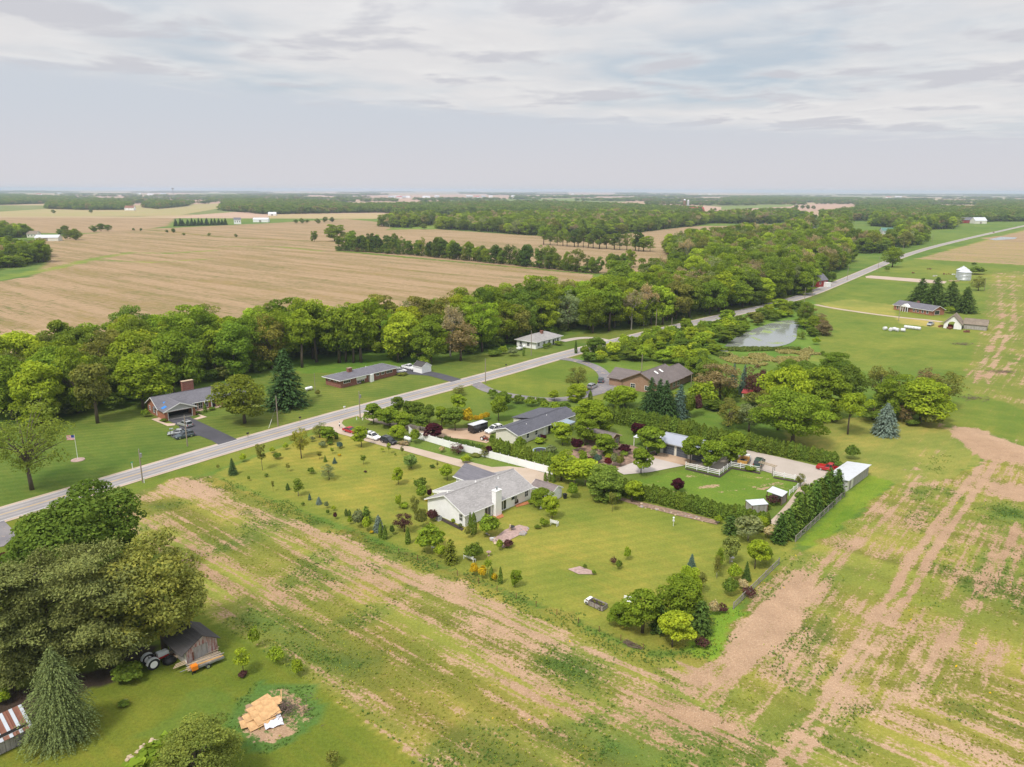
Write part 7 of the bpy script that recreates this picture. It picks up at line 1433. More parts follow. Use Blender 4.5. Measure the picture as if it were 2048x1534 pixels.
for i in range(60): d = Vector((brng.uniform(-1, 1), brng.uniform(-.4, .4), brng.uniform(-.05, .25))) * 1.3; p = Vector((brng.uniform(-1.2, 1.2), brng.uniform(-.5, .5), brng.uniform(.05, .35))); bb = b; b.tube(tuple(p - d * .5), tuple(p + d * .5), .03, .02, 4, False)
o = b.build('brush_heap', MAT['brush_wood']); q = P(1268, 1290); o.location = (q[0], q[1], 0); o.rotation_euler = (0, 0, YV); tag(o, 'pile of cut sticks at the south corner of the lawn', 'brush heap', kind='stuff')
for (px, py, lb) in ((520, 1006 - 200, ''),)[:0]: pass
for i, (px, py) in enumerate(((1725, 792), (2010, 905), (1955, 690))):
    b = MB()
    for k in range(50): d = Vector((brng.uniform(-1, 1), brng.uniform(-.6, .6), brng.uniform(-.05, .3))) * 2.4; p = Vector((brng.gauss(0, 2.2), brng.gauss(0, 1.0), brng.uniform(.05, .6))); b.tube(tuple(p - d * .5), tuple(p + d * .5), .06, .03, 4, False)
    o = b.build('brush_heap', MAT['brush_wood']); q = P((1955, 2005, 1925)[i], (792, 738, 683)[i]); o.location = (q[0], q[1], 0); tag(o, ('grey brush heap in the far right field', 'brush heap at the right edge of the field', 'dead brush pile below the rusty implements')[i], 'brush heap', kind='stuff')
# ================================================================== every tree and shrub one can point to
T = [  # kind, px, base, top, width px, colour, label
 # --- yards north of the road
 ('airy', 66, 986, 806, 150, (0.19, 0.265, 0.05), 'spreading thin leaved tree beside the road, far left of the flag lawn'),
 ('maple', 84, 852, 729, 100, 'bright', 'bright yellow green maple at the left wood edge'), ('tall', 196, 852, 708, 74, 'olive', 'tall dull olive tree between two bright maples'),
 ('maple', 287, 822, 702, 104, 'bright', 'bright maple left of the brick house chimney'), ('maple', 348, 795, 655, 92, 'green', 'broad green tree behind the brick house roof'),
 ('oak', 490, 850, 748, 108, (0.182, 0.236, 0.034), 'round olive tree at the right end of the brick house'), ('spruce', 574, 816, 702, 96, 'deep', 'big dark spruce in the lawn between the brick houses'),
 ('mound', 292, 839, 823, 18, 'green', 'clipped round shrub at the left wall of the brick house'), ('column', 411, 829, 811, 9, 'mid', 'narrow evergreen by the front door of the brick house'), ('mound', 395, 833, 826, 12, 'green', 'low hedge beside the front walk of the brick house'), ('mound', 328, 848, 842, 14, 'mid', 'low plants along the garage wall of the brick house'), ('mound', 425, 824, 818, 14, 'mid', 'low shrub under the right windows of the brick house'),
 ('tall', 633, 727, 606, 62, 'green', 'tall trunked tree, first of the row behind the brick ranch'), ('tall', 678, 728, 598, 66, 'green', 'tall trunked tree, second of the row behind the brick ranch'), ('tall', 692, 726, 604, 54, 'mid', 'tall trunked tree, third of the row behind the brick ranch'), ('tall', 707, 728, 606, 54, 'bright', 'tall trunked tree, fourth of the row behind the brick ranch'), ('tall', 722, 727, 596, 66, 'green', 'tall trunked tree, last of the row behind the brick ranch'), ('tall', 604, 738, 622, 60, 'bright', 'tall tree standing left of the trunk row'),
 ('tall', 796, 726, 638, 62, 'lime', 'glowing lime tree behind the white crossover'), ('oak', 862, 727, 630, 68, 'green', 'dense green tree behind the white shed'), ('loose', 921, 722, 643, 76, 'brown', 'brownish budding tree right of the white shed'),
 ('mound', 1090, 697, 686, 12, 'mid', 'left of two dark round shrubs before the white cottage'), ('mound', 1098, 694, 684, 12, 'mid', 'right of two dark round shrubs before the white cottage'), ('mound', 1116, 690, 681, 19, 'green', 'wide clipped shrub at the right of the white cottage'), ('mound', 725, 768, 764, 10, 'green', 'low shrub under the white panel of the brick ranch'), ('mound', 747, 760, 755, 14, 'mid', 'low shrub along the right wall of the brick ranch'), ('mound', 804, 752, 747, 24, 'olive', 'flowering border at the asphalt drive of the ranch'), ('mound', 636, 795, 782, 13, 'olive', 'scruffy shrub at the slim pole'), ('mound', 1025, 712, 694, 22, 'grey', 'grey shrub in the rough garden left of the white cottage'), ('column', 1047, 712, 694, 5, 'mid', 'narrow evergreen in the rough garden by the white cottage'),
 ('mound', 990, 712, 700, 34, 'mid', 'low thicket at the left of the rough garden'), ('mound', 1006, 708, 692, 20, 'bright', 'bright bush in the rough garden'),
 # --- front lawn of the white house
 ('spruce', 467.4, 953, 920, 22, 'needle', 'small spruce at the west corner of the big lawn'), ('mound', 488, 927, 911, 16, 'lime', 'yellow green shrub nearest the small spruce'), ('sapling', 526.4, 944, 889, 17, 'olive', 'tall thin sapling with sparse pale crown'), ('mound', 545.7, 909, 897, 12, 'lime', 'yellow green shrub, middle of three along the road side'), ('mound', 555, 921, 908, 19, 'mid', 'flat dark juniper below the yellow shrubs'), ('mound', 573, 902, 889, 13, 'lime', 'yellow green shrub nearest the sparse yellowish tree'),
 ('loose', 604, 920, 856, 34, (0.284, 0.311, 0.054), 'sparse yellowish tree with thick trunk in the lawn'), ('mound', 625.5, 886, 875, 12, 'grey', 'small grey shrub by the road verge'), ('lollipop', 657, 887, 855, 30, 'green', 'dark leafy tree at the drive mouth'), ('loose', 640, 878, 848, 27, 'olive', 'pale flowering tree at the road corner'), ('mound', 646.5, 897, 885, 18, 'grey', 'grey green mound under the drive mouth tree'), ('mound', 661, 892, 884, 13, 'mid', 'dark low shrub under the drive mouth tree'),
 ('column', 674, 880, 866, 9, 'dark', 'stubby dark evergreen on the drive edge'), ('mound', 680, 899, 886, 16, 'bluedark', 'round blue green shrub below the drive mouth'), ('lollipop', 724, 896, 853, 28, 'bright', 'bright lollipop tree hiding the red sedan bonnet'), ('mound', 680, 914, 910, 8, 'gold', 'low patch of orange flowers in the lawn'), ('sapling', 666, 910, 897, 7, 'green', 'thin sapling above the orange flowers'), ('sapling', 640, 921, 905, 10, 'olive', 'wispy sapling left of the small blue spruce'), ('spruce', 652, 926, 913, 8, 'mid', 'tiny green conifer left of the small blue spruce'), ('spruce', 670.5, 929, 917, 11, 'bluedark', 'small blue spruce in mid lawn'),
 ('mound', 624, 950, 937, 16, 'mid', 'dark mound shrub in the middle of the west lawn'), ('loose', 660, 961, 929, 25, 'grey', 'leaning grey leaved tree in the middle of the lawn'), ('mound', 534, 957, 950, 9, 'mid', 'small bush below the tall thin sapling'), ('sapling', 577, 946, 927, 9, 'olive', 'slim sapling left of the dark mound'), ('mound', 499.6, 965, 955, 7, 'mid', 'tiny bush near the field edge by the spruce'), ('thin', 437, 943, 932, 8, 'olive', 'thin weedy bush at the road corner of the lawn'), ('birch', 598.5, 995, 954, 18, 'mid', 'small white stemmed birch near the field edge'), ('column', 577, 983, 970, 9, 'dark', 'dark stub evergreen left of the birch'), ('sapling', 548, 986, 964, 5, 'olive', 'bare whip of a sapling near the field edge'), ('column', 621, 1003, 990, 7, 'bluedark', 'dark pillar bush right of the birch'), ('globespruce', 639.6, 1011, 996, 13, 'blue', 'small round blue spruce by the field edge'), ('mound', 654.7, 1019, 1005, 10, 'grey', 'grey bush right of the round blue spruce'), ('mound', 669.6, 1024, 1013, 10, 'lime', 'yellow bush in the row by the field edge'), ('mound', 608, 1014, 1007, 8, 'mid', 'low dark bush at the field edge below the birch'), ('mound', 657.7, 1032, 1021, 8, 'mid', 'dark bush nearest the field below the yellow bush'), ('mound', 672.5, 1041, 1026, 10, 'plum', 'dusky bush at the field edge'),
 ('column', 694.5, 1034, 1020, 6, 'dark', 'left of two tiny dark cones'), ('column', 701, 1036, 1022, 6, 'dark', 'right of two tiny dark cones'), ('mound', 702, 1051, 1035, 11, 'bright', 'bright bush below the two tiny cones'), ('mound', 720, 1058, 1020, 25, 'grey', 'tall grey green bush in the clump west of the house'), ('cypress', 735, 1047, 1014, 22, 'mid', 'feathery dark conifer in the clump west of the house'), ('mound', 736, 1064, 1034, 22, 'lime', 'yellow green bush in front of the feathery conifer'), ('globespruce', 759, 1064, 1032, 24, 'blue', 'blue spruce west of the white house'), ('column', 763, 1077, 1046, 8, 'mid', 'slim pillar arborvitae before the blue spruce'), ('column', 772, 1080, 1052, 12, 'mid', 'stout arborvitae right of the slim pillar'), ('mound', 787, 1072, 1052, 11, 'dark', 'dark bush right of the arborvitae pair'), ('column', 818, 1089, 1056, 13, 'mid', 'lone arborvitae below the purple tree'), ('mound', 746, 1069, 1063, 9, 'gold', 'small ball of orange blossom by the blue spruce'), ('loose', 811, 1065, 1028, 36, 'plum', 'purple leaved crab tree west of the house'), ('mound', 862, 1103, 1052, 60, 'green', 'big round green bush south west of the house'),
 ('mound', 846, 1057, 1016, 25, 'olive', 'loose light green bush at the house corner'), ('mound', 867, 1043, 1020, 24, 'plum', 'dusky pink bush against the white gable wall'), ('mound', 842, 980, 957, 29, 'mid', 'dark rounded tree left of the porch'), ('mound', 846, 1001, 971, 24, 'green', 'green bush left of the porch post'), ('mound', 861, 997, 978, 11, 'maroon', 'small maroon bush by the porch post'), ('mound', 799, 1018, 990, 14, 'bright', 'bright bush in the west shrub border'), ('mound', 810, 1017, 1007, 22, 'bright', 'low bright hedge in the west shrub border'), ('loose', 832, 1039, 991, 20, 'olive', 'thin tree in the west shrub border'), ('lollipop', 824, 938, 908, 26, (0.189, 0.297, 0.081), 'round pale tree above the house near the drive'), ('lollipop', 798, 970, 935, 21, 'bright', 'bright lollipop tree in the open lawn'), ('sapling', 728, 931, 911, 11, 'mid', 'small dark sapling in the open lawn'), ('mound', 732, 947, 943, 7, 'plum', 'brown ring of plants in the open lawn'), ('sapling', 779, 909, 887, 8, 'bright', 'staked sapling below the black crossover'), ('sapling', 805.6, 913, 891, 7, 'olive', 'staked sapling right of the black crossover'), ('sapling', 765.5, 906, 896, 7, 'lime', 'tiny yellow sapling below the white crossover'), ('mound', 791.5, 913, 907, 5, 'green', 'tiny bush in the lawn below the drive'), ('lollipop', 896, 962, 929, 24, 'bright', 'bright tree beside the garage wing'), ('mound', 866, 937, 930, 12, 'dark', 'dark plants in the small bed by the drive'), ('sapling', 876, 939, 921, 5, 'olive', 'thin sapling in the small bed by the drive'), ('mound', 856, 1003, 998, 10, 'gold', 'yellow flowers at the porch corner'),
 # --- drive side trees
 ('lollipop', 748, 848, 807, 36, 'green', 'round tree, first of the near row by the gravel lane'), ('lollipop', 781, 853, 813, 44, 'green', 'round tree, second of the near row by the gravel lane'), ('lollipop', 810, 858, 823, 40, 'green', 'round tree, third of the near row by the gravel lane'), ('lollipop', 841, 862, 830, 30, 'mid', 'round tree, last of the near row by the gravel lane'),
 ('lollipop', 798, 832, 793, 24, 'mid', 'dark tree, first of the back row by the gravel lane'), ('lollipop', 818, 838, 799, 24, 'mid', 'dark tree, second of the back row by the gravel lane'), ('lollipop', 838, 844, 804, 26, 'mid', 'dark tree, third of the back row by the gravel lane'), ('lollipop', 860, 850, 809, 25, 'mid', 'dark tree, fourth of the back row by the gravel lane'), ('lollipop', 884, 855, 811, 24, 'green', 'dark tree, fifth of the back row by the gravel lane'), ('lollipop', 911, 862, 815, 38, 'mid', 'largest dark tree, last of the back row beside the black trailer'),
 ('maple', 797, 878, 848, 36, 'lime', 'low bright spreading tree above the black crossover'), ('mound', 831, 887, 858, 27, 'green', 'leafy tree by the white propane tank'), ('lollipop', 869, 877, 847, 38, 'maroon', 'maroon tree before the tan gravel court'), ('lollipop', 915, 826, 787, 28, 'bright', 'bright tree left of the yellow shrub'), ('mound', 936, 853, 815, 32, 'yellow', 'big golden yellow shrub behind the black trailer'), ('lollipop', 998, 843, 790, 34, 'green', 'leafy green tree above the white van'), ('lollipop', 1008, 818, 780, 31, 'mid', 'dark tree behind the leafy green tree'), ('loose', 918, 792, 772, 26, 'olive', 'thin pale tree by the road before the oval lawn'), ('mound', 808, 891, 884, 26, 'tan', 'tan ornamental grass by the propane tank'), ('maple', 918, 893, 866, 1, 'maroon', ''),
 ('loose', 918, 908, 888, 27, 'plum', 'dusky plum tree against the white fence'), ('lollipop', 980, 915, 890, 12, 'maroon', 'narrow maroon tree against the white fence'), ('loose', 970, 915, 892, 16, 'olive', 'thin yellow green tree left of the narrow maroon tree'), ('mound', 934, 926, 911, 24, 'lime', 'light green bush at the drive bend'), ('mound', 885, 905, 893, 14, 'cream', 'cream flowering bush before the white fence'), ('mound', 955, 912, 907, 30, 'olive', 'low border below the white fence'),
 # --- oval lawn and behind the long house
 ('loose', 1156, 786, 730, 40, 'olive', 'thin tree by the parked silver crossover'), ('maple', 1153, 803, 765, 40, 'bright', 'bright tree in front of the thin tree by the court'), ('column', 1181, 802, 780, 9, 'mid', 'tall narrow evergreen by the worn asphalt'), ('lollipop', 1109, 802, 779, 20, 'bright', 'bright tree at the foot of the oval lawn'), ('mound', 1110, 822, 802, 20, 'bright', 'bright bush behind the long house roof'), ('mound', 1090, 818, 800, 24, 'green', 'green bush left of the bright bush behind the long house'), ('mound', 985, 797, 778, 22, 'mid', 'dark hedge bush, left end of the oval lawn hedge'), ('mound', 1010, 801, 786, 30, 'mid', 'dark hedge bush, second in the oval lawn hedge'), ('mound', 1036, 806, 790, 28, 'mid', 'dark hedge bush, third in the oval lawn hedge'), ('mound', 1061, 812, 793, 26, 'green', 'rounded hedge bush, fourth in the oval lawn hedge'), ('mound', 1082, 808, 794, 24, 'mid', 'dark hedge bush, fifth in the oval lawn hedge'), ('mound', 1130, 820, 803, 26, 'mid', 'dark bush right of the bright bush behind the long house'), ('mound', 1105, 829, 817, 22, 'grey', 'grey bush peeping over the long house roof'), ('mound', 1057, 837, 828, 14, 'maroon', 'maroon bush behind the long house roof'),
 ('maple', 1186, 868, 797, 76, (0.216, 0.317, 0.030), 'large yellow green tree behind the garden house'), ('tall', 1171, 890, 832, 40, 'green', 'grey green tree before the large yellow green tree'), ('lollipop', 1126, 890, 841, 36, 'bright', 'bright spreading tree before the patio cover'), ('mound', 1154, 902, 874, 27, 'maroon', 'big dark maroon bush left of the slatted garden house'), ('lollipop', 1275, 866, 842, 25, 'maroon', 'maroon tree right of the slatted garden house'), ('mound', 1250, 905, 887, 27, 'maroon', 'maroon bush below the garden house gable'), ('mound', 1217, 931, 913, 16, (0.149, 0.024, 0.030), 'small crimson bush by the concrete pad'), ('lollipop', 1213, 912, 865, 38, 'green', 'bright green round tree before the garden house'), ('lollipop', 1297, 907, 848, 50, 'green', 'large round tree left of the garage doors'), ('lollipop', 1283, 945, 891, 38, 'green', 'round tree standing on the concrete pad edge'), ('lollipop', 1381, 926, 867, 44, 'green', 'round tree, left of three before the garage'), ('lollipop', 1419, 934, 872, 44, 'green', 'round tree, middle of three before the garage'), ('lollipop', 1460, 922, 858, 50, 'green', 'round tree, right of three before the garage'), ('mound', 1230, 930, 903, 20, 'grey', 'weeping grey green shrub in the pond garden'), ('mound', 1241, 932, 907, 18, 'olive', 'second weeping shrub beside the grey one'), ('mound', 1196, 925, 906, 20, 'bluedark', 'blue green bush in the pond garden'), ('thin', 1187, 917, 895, 20, 'grey', 'silvery thin bush in the pond garden'), ('mound', 1040, 905, 872, 27, 'green', 'rounded tree at the corner of the long house'), ('mound', 1079, 886, 875, 24, 'bright', 'clipped bright hedge under the long house windows'), ('mound', 1087, 880, 868, 15, 'maroon', 'dusky bush by the long house door'), ('mound', 984, 893, 868, 13, 'mid', 'dark small tree left of the long house gable'), ('mound', 1102, 905, 890, 26, 'grey', 'grey bush behind the trampoline'),('mound', 1168, 928, 900, 18, 'green', 'leafy bush by the vegetable frames'),
 ('tall', 1124, 960, 904, 52, 'bright', 'tall bright tree at the end of the white fence'), ('birch', 1150, 968, 913, 50, 'lime', 'left of the two lime birches above the shed'), ('birch', 1172, 969, 912, 50, 'lime', 'right of the two lime birches above the shed'), ('maple', 1211, 996, 930, 80, (0.189, 0.290, 0.054), 'broad leafy tree at the head of the front hedge'), ('lollipop', 1265, 1003, 958, 33, 'bright', 'bright round tree against the front hedge'), ('mound', 1147, 994, 963, 27, 'green', 'leafy bush right of the small white shed'), ('maple', 1081, 1012, 972, 44, 'green', 'low broad tree left of the small white shed'), ('lollipop', 1106, 1037, 988, 29, 'lime', 'lime lollipop tree above the white armchair'), ('sapling', 1226, 1022, 982, 14, 'olive', 'leafless thin sapling below the broad leafy tree'), ('lollipop', 1358, 981, 952, 24, 'maroon', 'dark maroon tree in the paddock behind the front hedge'), ('column', 1092, 963, 944, 7, 'mid', 'left of three pillar evergreens behind the small shed'), ('column', 1100, 962, 943, 7, 'mid', 'middle of three pillar evergreens behind the small shed'), ('column', 1108, 964, 945, 7, 'mid', 'right of three pillar evergreens behind the small shed'),
 ('column', 949, 1069, 1026, 12, 'mid', 'tall pillar evergreen at the front corner of the white house'), ('column', 942, 1056, 1025, 8, 'mid', 'thinner pillar evergreen at the front corner of the white house'), ('mound', 979, 1071, 1031, 46, 'green', 'big leafy bush hiding the chimney foot'), ('thin', 938, 1077, 1050, 16, 'olive', 'thin whippy bush below the pillar evergreens'), ('mound', 1002, 1100, 1078, 17, 'bright', 'bright bush below the rock garden'), ('mound', 1018, 1094, 1080, 22, 'plum', 'dusky bush at the lower right of the rock garden'), ('mound', 951, 1120, 1086, 40, 'mid', 'dark leafy bush behind the white slatted bench'), ('cypress', 904, 1127, 1080, 28, (0.176, 0.203, 0.027), 'feathery yellow green conifer near the south fence'), ('mound', 884, 1117, 1089, 26, 'bright', 'bright bush left of the feathery conifer'), ('sapling', 978, 1148, 1112, 17, 'green', 'young tree behind the yellow bushes'), ('mound', 951, 1150, 1126, 22, 'gold', 'left yellow flowering bush at the south fence'), ('mound', 968, 1157, 1132, 20, 'gold', 'middle yellow flowering bush at the south fence'), ('column', 986, 1160, 1134, 9, 'mid', 'left of two dark pillars at the south fence'), ('mound', 992, 1164, 1146, 14, 'gold', 'small yellow bush between two dark pillars'), ('column', 1004, 1167, 1134, 11, 'mid', 'right of two dark pillars at the south fence'), ('lollipop', 1032, 1174, 1136, 19, 'green', 'small round tree right of the two dark pillars'), ('mound', 1062, 1008, 999, 11, 'green', 'small shrub on the orange mulch bed'), ('mound', 908, 1046, 1038, 10, 'lime', 'yellow plant in the bed under the gable'), ('mound', 922, 1056, 1047, 10, 'grey', 'pale hosta in the bed under the gable'), ('mound', 1090, 1052, 1036, 22, 'green', 'leafy perennials in the bed by the white armchair'), ('mound', 1077, 1057, 1049, 14, 'mid', 'dark perennials at the left of the armchair bed'),
 # --- south east corner of the lawn
 ('tall', 1288, 1263, 1166, 72, 'green', 'tall leafy tree left of the corner clump'), ('maple', 1366, 1245, 1138, 88, 'green', 'largest green tree of the corner clump'), ('maple', 1378, 1218, 1128, 56, 'bright', 'bright tree behind the largest corner tree'), ('lollipop', 1348, 1292, 1217, 62, 'lime', 'lime round tree at the south tip of the lawn'), ('cypress', 1404, 1262, 1200, 46, 'dark', 'dark conifer right of the lime round tree'), ('cypress', 1322, 1262, 1206, 40, 'dark', 'dark conifer in the shade of the corner clump'), ('maple', 1244, 1248, 1200, 52, 'green', 'low spreading tree right of the truck planter'), ('birch', 1404, 1184, 1134, 22, 'olive', 'pale stemmed tree behind the corner clump'), ('spruce', 1385, 1136, 1105, 23, 'bluedark', 'small dark blue spruce in the south east lawn'), ('birch', 1436, 1154, 1100, 14, 'olive', 'first thin birch of the east border'), ('birch', 1440, 1140, 1084, 15, 'green', 'second thin birch of the east border'), ('birch', 1462, 1124, 1058, 30, (0.203, 0.257, 0.068), 'tall pale birch of the east border'), ('lollipop', 1512, 1134, 1073, 38, 'bright', 'bright tree by the east border bird bath'), ('mound', 1471, 1158, 1124, 30, 'bright', 'bright bush in the east border'), ('spruce', 1495, 1158, 1120, 22, 'dark', 'small dark spruce in the east border'), ('mound', 1463, 1188, 1152, 34, 'mid', 'dark round bush at the border bend'), ('mound', 1534, 1123, 1089, 34, 'green', 'rounded green bush near the wire fence corner'), ('cypress', 1463, 1064, 1026, 30, 'dark', 'dark conifer at the right end of the front hedge'), ('birch', 1498, 1078, 1018, 46, 'grey', 'large grey green birch at the path end'), ('maple', 1526, 1060, 1026, 30, 'bright', 'bright low tree by the gravel path end'), ('mound', 1543, 1073, 1047, 30, 'cream', 'cream flowering bush by the gravel path end'), ('mound', 1438, 1045, 1027, 17, 'bright', 'bright bush under the front hedge'), ('mound', 1431, 1228, 1197, 22, 'cream', 'cream blossom bush right of the corner clump'), ('mound', 1488, 1175, 1155, 22, 'cream', 'cream blossom bush by the dark round bush'), ('thin', 1448, 1222, 1206, 30, 'plum', 'brown dead brush at the lawn corner'), ('thin', 1408, 1290, 1272, 36, 'plum', 'brown dead brush right of the lime tree'), ('thin', 1500, 1190, 1172, 34, 'plum', 'brown brush by the border weeds'), ('mound', 1256, 1118, 1092, 17, 'bright', 'upright bush in the middle of the south lawn'), ('mound', 1240, 1136, 1118, 16, 'mid', 'dark low bush left of the upright bush in the south lawn'), ('thin', 1229, 1128, 1112, 16, 'plum', 'greyish dry bush in the south lawn'), ('mound', 1172, 1136, 1127, 9, 'mid', 'small plant at the stone bed'), ('mound', 1190, 1148, 1139, 10, 'green', 'plant at the right end of the stone bed'), ('mound', 1612, 985, 964, 22, 'mid', 'low hedge beside the rail fence by the path'), ('mound', 1600, 998, 980, 20, 'mid', 'low hedge lower down beside the gravel path'), ('loose', 1602, 970, 942, 20, 'olive', 'thin pale tree at the rail fence corner'), ('thin', 1545, 1005, 985, 34, 'plum', 'tangled brown brush by the shelters'), ('mound', 1532, 1015, 1000, 24, 'mid', 'dark bush before the low shelter'), ('mound', 1500, 936, 928, 30, 'green', 'leafy border under the rail fence'),
 # --- east: big trees behind the long hedge
 ('giant', 1586, 884, 757, 146, 'green', 'huge round maple behind the long hedge'), ('flat', 1556, 856, 732, 96, 'bright', 'feathery bright tree left behind the huge maple'), ('maple', 1640, 836, 726, 96, 'green', 'second big maple right behind the huge one'), ('oak', 1697, 814, 719, 72, 'mid', 'dense dark tree right of the two maples'), ('flat', 1696, 864, 779, 64, 'bright', 'feathery locust with bare trunk on the mown lawn'), ('maple', 1840, 840, 743, 104, 'bright', 'bright spreading tree right of the blue spruce'), ('oak', 1781, 830, 747, 76, 'green', 'green tree behind the blue spruce'), ('loose', 1756, 806, 724, 66, 'olive', 'thin olive tree behind the locust'), ('loose', 1887, 812, 734, 66, 'olive', 'thin olive tree at the right end of the thicket'), ('loose', 1850, 796, 727, 54, 'brown', 'brownish tree at the back of the thicket'), ('mound', 1863, 849, 811, 42, 'olive', 'olive bush at the foot of the bright spreading tree'), ('loose', 1816, 842, 803, 30, 'brown', 'brown leaved small tree right of the blue spruce'), ('globespruce', 1771, 864, 802, 56, 'blue', 'large round blue spruce on the mown lawn'), ('mound', 1703, 914, 884, 28, 'mid', 'round dark shrub alone on the mown lawn'), ('mound', 1826, 846, 832, 30, 'mid', 'low dark bushes under the thicket edge'),
 ('spruce', 1300, 834, 752, 54, 'deep', 'left of the dark spruces before the brown roof'), ('spruce', 1332, 836, 758, 52, 'deep', 'middle of the dark spruces before the brown roof'), ('spruce', 1358, 832, 766, 46, 'bluedark', 'right of the dark spruces before the brown roof'), ('spruce', 1318, 826, 756, 46, 'deep', 'back one of the dark spruces before the brown roof'), ('mound', 1377, 834, 784, 30, 'hedge', 'golden green rounded evergreen right of the dark spruces'), ('mound', 1394, 828, 784, 28, 'plum', 'dusky plum bush behind the rounded evergreen'), ('loose', 1439, 796, 722, 86, 'brown', 'broad brownish tree left of the red roofed playhouse'), ('mound', 1406, 812, 761, 60, 'bright', 'bright leafy thicket left of the playhouse'), ('mound', 1458, 802, 769, 38, 'mid', 'dark bush left of the red roofed playhouse'), ('loose', 1516, 796, 727, 46, 'plum', 'dark purplish tree behind the playhouse'), ('loose', 1456, 850, 798, 56, 'olive', 'thin olive thicket behind the long hedge'), ('loose', 1498, 860, 803, 60, 'grey', 'grey green tree left of the huge maple'), ('spruce', 1464, 786, 722, 24, 'bluedark', 'left blue spruce tip behind the brownish tree'), ('spruce', 1484, 788, 726, 26, 'bluedark', 'right blue spruce tip behind the brownish tree'), ('maple', 1250, 812, 766, 60, 'bright', 'bright leafy tree left of the dark spruces'), ('mound', 1228, 812, 780, 50, 'green', 'green thicket below the worn asphalt court'), ('maple', 1420, 770, 715, 60, 'mid', 'dark green tree right of the brown roof'), ('maple', 1396, 752, 705, 60, 'green', 'green tree behind the right end of the brown roof'), ('mound', 1505, 810, 780, 40, 'olive', 'olive bush right of the playhouse'), ('column', 1398, 760, 715, 20, 'dark', 'dark narrow evergreen behind the brown house'), ('column', 1412, 766, 722, 20, 'dark', 'second dark narrow evergreen behind the brown house'),
 # --- lower left
 ('giant', 150, 1222, 986, 240, (0.115, 0.182, 0.030), 'big dark green maple over the left edge house'), ('pine', 30, 1390, 1155, 190, 'pineg', 'old pine at the left edge above the striped barn'), ('pine', 222, 1338, 1105, 190, 'pineg', 'old pine behind the tractor'), ('pine', 118, 1352, 1128, 165, 'pineg', 'old pine between the two others'), ('airy', 334, 1308, 1076, 232, (0.25, 0.29, 0.075), 'tall yellowish willow leaved tree over the red shed'), ('fir', 128, 1484, 1302, 138, (0.165, 0.205, 0.072), 'greyish spruce beside the striped barn'), ('mound', 20, 1160, 1112, 62, 'maroon', 'dark red bush at the left picture edge'), ('airy', 405, 1600, 1458, 185, (0.20, 0.26, 0.06), 'leafy tree cut by the bottom edge'), ('mound', 330, 1580, 1500, 150, 'green', 'bush cut by the bottom edge beside the stone heap'), ('mound', 262, 1362, 1335, 70, 'mid', 'low green shrubs under the old pines'), ('sapling', 491, 1351, 1293, 34, 'bright', 'staked sapling with mulch ring in the south west lawn'), ('mound', 598, 1354, 1322, 28, 'bright', 'bright bush at the weedy field edge'), ('thin', 560, 1330, 1295, 40, 'bright', 'thin weedy bush at the south west lawn edge'), ('thin', 512, 1300, 1255, 30, 'green', 'slender weedy bush at the field corner'), ('mound', 491, 1356, 1347, 22, 'plum', 'mulch plants round the staked sapling'), ('mound', 253, 1416, 1407, 26, 'mid', 'patch of white flowered plants in the south west lawn'), ('thin', 670, 1534, 1502, 34, 'olive', 'thin bush at the bottom edge'), ('mound', 10, 1412, 1385, 40, 'bright', 'green bush above the striped barn'), ('mound', 240, 988, 975, 1, 'mid', ''),
 # --- far pasture and road
 ('spruce', 1838, 604, 550, 54, 'dark', 'left of four dark spruces behind the far ranch'), ('spruce', 1866, 608, 548, 60, 'dark', 'second of four dark spruces behind the far ranch'), ('spruce', 1898, 613, 556, 54, 'dark', 'third of four dark spruces behind the far ranch'), ('spruce', 1929, 619, 567, 50, 'dark', 'right of four dark spruces behind the far ranch'), ('mound', 1898, 620, 606, 26, 'green', 'rounded bush at the right end of the far ranch'), ('oak', 1783, 529, 486, 38, 'green', 'lone roadside tree by the bend'), ('mound', 1772, 537, 528, 12, 'mid', 'dark bush at the lone roadside tree pole'), ('loose', 1955, 575, 545, 26, 'olive', 'thin tree right of the grain bins'), ('mound', 1952, 542, 527, 40, 'mid', 'dark scrub behind the grain bins'), ('mound', 1946, 525, 518, 10, 'dark', 'dark bush on the tan field edge'), ('mound', 1632, 685, 670, 18, 'bright', 'bright bush right of the pond'), ('mound', 1645, 706, 697, 9, 'mid', 'small dark bush in the pasture by the reeds'), ('spruce', 1650, 566, 538, 22, 'dark', 'dark conifer right of the red brick house'), ('maple', 1662, 560, 536, 20, 'mid', 'dark tree right of the conifer by the red brick house'), ('oak', 627, 486, 465, 13, 'mid', 'lone small tree on the far field edge'), ('oak', 667, 485, 452, 40, 'green', 'round tree at the head of the field tree row'),
]
for kind, px, pb, pt, wpx, colr, lab in T:
    if lab: plant(kind, px, pb, pt, wpx, colr, lab, var=.06, **({'i': 1 if px > 300 else 0} if kind == 'airy' else {}))
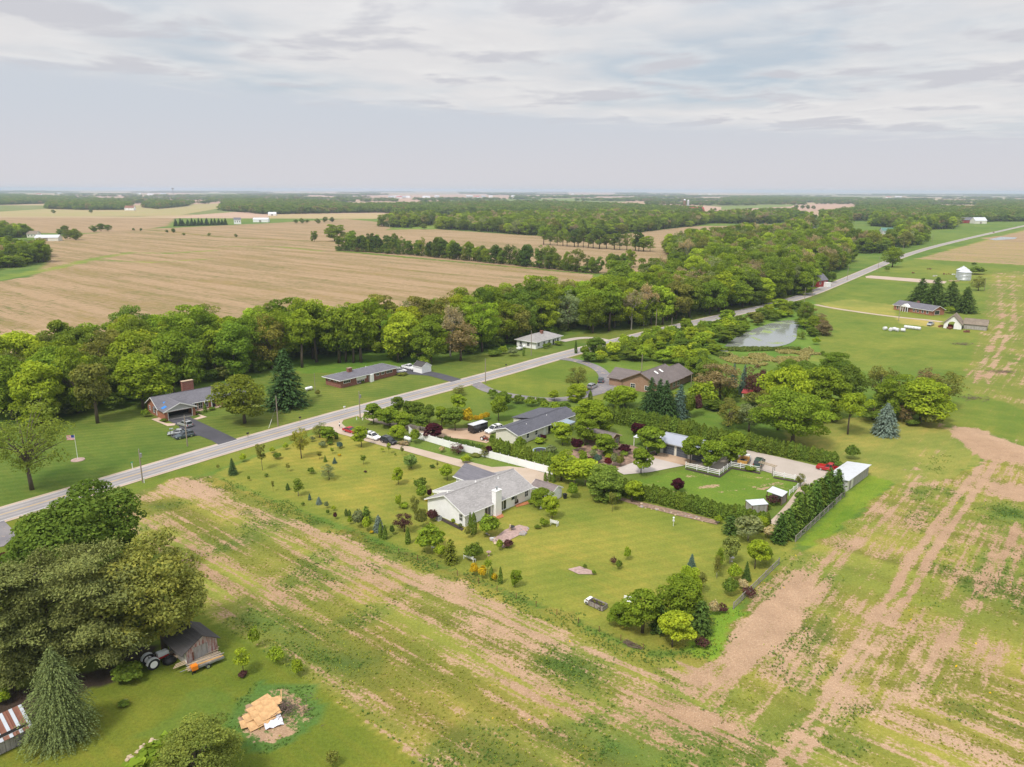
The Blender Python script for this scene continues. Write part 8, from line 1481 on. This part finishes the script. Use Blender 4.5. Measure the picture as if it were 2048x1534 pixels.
# --- hedges: every plant its own
def hedge(p0, p1, n, h0, h1, wd, kind, colr, label, group, jit=.18, var=.12):
    a, b_ = P(*p0), P(*p1)
    for i in range(n):
        t_ = (i + .5) / n; x = a[0] + (b_[0] - a[0]) * t_ + prng.uniform(-jit, jit); y = a[1] + (b_[1] - a[1]) * t_ + prng.uniform(-jit, jit); h = (h0 + (h1 - h0) * t_) * prng.uniform(.88, 1.1)
        plant_at(kind, x, y, h, wd * prng.uniform(.9, 1.2), colr, label, group, var)
hedge((1213, 842), (1672, 928), 62, 5.2, 3.4, 2.1, 'column', 'hedge', 'arborvitae in the long hedge behind the gravel yard', 'long hedge behind the gravel yard')
hedge((1655, 925), (1692, 933), 5, 2.0, 1.4, 1.5, 'column', 'mid', 'short evergreen at the low end of the long hedge', 'short end of the long hedge')
hedge((1240, 985), (1540, 1056), 40, 3.5, 3.3, 1.9, 'column', 'hedge', 'arborvitae in the front hedge along the south lawn', 'front hedge along the south lawn')
hedge((986, 905), (1112, 939), 20, 3.9, 3.6, 1.7, 'column', (0.155, 0.223, 0.030), 'arborvitae in the tall hedge behind the vinyl fence', 'tall hedge behind the vinyl fence')
hedge((890, 884), (984, 908), 26, 1.7, 1.7, .75, 'column', (0.101, 0.176, 0.032), 'small pointed arborvitae in the low row above the vinyl fence', 'low arborvitae row above the vinyl fence', .08)
hedge((1558, 1084), (1672, 984), 15, 5.6, 6.4, 3.0, 'cypress', (0.101, 0.169, 0.030), 'feathery conifer in the row along the field fence', 'conifer row along the field fence', .5, .2)
hedge((1570, 1060), (1640, 1000), 8, 4.6, 5.6, 2.8, 'cypress', (0.121, 0.196, 0.030), 'feathery conifer on the path side of the conifer row', 'path side of the conifer row', .5, .2)
hedge((950, 846), (978, 838), 7, 2.0, 2.0, 1.6, 'mound', 'gold', 'golden shrub in the hedge behind the black trailer', 'golden hedge behind the black trailer', .2)
hedge((348, 457.5), (452, 454), 15, 13, 11, 9, 'spruce', 'deep', 'dark pine in the windbreak left of the white farmhouse', 'windbreak pines at the white farmhouse', 2.0)
# --- shrub land between road and pond
def scatter(px, spacing, seed, jit=.42):
    poly = W(px); xs = [p[0] for p in poly]; ys = [p[1] for p in poly]; r = random.Random(seed); pts = []
    y = min(ys)
    while y < max(ys):
        x = min(xs)
        while x < max(xs): pts.append((x + r.uniform(-jit, jit) * spacing, y + r.uniform(-jit, jit) * spacing)); x += spacing
        y += spacing
    m = inpoly(np.array([p[0] for p in pts]), np.array([p[1] for p in pts]), poly); return [p for p, k in zip(pts, m) if k]
srng = random.Random(77)
def thicket(px, spacing, seed, h, wd, kinds, cols, label, group):
    for x, y in scatter(px, spacing, seed):
        k = srng.uniform(.65, 1.2); plant_at(srng.choice(kinds), x, y, srng.uniform(*h) * k, wd * k * srng.uniform(.85, 1.25), srng.choice(cols), label, group, .16)
thicket([(1150, 716), (1200, 702), (1262, 686), (1340, 668), (1430, 650), (1460, 640), (1470, 655), (1430, 700), (1405, 745), (1340, 735), (1275, 720), (1190, 726)], 5.2, 1, (3.2, 6.5), 5.8, ['mound', 'mound', 'maple', 'lollipop', 'mound'], ['bright', 'green', 'green', 'lime', 'mid'], 'leafy bush in the thicket between road and brown roofed house', 'thicket between road and brown roofed house')
thicket([(1395, 740), (1425, 700), (1440, 672), (1470, 645), (1520, 628), (1575, 612), (1605, 610), (1596, 628), (1540, 640), (1490, 660), (1450, 686), (1428, 710), (1420, 745)], 6.2, 2, (3, 5.8), 6.4, ['maple', 'mound', 'oak', 'lollipop'], ['green', 'bright', 'mid', 'green', 'olive'], 'leafy tree on the near bank of the pond', 'trees on the near bank of the pond')
thicket([(1596, 640), (1615, 620), (1650, 640), (1655, 660), (1625, 680), (1598, 676)], 6.5, 3, (4, 8), 6.5, ['maple', 'loose', 'oak'], ['olive', 'brown', 'green', 'mid'], 'tree on the pasture bank of the pond', 'trees on the pasture bank of the pond')
thicket([(1340, 800), (1420, 770), (1520, 770), (1550, 800), (1520, 850), (1420, 830), (1360, 832)], 9.0, 4, (3, 5.5), 6.0, ['mound', 'loose', 'maple'], ['mid', 'olive', 'green', 'olive'], 'bush in the rough ground behind the long hedge', 'rough ground behind the long hedge')
thicket([(1720, 815), (1760, 790), (1890, 775), (1900, 815), (1850, 838), (1740, 835)], 9.0, 5, (4, 8), 7.0, ['loose', 'maple', 'mound'], ['olive', 'mid', 'green', 'brown'], 'tree in the thicket beyond the blue spruce', 'thicket beyond the blue spruce')
thicket([(1560, 760), (1600, 745), (1680, 735), (1700, 760), (1640, 790), (1570, 800)], 9.0, 6, (7, 10), 8.0, ['oak', 'maple'], ['green', 'mid'], 'tree in the copse behind the two big maples', 'copse behind the two big maples')
thicket([(1160, 936), (1180, 925), (1240, 935), (1225, 950), (1185, 955), (1160, 950)], 4.0, 7, (1.2, 3.2), 3.2, ['mound', 'thin'], ['olive', 'plum', 'green', 'lime'], 'shrub in the pond garden border', 'shrubs in the pond garden border')
thicket([(1140, 905), (1195, 888), (1262, 897), (1260, 922), (1190, 928), (1150, 920)], 3.0, 8, (.5, 1.8), 2.1, ['mound', 'thin'], ['grey', 'plum', 'bluedark', 'green', 'lime'], 'low planting in the pond garden', 'low planting in the pond garden')
# --- the river wood behind the houses: single trees
wrng = random.Random(31); wood = scatter([(-120, 862), (40, 846), (170, 838), (290, 802), (345, 776), (430, 768), (560, 742), (640, 718), (745, 716), (830, 722), (900, 716), (960, 706), (1040, 684), (1130, 668), (1230, 663), (1340, 645), (1430, 628), (1500, 612), (1560, 596), (1608, 583), (1622, 560), (1690, 532), (1700, 512), (1640, 500), (1560, 508), (1470, 530), (1300, 578), (1150, 625), (1000, 645), (850, 684), (600, 694), (350, 706), (100, 754), (-120, 790)], 9.6, 12)
wood.sort(key=lambda p: p[1])
zone = lambda px: ('behind the brick house' if px < 430 else 'behind the brick ranch' if px < 900 else 'behind the white cottage' if px < 1300 else 'along the far road')
WOODN = 0
FARWOOD = []
for x, y in wood:
    px, py = Q(x, y, 0)
    if y > 400 or px < -60: FARWOOD.append((x, y)); continue
    k = wrng.random()
    kind = 'oak' if k < .50 else 'tall' if k < .66 else 'maple' if k < .80 else 'loose' if k < .94 else 'bare'
    if kind == 'bare' and px < 850: kind = 'loose'
    colr = wrng.choice({'oak': ['green', 'mid', 'green', 'bright', 'olive'], 'tall': ['green', 'mid', 'bright'], 'maple': ['bright', 'green', 'lime', 'green'], 'loose': ['olive', 'grey', 'olive', 'green'], 'bare': ['tan', 'tan', 'tan']}[kind])
    nm = {'oak': 'broad', 'tall': 'tall', 'maple': 'full crowned', 'loose': 'open crowned', 'bare': 'pale barely leafed'}[kind]; z = zone(px)
    h = wrng.uniform(16, 21.5) * (1.0 if px > 250 else .92); wd = {'oak': .78, 'tall': .56, 'maple': .72, 'loose': .70, 'bare': .66}[kind] * h * wrng.uniform(.85, 1.15)
    cn = {'green': 'green', 'mid': 'dark green', 'bright': 'bright green', 'lime': 'lime green', 'olive': 'olive', 'grey': 'grey green', 'tan': 'tan', 'brown': 'brown'}[colr]
    plant_at(kind, x, y, h, wd, colr, '%s %s tree in the river wood %s' % (nm, cn, z), '%s %s trees in the river wood %s' % (nm, cn, z), .2); WOODN += 1
# --- the two field rows with visible trunks
def tree_row(pts, spacing, h, kinds, label, group, colr=('mid', 'green', 'dark', 'mid')):
    line = W(pts); d = 0.0
    for (x0, y0), (x1, y1) in zip(line[:-1], line[1:]):
        L = math.hypot(x1 - x0, y1 - y0); n = max(1, int(L / spacing))
        for i in range(n):
            t_ = (i + wrng.random() * .7) / n; k = wrng.uniform(.75, 1.15); plant_at(wrng.choice(kinds), x0 + (x1 - x0) * t_ + wrng.uniform(-2.5, 2.5), y0 + (y1 - y0) * t_ + wrng.uniform(-2.5, 2.5), h * k, h * .62 * k * wrng.uniform(.8, 1.2), wrng.choice(colr), label, group, .16)
tree_row([(672, 503), (760, 507), (830, 512), (960, 524), (1090, 536), (1190, 546)], 6.4, 17, ['oak', 'tall', 'loose', 'maple'], 'tree in the long row across the stubble fields', 'long tree row across the stubble fields')
tree_row([(690, 498), (750, 502), (800, 505)], 11, 19, ['oak', 'maple'], 'big tree at the thick left end of the long row', 'thick left end of the long tree row')
tree_row([(1082, 489), (1150, 493), (1230, 498), (1310, 502)], 7.5, 20, ['tall', 'tall', 'loose'], 'tall trunked tree in the thin row beyond', 'thin row of tall trunked trees')
tree_row([(1190, 546), (1230, 540), (1262, 532)], 10, 16, ['oak', 'maple'], 'tree where the long row meets the river wood', 'right end of the long tree row')
for px, py, h in ((590, 450, 8), (602, 449.5, 9), (612, 449, 7), (634, 450, 9), (648, 447, 10), (662, 446.5, 9), (366, 476, 4), (345, 470, 6), (332, 470, 4), (416, 476, 4), (470, 478, 4), (120, 478, 9), (128, 472, 11), (186, 470, 9), (200, 468, 12), (214, 468, 10), (150, 486, 13), (138, 484, 11), (280, 467, 4), (265, 466, 4), (105, 433, 9), (180, 432, 9), (820, 459, 7), (846, 460, 10), (1590, 414, 14), (1602, 414, 14), (1613, 414, 14), (1624, 414, 14), (1420, 418, 8), (1428, 418, 8)):
    x, y = P(px, py); plant_at('oak', x, y, h, h * 1.1, 'mid', 'small tree dotted along a far field edge', 'small trees along far field edges', .15)
# ================================================================== far woods that read as one mass
def far_proto():
    col = bpy.data.collections.new('far_tree_kinds'); r = []
    for s in (201, 202, 203, 204):
        tr, cr = broadleaf(s, .44, .02, nclump=40, leaves=40, leaf=.044, crad=.14, limbs=3); cr.materials.clear(); cr.materials.append(LEAF_FAR)
        o = bpy.data.objects.new('far_crown', cr); col.objects.link(o)
    return col
FARCOL = far_proto()
MF = {}
def mid_proto():
    col = bpy.data.collections.new('wood_tree_kinds')
    for i, (kd, k, c) in enumerate((('oak', 0, 'green'), ('oak', 1, 'mid'), ('oak', 2, 'bright'), ('oak', 3, 'olive'), ('oak', 0, 'mid'), ('maple', 0, 'bright'), ('maple', 1, 'green'), ('tall', 0, 'green'), ('tall', 2, 'mid'), ('loose', 0, 'grey'), ('loose', 1, 'olive'), ('oak', 2, 'green'), ('bare', 0, 'tan'), ('bare', 1, 'tan'), ('maple', 0, 'green'), ('oak', 1, 'green'))):
        cc = bpy.data.collections.new('wood_tree_kind'); col.children.link(cc); tr, cr = PROTO[kd][k]; sx = .40 / UNITR[kd] * (.8 if kd == 'tall' else 1)
        cr = cr.copy(); cr.materials.clear(); cr.materials.append(MF.setdefault(c, None) or MF.update({c: leaf_material('wood_leaves', fixed=COL[c])}) or MF[c])
        for m_ in (tr, cr): o = bpy.data.objects.new('far_crown', m_); cc.objects.link(o); o.scale = (sx, sx, 1)
    return col
MIDCOL = mid_proto()
def mass(name, label, pts, sizes, kinds=None):
    me = bpy.data.meshes.new(name); n = len(pts); me.vertices.add(n); me.vertices.foreach_set('co', np.array([(x, y, 0) for x, y in pts], dtype=np.float32).ravel())
    a = me.attributes.new('size', 'FLOAT_VECTOR', 'POINT'); a.data.foreach_set('vector', np.array(sizes, dtype=np.float32).ravel())
    a = me.attributes.new('turn', 'FLOAT_VECTOR', 'POINT'); rr = np.random.RandomState(3).rand(n) * 6.28; a.data.foreach_set('vector', np.stack([rr * 0, rr * 0, rr], 1).astype(np.float32).ravel()); me.update()
    o = link(bpy.data.objects.new(name, me)); tag(o, label, kind='stuff')
    g = bpy.data.node_groups.new(name + '_scatter', 'GeometryNodeTree'); g.interface.new_socket('Geometry', in_out='INPUT', socket_type='NodeSocketGeometry'); g.interface.new_socket('Geometry', in_out='OUTPUT', socket_type='NodeSocketGeometry')
    gi = g.nodes.new('NodeGroupInput'); go = g.nodes.new('NodeGroupOutput'); ip = g.nodes.new('GeometryNodeInstanceOnPoints'); ci = g.nodes.new('GeometryNodeCollectionInfo'); ci.inputs['Collection'].default_value = kinds or FARCOL; ci.inputs['Separate Children'].default_value = True; ci.inputs['Reset Children'].default_value = True
    def na(nm): q = g.nodes.new('GeometryNodeInputNamedAttribute'); q.data_type = 'FLOAT_VECTOR'; q.inputs['Name'].default_value = nm; return [s for s in q.outputs if s.enabled and s.name == 'Attribute'][0]
    g.links.new(gi.outputs[0], ip.inputs['Points']); g.links.new(ci.outputs[0], ip.inputs['Instance']); ip.inputs['Pick Instance'].default_value = True
    g.links.new(na('size'), ip.inputs['Scale']); er = g.nodes.new('FunctionNodeEulerToRotation'); g.links.new(na('turn'), er.inputs[0]); g.links.new(er.outputs[0], ip.inputs['Rotation']); g.links.new(ip.outputs[0], go.inputs[0])
    md = o.modifiers.new('scatter', 'NODES'); md.node_group = g; return o
frng = random.Random(6)
def woods(name, label, polys, spacing, h, seed, kinds=None):
    pts, sz = [], []
    for i, pl in enumerate(polys):
        for p in scatter(pl, spacing, seed + i): pts.append(p); k = frng.uniform(.6, 1.25); hh_ = h * k; w_ = spacing * (1.8 if kinds else 1.7) * frng.uniform(.75, 1.25); sz.append((w_, w_, hh_))
    if pts: mass(name, label, pts, sz, kinds)
    return len(pts)
NF = 0
NF += woods('river_wood', 'river wood continuing into the distance beside the road', [[(1700, 512), (1640, 500), (1560, 508), (1470, 530), (1430, 540), (1345, 520), (1330, 500), (1450, 478), (1560, 468), (1600, 450), (1616, 442), (1622, 450), (1610, 470), (1608, 486), (1660, 494)], [(1647, 480), (1650, 462), (1638, 448), (1640, 438), (1700, 434), (1690, 450), (1685, 470), (1692, 484), (1700, 497), (1655, 492)], [(1692, 500), (1760, 503), (1786, 496), (1780, 491), (1700, 491)], [(1782, 490), (1800, 467), (1850, 469), (1840, 482), (1802, 493)], [(1740, 447), (1840, 455), (1900, 452), (1915, 446), (1800, 438), (1740, 438)]], 10.5, 19, 100, MIDCOL)
mass('river_wood', 'river wood trees too far to tell apart, before the bend', FARWOOD, [(lambda k: (18 * k, 18 * k, 19 * frng.uniform(.7, 1.2)))(frng.uniform(.75, 1.2)) for _ in FARWOOD], MIDCOL)
uw = scatter([(-120, 850), (40, 846), (170, 838), (290, 802), (345, 776), (430, 768), (560, 742), (620, 716), (745, 708), (830, 718), (960, 706), (1130, 664), (1340, 634), (1500, 592), (1640, 545), (1640, 500), (1470, 530), (1150, 625), (850, 684), (600, 694), (350, 706), (100, 754), (-120, 790)], 6.5, 55)
rw = [p for a_, b_ in zip(W([(672, 503), (830, 512), (960, 524), (1090, 536)]), W([(830, 512), (960, 524), (1090, 536), (1190, 546)])) for p in [(a_[0] + (b_[0] - a_[0]) * q / 26 + frng.uniform(-2, 2), a_[1] + (b_[1] - a_[1]) * q / 26 + frng.uniform(-2, 2)) for q in range(26)]]
mass('undergrowth', 'leafy undergrowth beneath the river wood', uw, [(lambda k: (7 * k, 7 * k, 4.2 * k))(frng.uniform(.5, 1.15)) for _ in uw]); mass('undergrowth', 'brushy growth at the foot of the long tree row', rw, [(lambda k: (7 * k, 7 * k, 5 * k))(frng.uniform(.6, 1.2)) for _ in rw])
NF += woods('far_wood', 'dense far wood behind the thin row of tall trees', [[(868, 459), (930, 462), (1060, 471), (1100, 473), (1240, 467), (1380, 450), (1420, 444), (1550, 444), (1580, 434), (1480, 432), (1430, 436), (1300, 436), (1200, 432), (1000, 438), (900, 446)], [(758, 455), (800, 458), (860, 452), (880, 448), (860, 440), (790, 444)]], 11, 18, 200, MIDCOL)
NF += woods('far_wood', 'belt of far woods below the distant farms', [[(440, 425), (530, 432), (620, 430), (690, 428), (760, 427), (860, 432), (1000, 428), (1200, 428), (1400, 430), (1400, 422), (1250, 413), (1120, 409), (900, 412), (700, 418), (640, 408), (450, 406)], [(90, 424), (180, 426), (245, 425), (262, 417), (200, 409), (100, 412)], [(-300, 418), (0, 417), (110, 413), (150, 404), (0, 399), (-300, 402)], [(285, 420), (310, 423), (370, 417), (380, 412), (300, 412)]], 14, 16, 300)
NF += woods('far_wood', 'broad far woods at the right beyond the road', [[(1650, 434), (1740, 438), (1900, 446), (1915, 438), (2040, 436), (2400, 430), (2400, 412), (2048, 408), (1960, 416), (1850, 412), (1720, 412), (1700, 422), (1640, 428)], [(1505, 436), (1560, 432), (1600, 434), (1590, 424), (1520, 424)], [(1710, 408), (1850, 408), (1860, 400), (1720, 398)], [(1440, 402), (1700, 400), (1720, 394), (1500, 392), (1440, 396)], [(1950, 412), (2400, 410), (2400, 396), (1960, 398)]], 15, 16, 400)
NF += woods('left_wood', 'dense wood cut by the left edge beside the stubble field', [[(-260, 575), (0, 546), (60, 538), (97, 528), (92, 516), (60, 512), (0, 514), (-260, 520)], [(-200, 486), (0, 484), (50, 482), (62, 478), (40, 473), (0, 472), (-200, 474)]], 9, 14, 500, MIDCOL)
NF += woods('pond_reeds_scrub', 'scrub willows at the lower end of the pond', [[(1430, 712), (1450, 700), (1470, 703), (1450, 715)]], 4, 2.0, 520)
# patches all the way to the horizon
pts, sz = [], []; hz = random.Random(44)
for i in range(230):
    d = 3300 * (5.2 ** hz.random()) * hz.uniform(.85, 1.15); a = hz.uniform(-.72, .72); cx_, cy_ = d * math.tan(a), d
    px, py = Q(cx_, cy_, 0)
    if any(abs(px - q) < 60 and abs(py - w_) < 3 for q, w_ in hamlet): continue
    ln, wd = hz.uniform(120, 700) * (d / 5000) ** .5, hz.uniform(40, 170) * (d / 5000) ** .4; n = int(min(70, ln * wd / 900)); ang = hz.gauss(0, .25)
    for k in range(n):
        u, v = hz.uniform(-.5, .5) * ln, hz.uniform(-.5, .5) * wd; pts.append((cx_ + u * math.cos(ang) - v * math.sin(ang), cy_ + u * math.sin(ang) + v * math.cos(ang))); s_ = max(22, d / 220) * hz.uniform(.8, 1.5); sz.append((s_ * 1.25, s_, hz.uniform(11, 19) * (1 + max(0, d - 9000) / 22000)))
mass('horizon_woods', 'patchwork of woods running to the horizon', pts, sz); NF += len(pts)
print('wood trees', WOODN, 'far', NF)

# ================================================================== weeds, tall grass, reeds (ground cover nobody could count)
def lookup(arr, x, y):
    ix = np.clip(np.searchsorted(gx, x), 0, len(gx) - 1); iy = np.clip(np.searchsorted(gy, y), 0, len(gy) - 1); return arr[iy, ix]
def tufts(name, label, n_try, box, prob, size, colr, seed, blades=3, up=.8, mat=None):
    rs = np.random.RandomState(seed); x = rs.uniform(box[0], box[1], n_try); y = rs.uniform(box[2], box[3], n_try); k = rs.rand(n_try) < prob(x, y); x, y = x[k], y[k]; n = len(x)
    if n == 0: return
    x = np.repeat(x, blades) + rs.normal(size=n * blades) * size * .5; y = np.repeat(y, blades) + rs.normal(size=n * blades) * size * .5; m = n * blades; s = size * rs.uniform(.6, 1.4, m)
    c = np.stack([x, y, s * .55], 1); a = rs.rand(m) * 6.28; nr = np.stack([np.cos(a), np.sin(a), np.full(m, .9) + rs.rand(m) * .6], 1); ld = np.stack([rs.normal(size=m) * .35, rs.normal(size=m) * .35, np.full(m, up)], 1)
    me_ = leaf_mesh(name, c, nr, s, rs, mat or LEAF, .5, ld); o = link(bpy.data.objects.new(name, me_)); o.color = colr + (1,); tag(o, label, kind='stuff'); return m
def weed_p(x, y): return np.clip(lookup(weed, x, y) * 1.1 - .15, 0, 1) * (fbm(x * .45, y * .45, 3) > .43) * (lookup(soil, x, y) < .75)
tufts('weeds', 'dark green weeds standing in patches over the field', 330000, (-70, 130, 55, 210), weed_p, .13, (.115, .20, .045), 1)
def grass_p(x, y):
    so2 = lookup(soil, x, y); ro2 = lookup(rough, x, y); rv = np.where(lookup(rsel, x, y) > .5, lookup(rowU, x, y), lookup(rowV, x, y)); return np.clip((ro2 > .9) * (.62 - so2 - (rv - .5) * 1.1) * 1.6, 0, .85) * np.clip(1.5 - y / 160, .12, 1)
tufts('field_grass', 'rough yellow green grass over the old field rows', 110000, (-75, 140, 55, 220), grass_p, .12, (.24, .29, .045), 2)
rp = W([(1448, 702), (1500, 694), (1560, 694), (1625, 692), (1632, 704), (1570, 728), (1490, 726), (1440, 714)]); rb = (min(p[0] for p in rp), max(p[0] for p in rp), min(p[1] for p in rp), max(p[1] for p in rp))
tufts('pond_reeds', 'tan and green reeds below the pond', 30000, rb, lambda x, y: inpoly(x + 5 * (fbm(x * .2, y * .2, 2) - .5), y + 8 * (fbm(x * .2 + 9, y * .2, 2) - .5), rp) * (fbm(x * .15, y * .15, 3) > .40), .45, (.31, .30, .13), 3, 2)
rp2 = W([(1440, 698), (1470, 691), (1550, 693), (1600, 690), (1600, 696), (1480, 700)]); tufts('pond_reeds', 'green reed fringe along the pond edge', 14000, rb, lambda x, y: inpoly(x, y, rp2) * 1.0, .55, (.12, .17, .04), 4, 2)
tufts('white_flowers', 'white daffodils in the south west lawn', 60, (P(247, 1414)[0], P(260, 1405)[0], P(247, 1416)[1], P(256, 1407)[1]), lambda x, y: np.ones(len(x)), .13, (.8, .8, .76), 5, 2)
yp = lambda x, y: (fbm(x * .12, y * .12, 2) > .66) * (lookup(rough, x, y) > .9) * .06
tufts('yellow_flowers', 'scattered yellow mustard flowers in the field', 9000, (-40, 100, 60, 150), yp, .16, (.75, .55, .02), 6, 1)

# ================================================================== the air
b = MB(); b.box(-43000, 43000, -43000, 43000, -1.4, 78)
hm, ht = newmat('haze'); pv = nd(ht, 'ShaderNodeVolumePrincipled'); oo_ = nd(ht, 'ShaderNodeOutputMaterial'); pv.inputs['Color'].default_value = (0.56, 0.66, 0.82, 1); pv.inputs['Density'].default_value = HAZE if 'HAZE' in globals() else 0.85e-4; pv.inputs['Anisotropy'].default_value = 0.0
ht.links.new(pv.outputs[0], oo_.inputs['Volume']); tag(b.build('haze', hm), 'thin summer haze over the plain', kind='stuff')
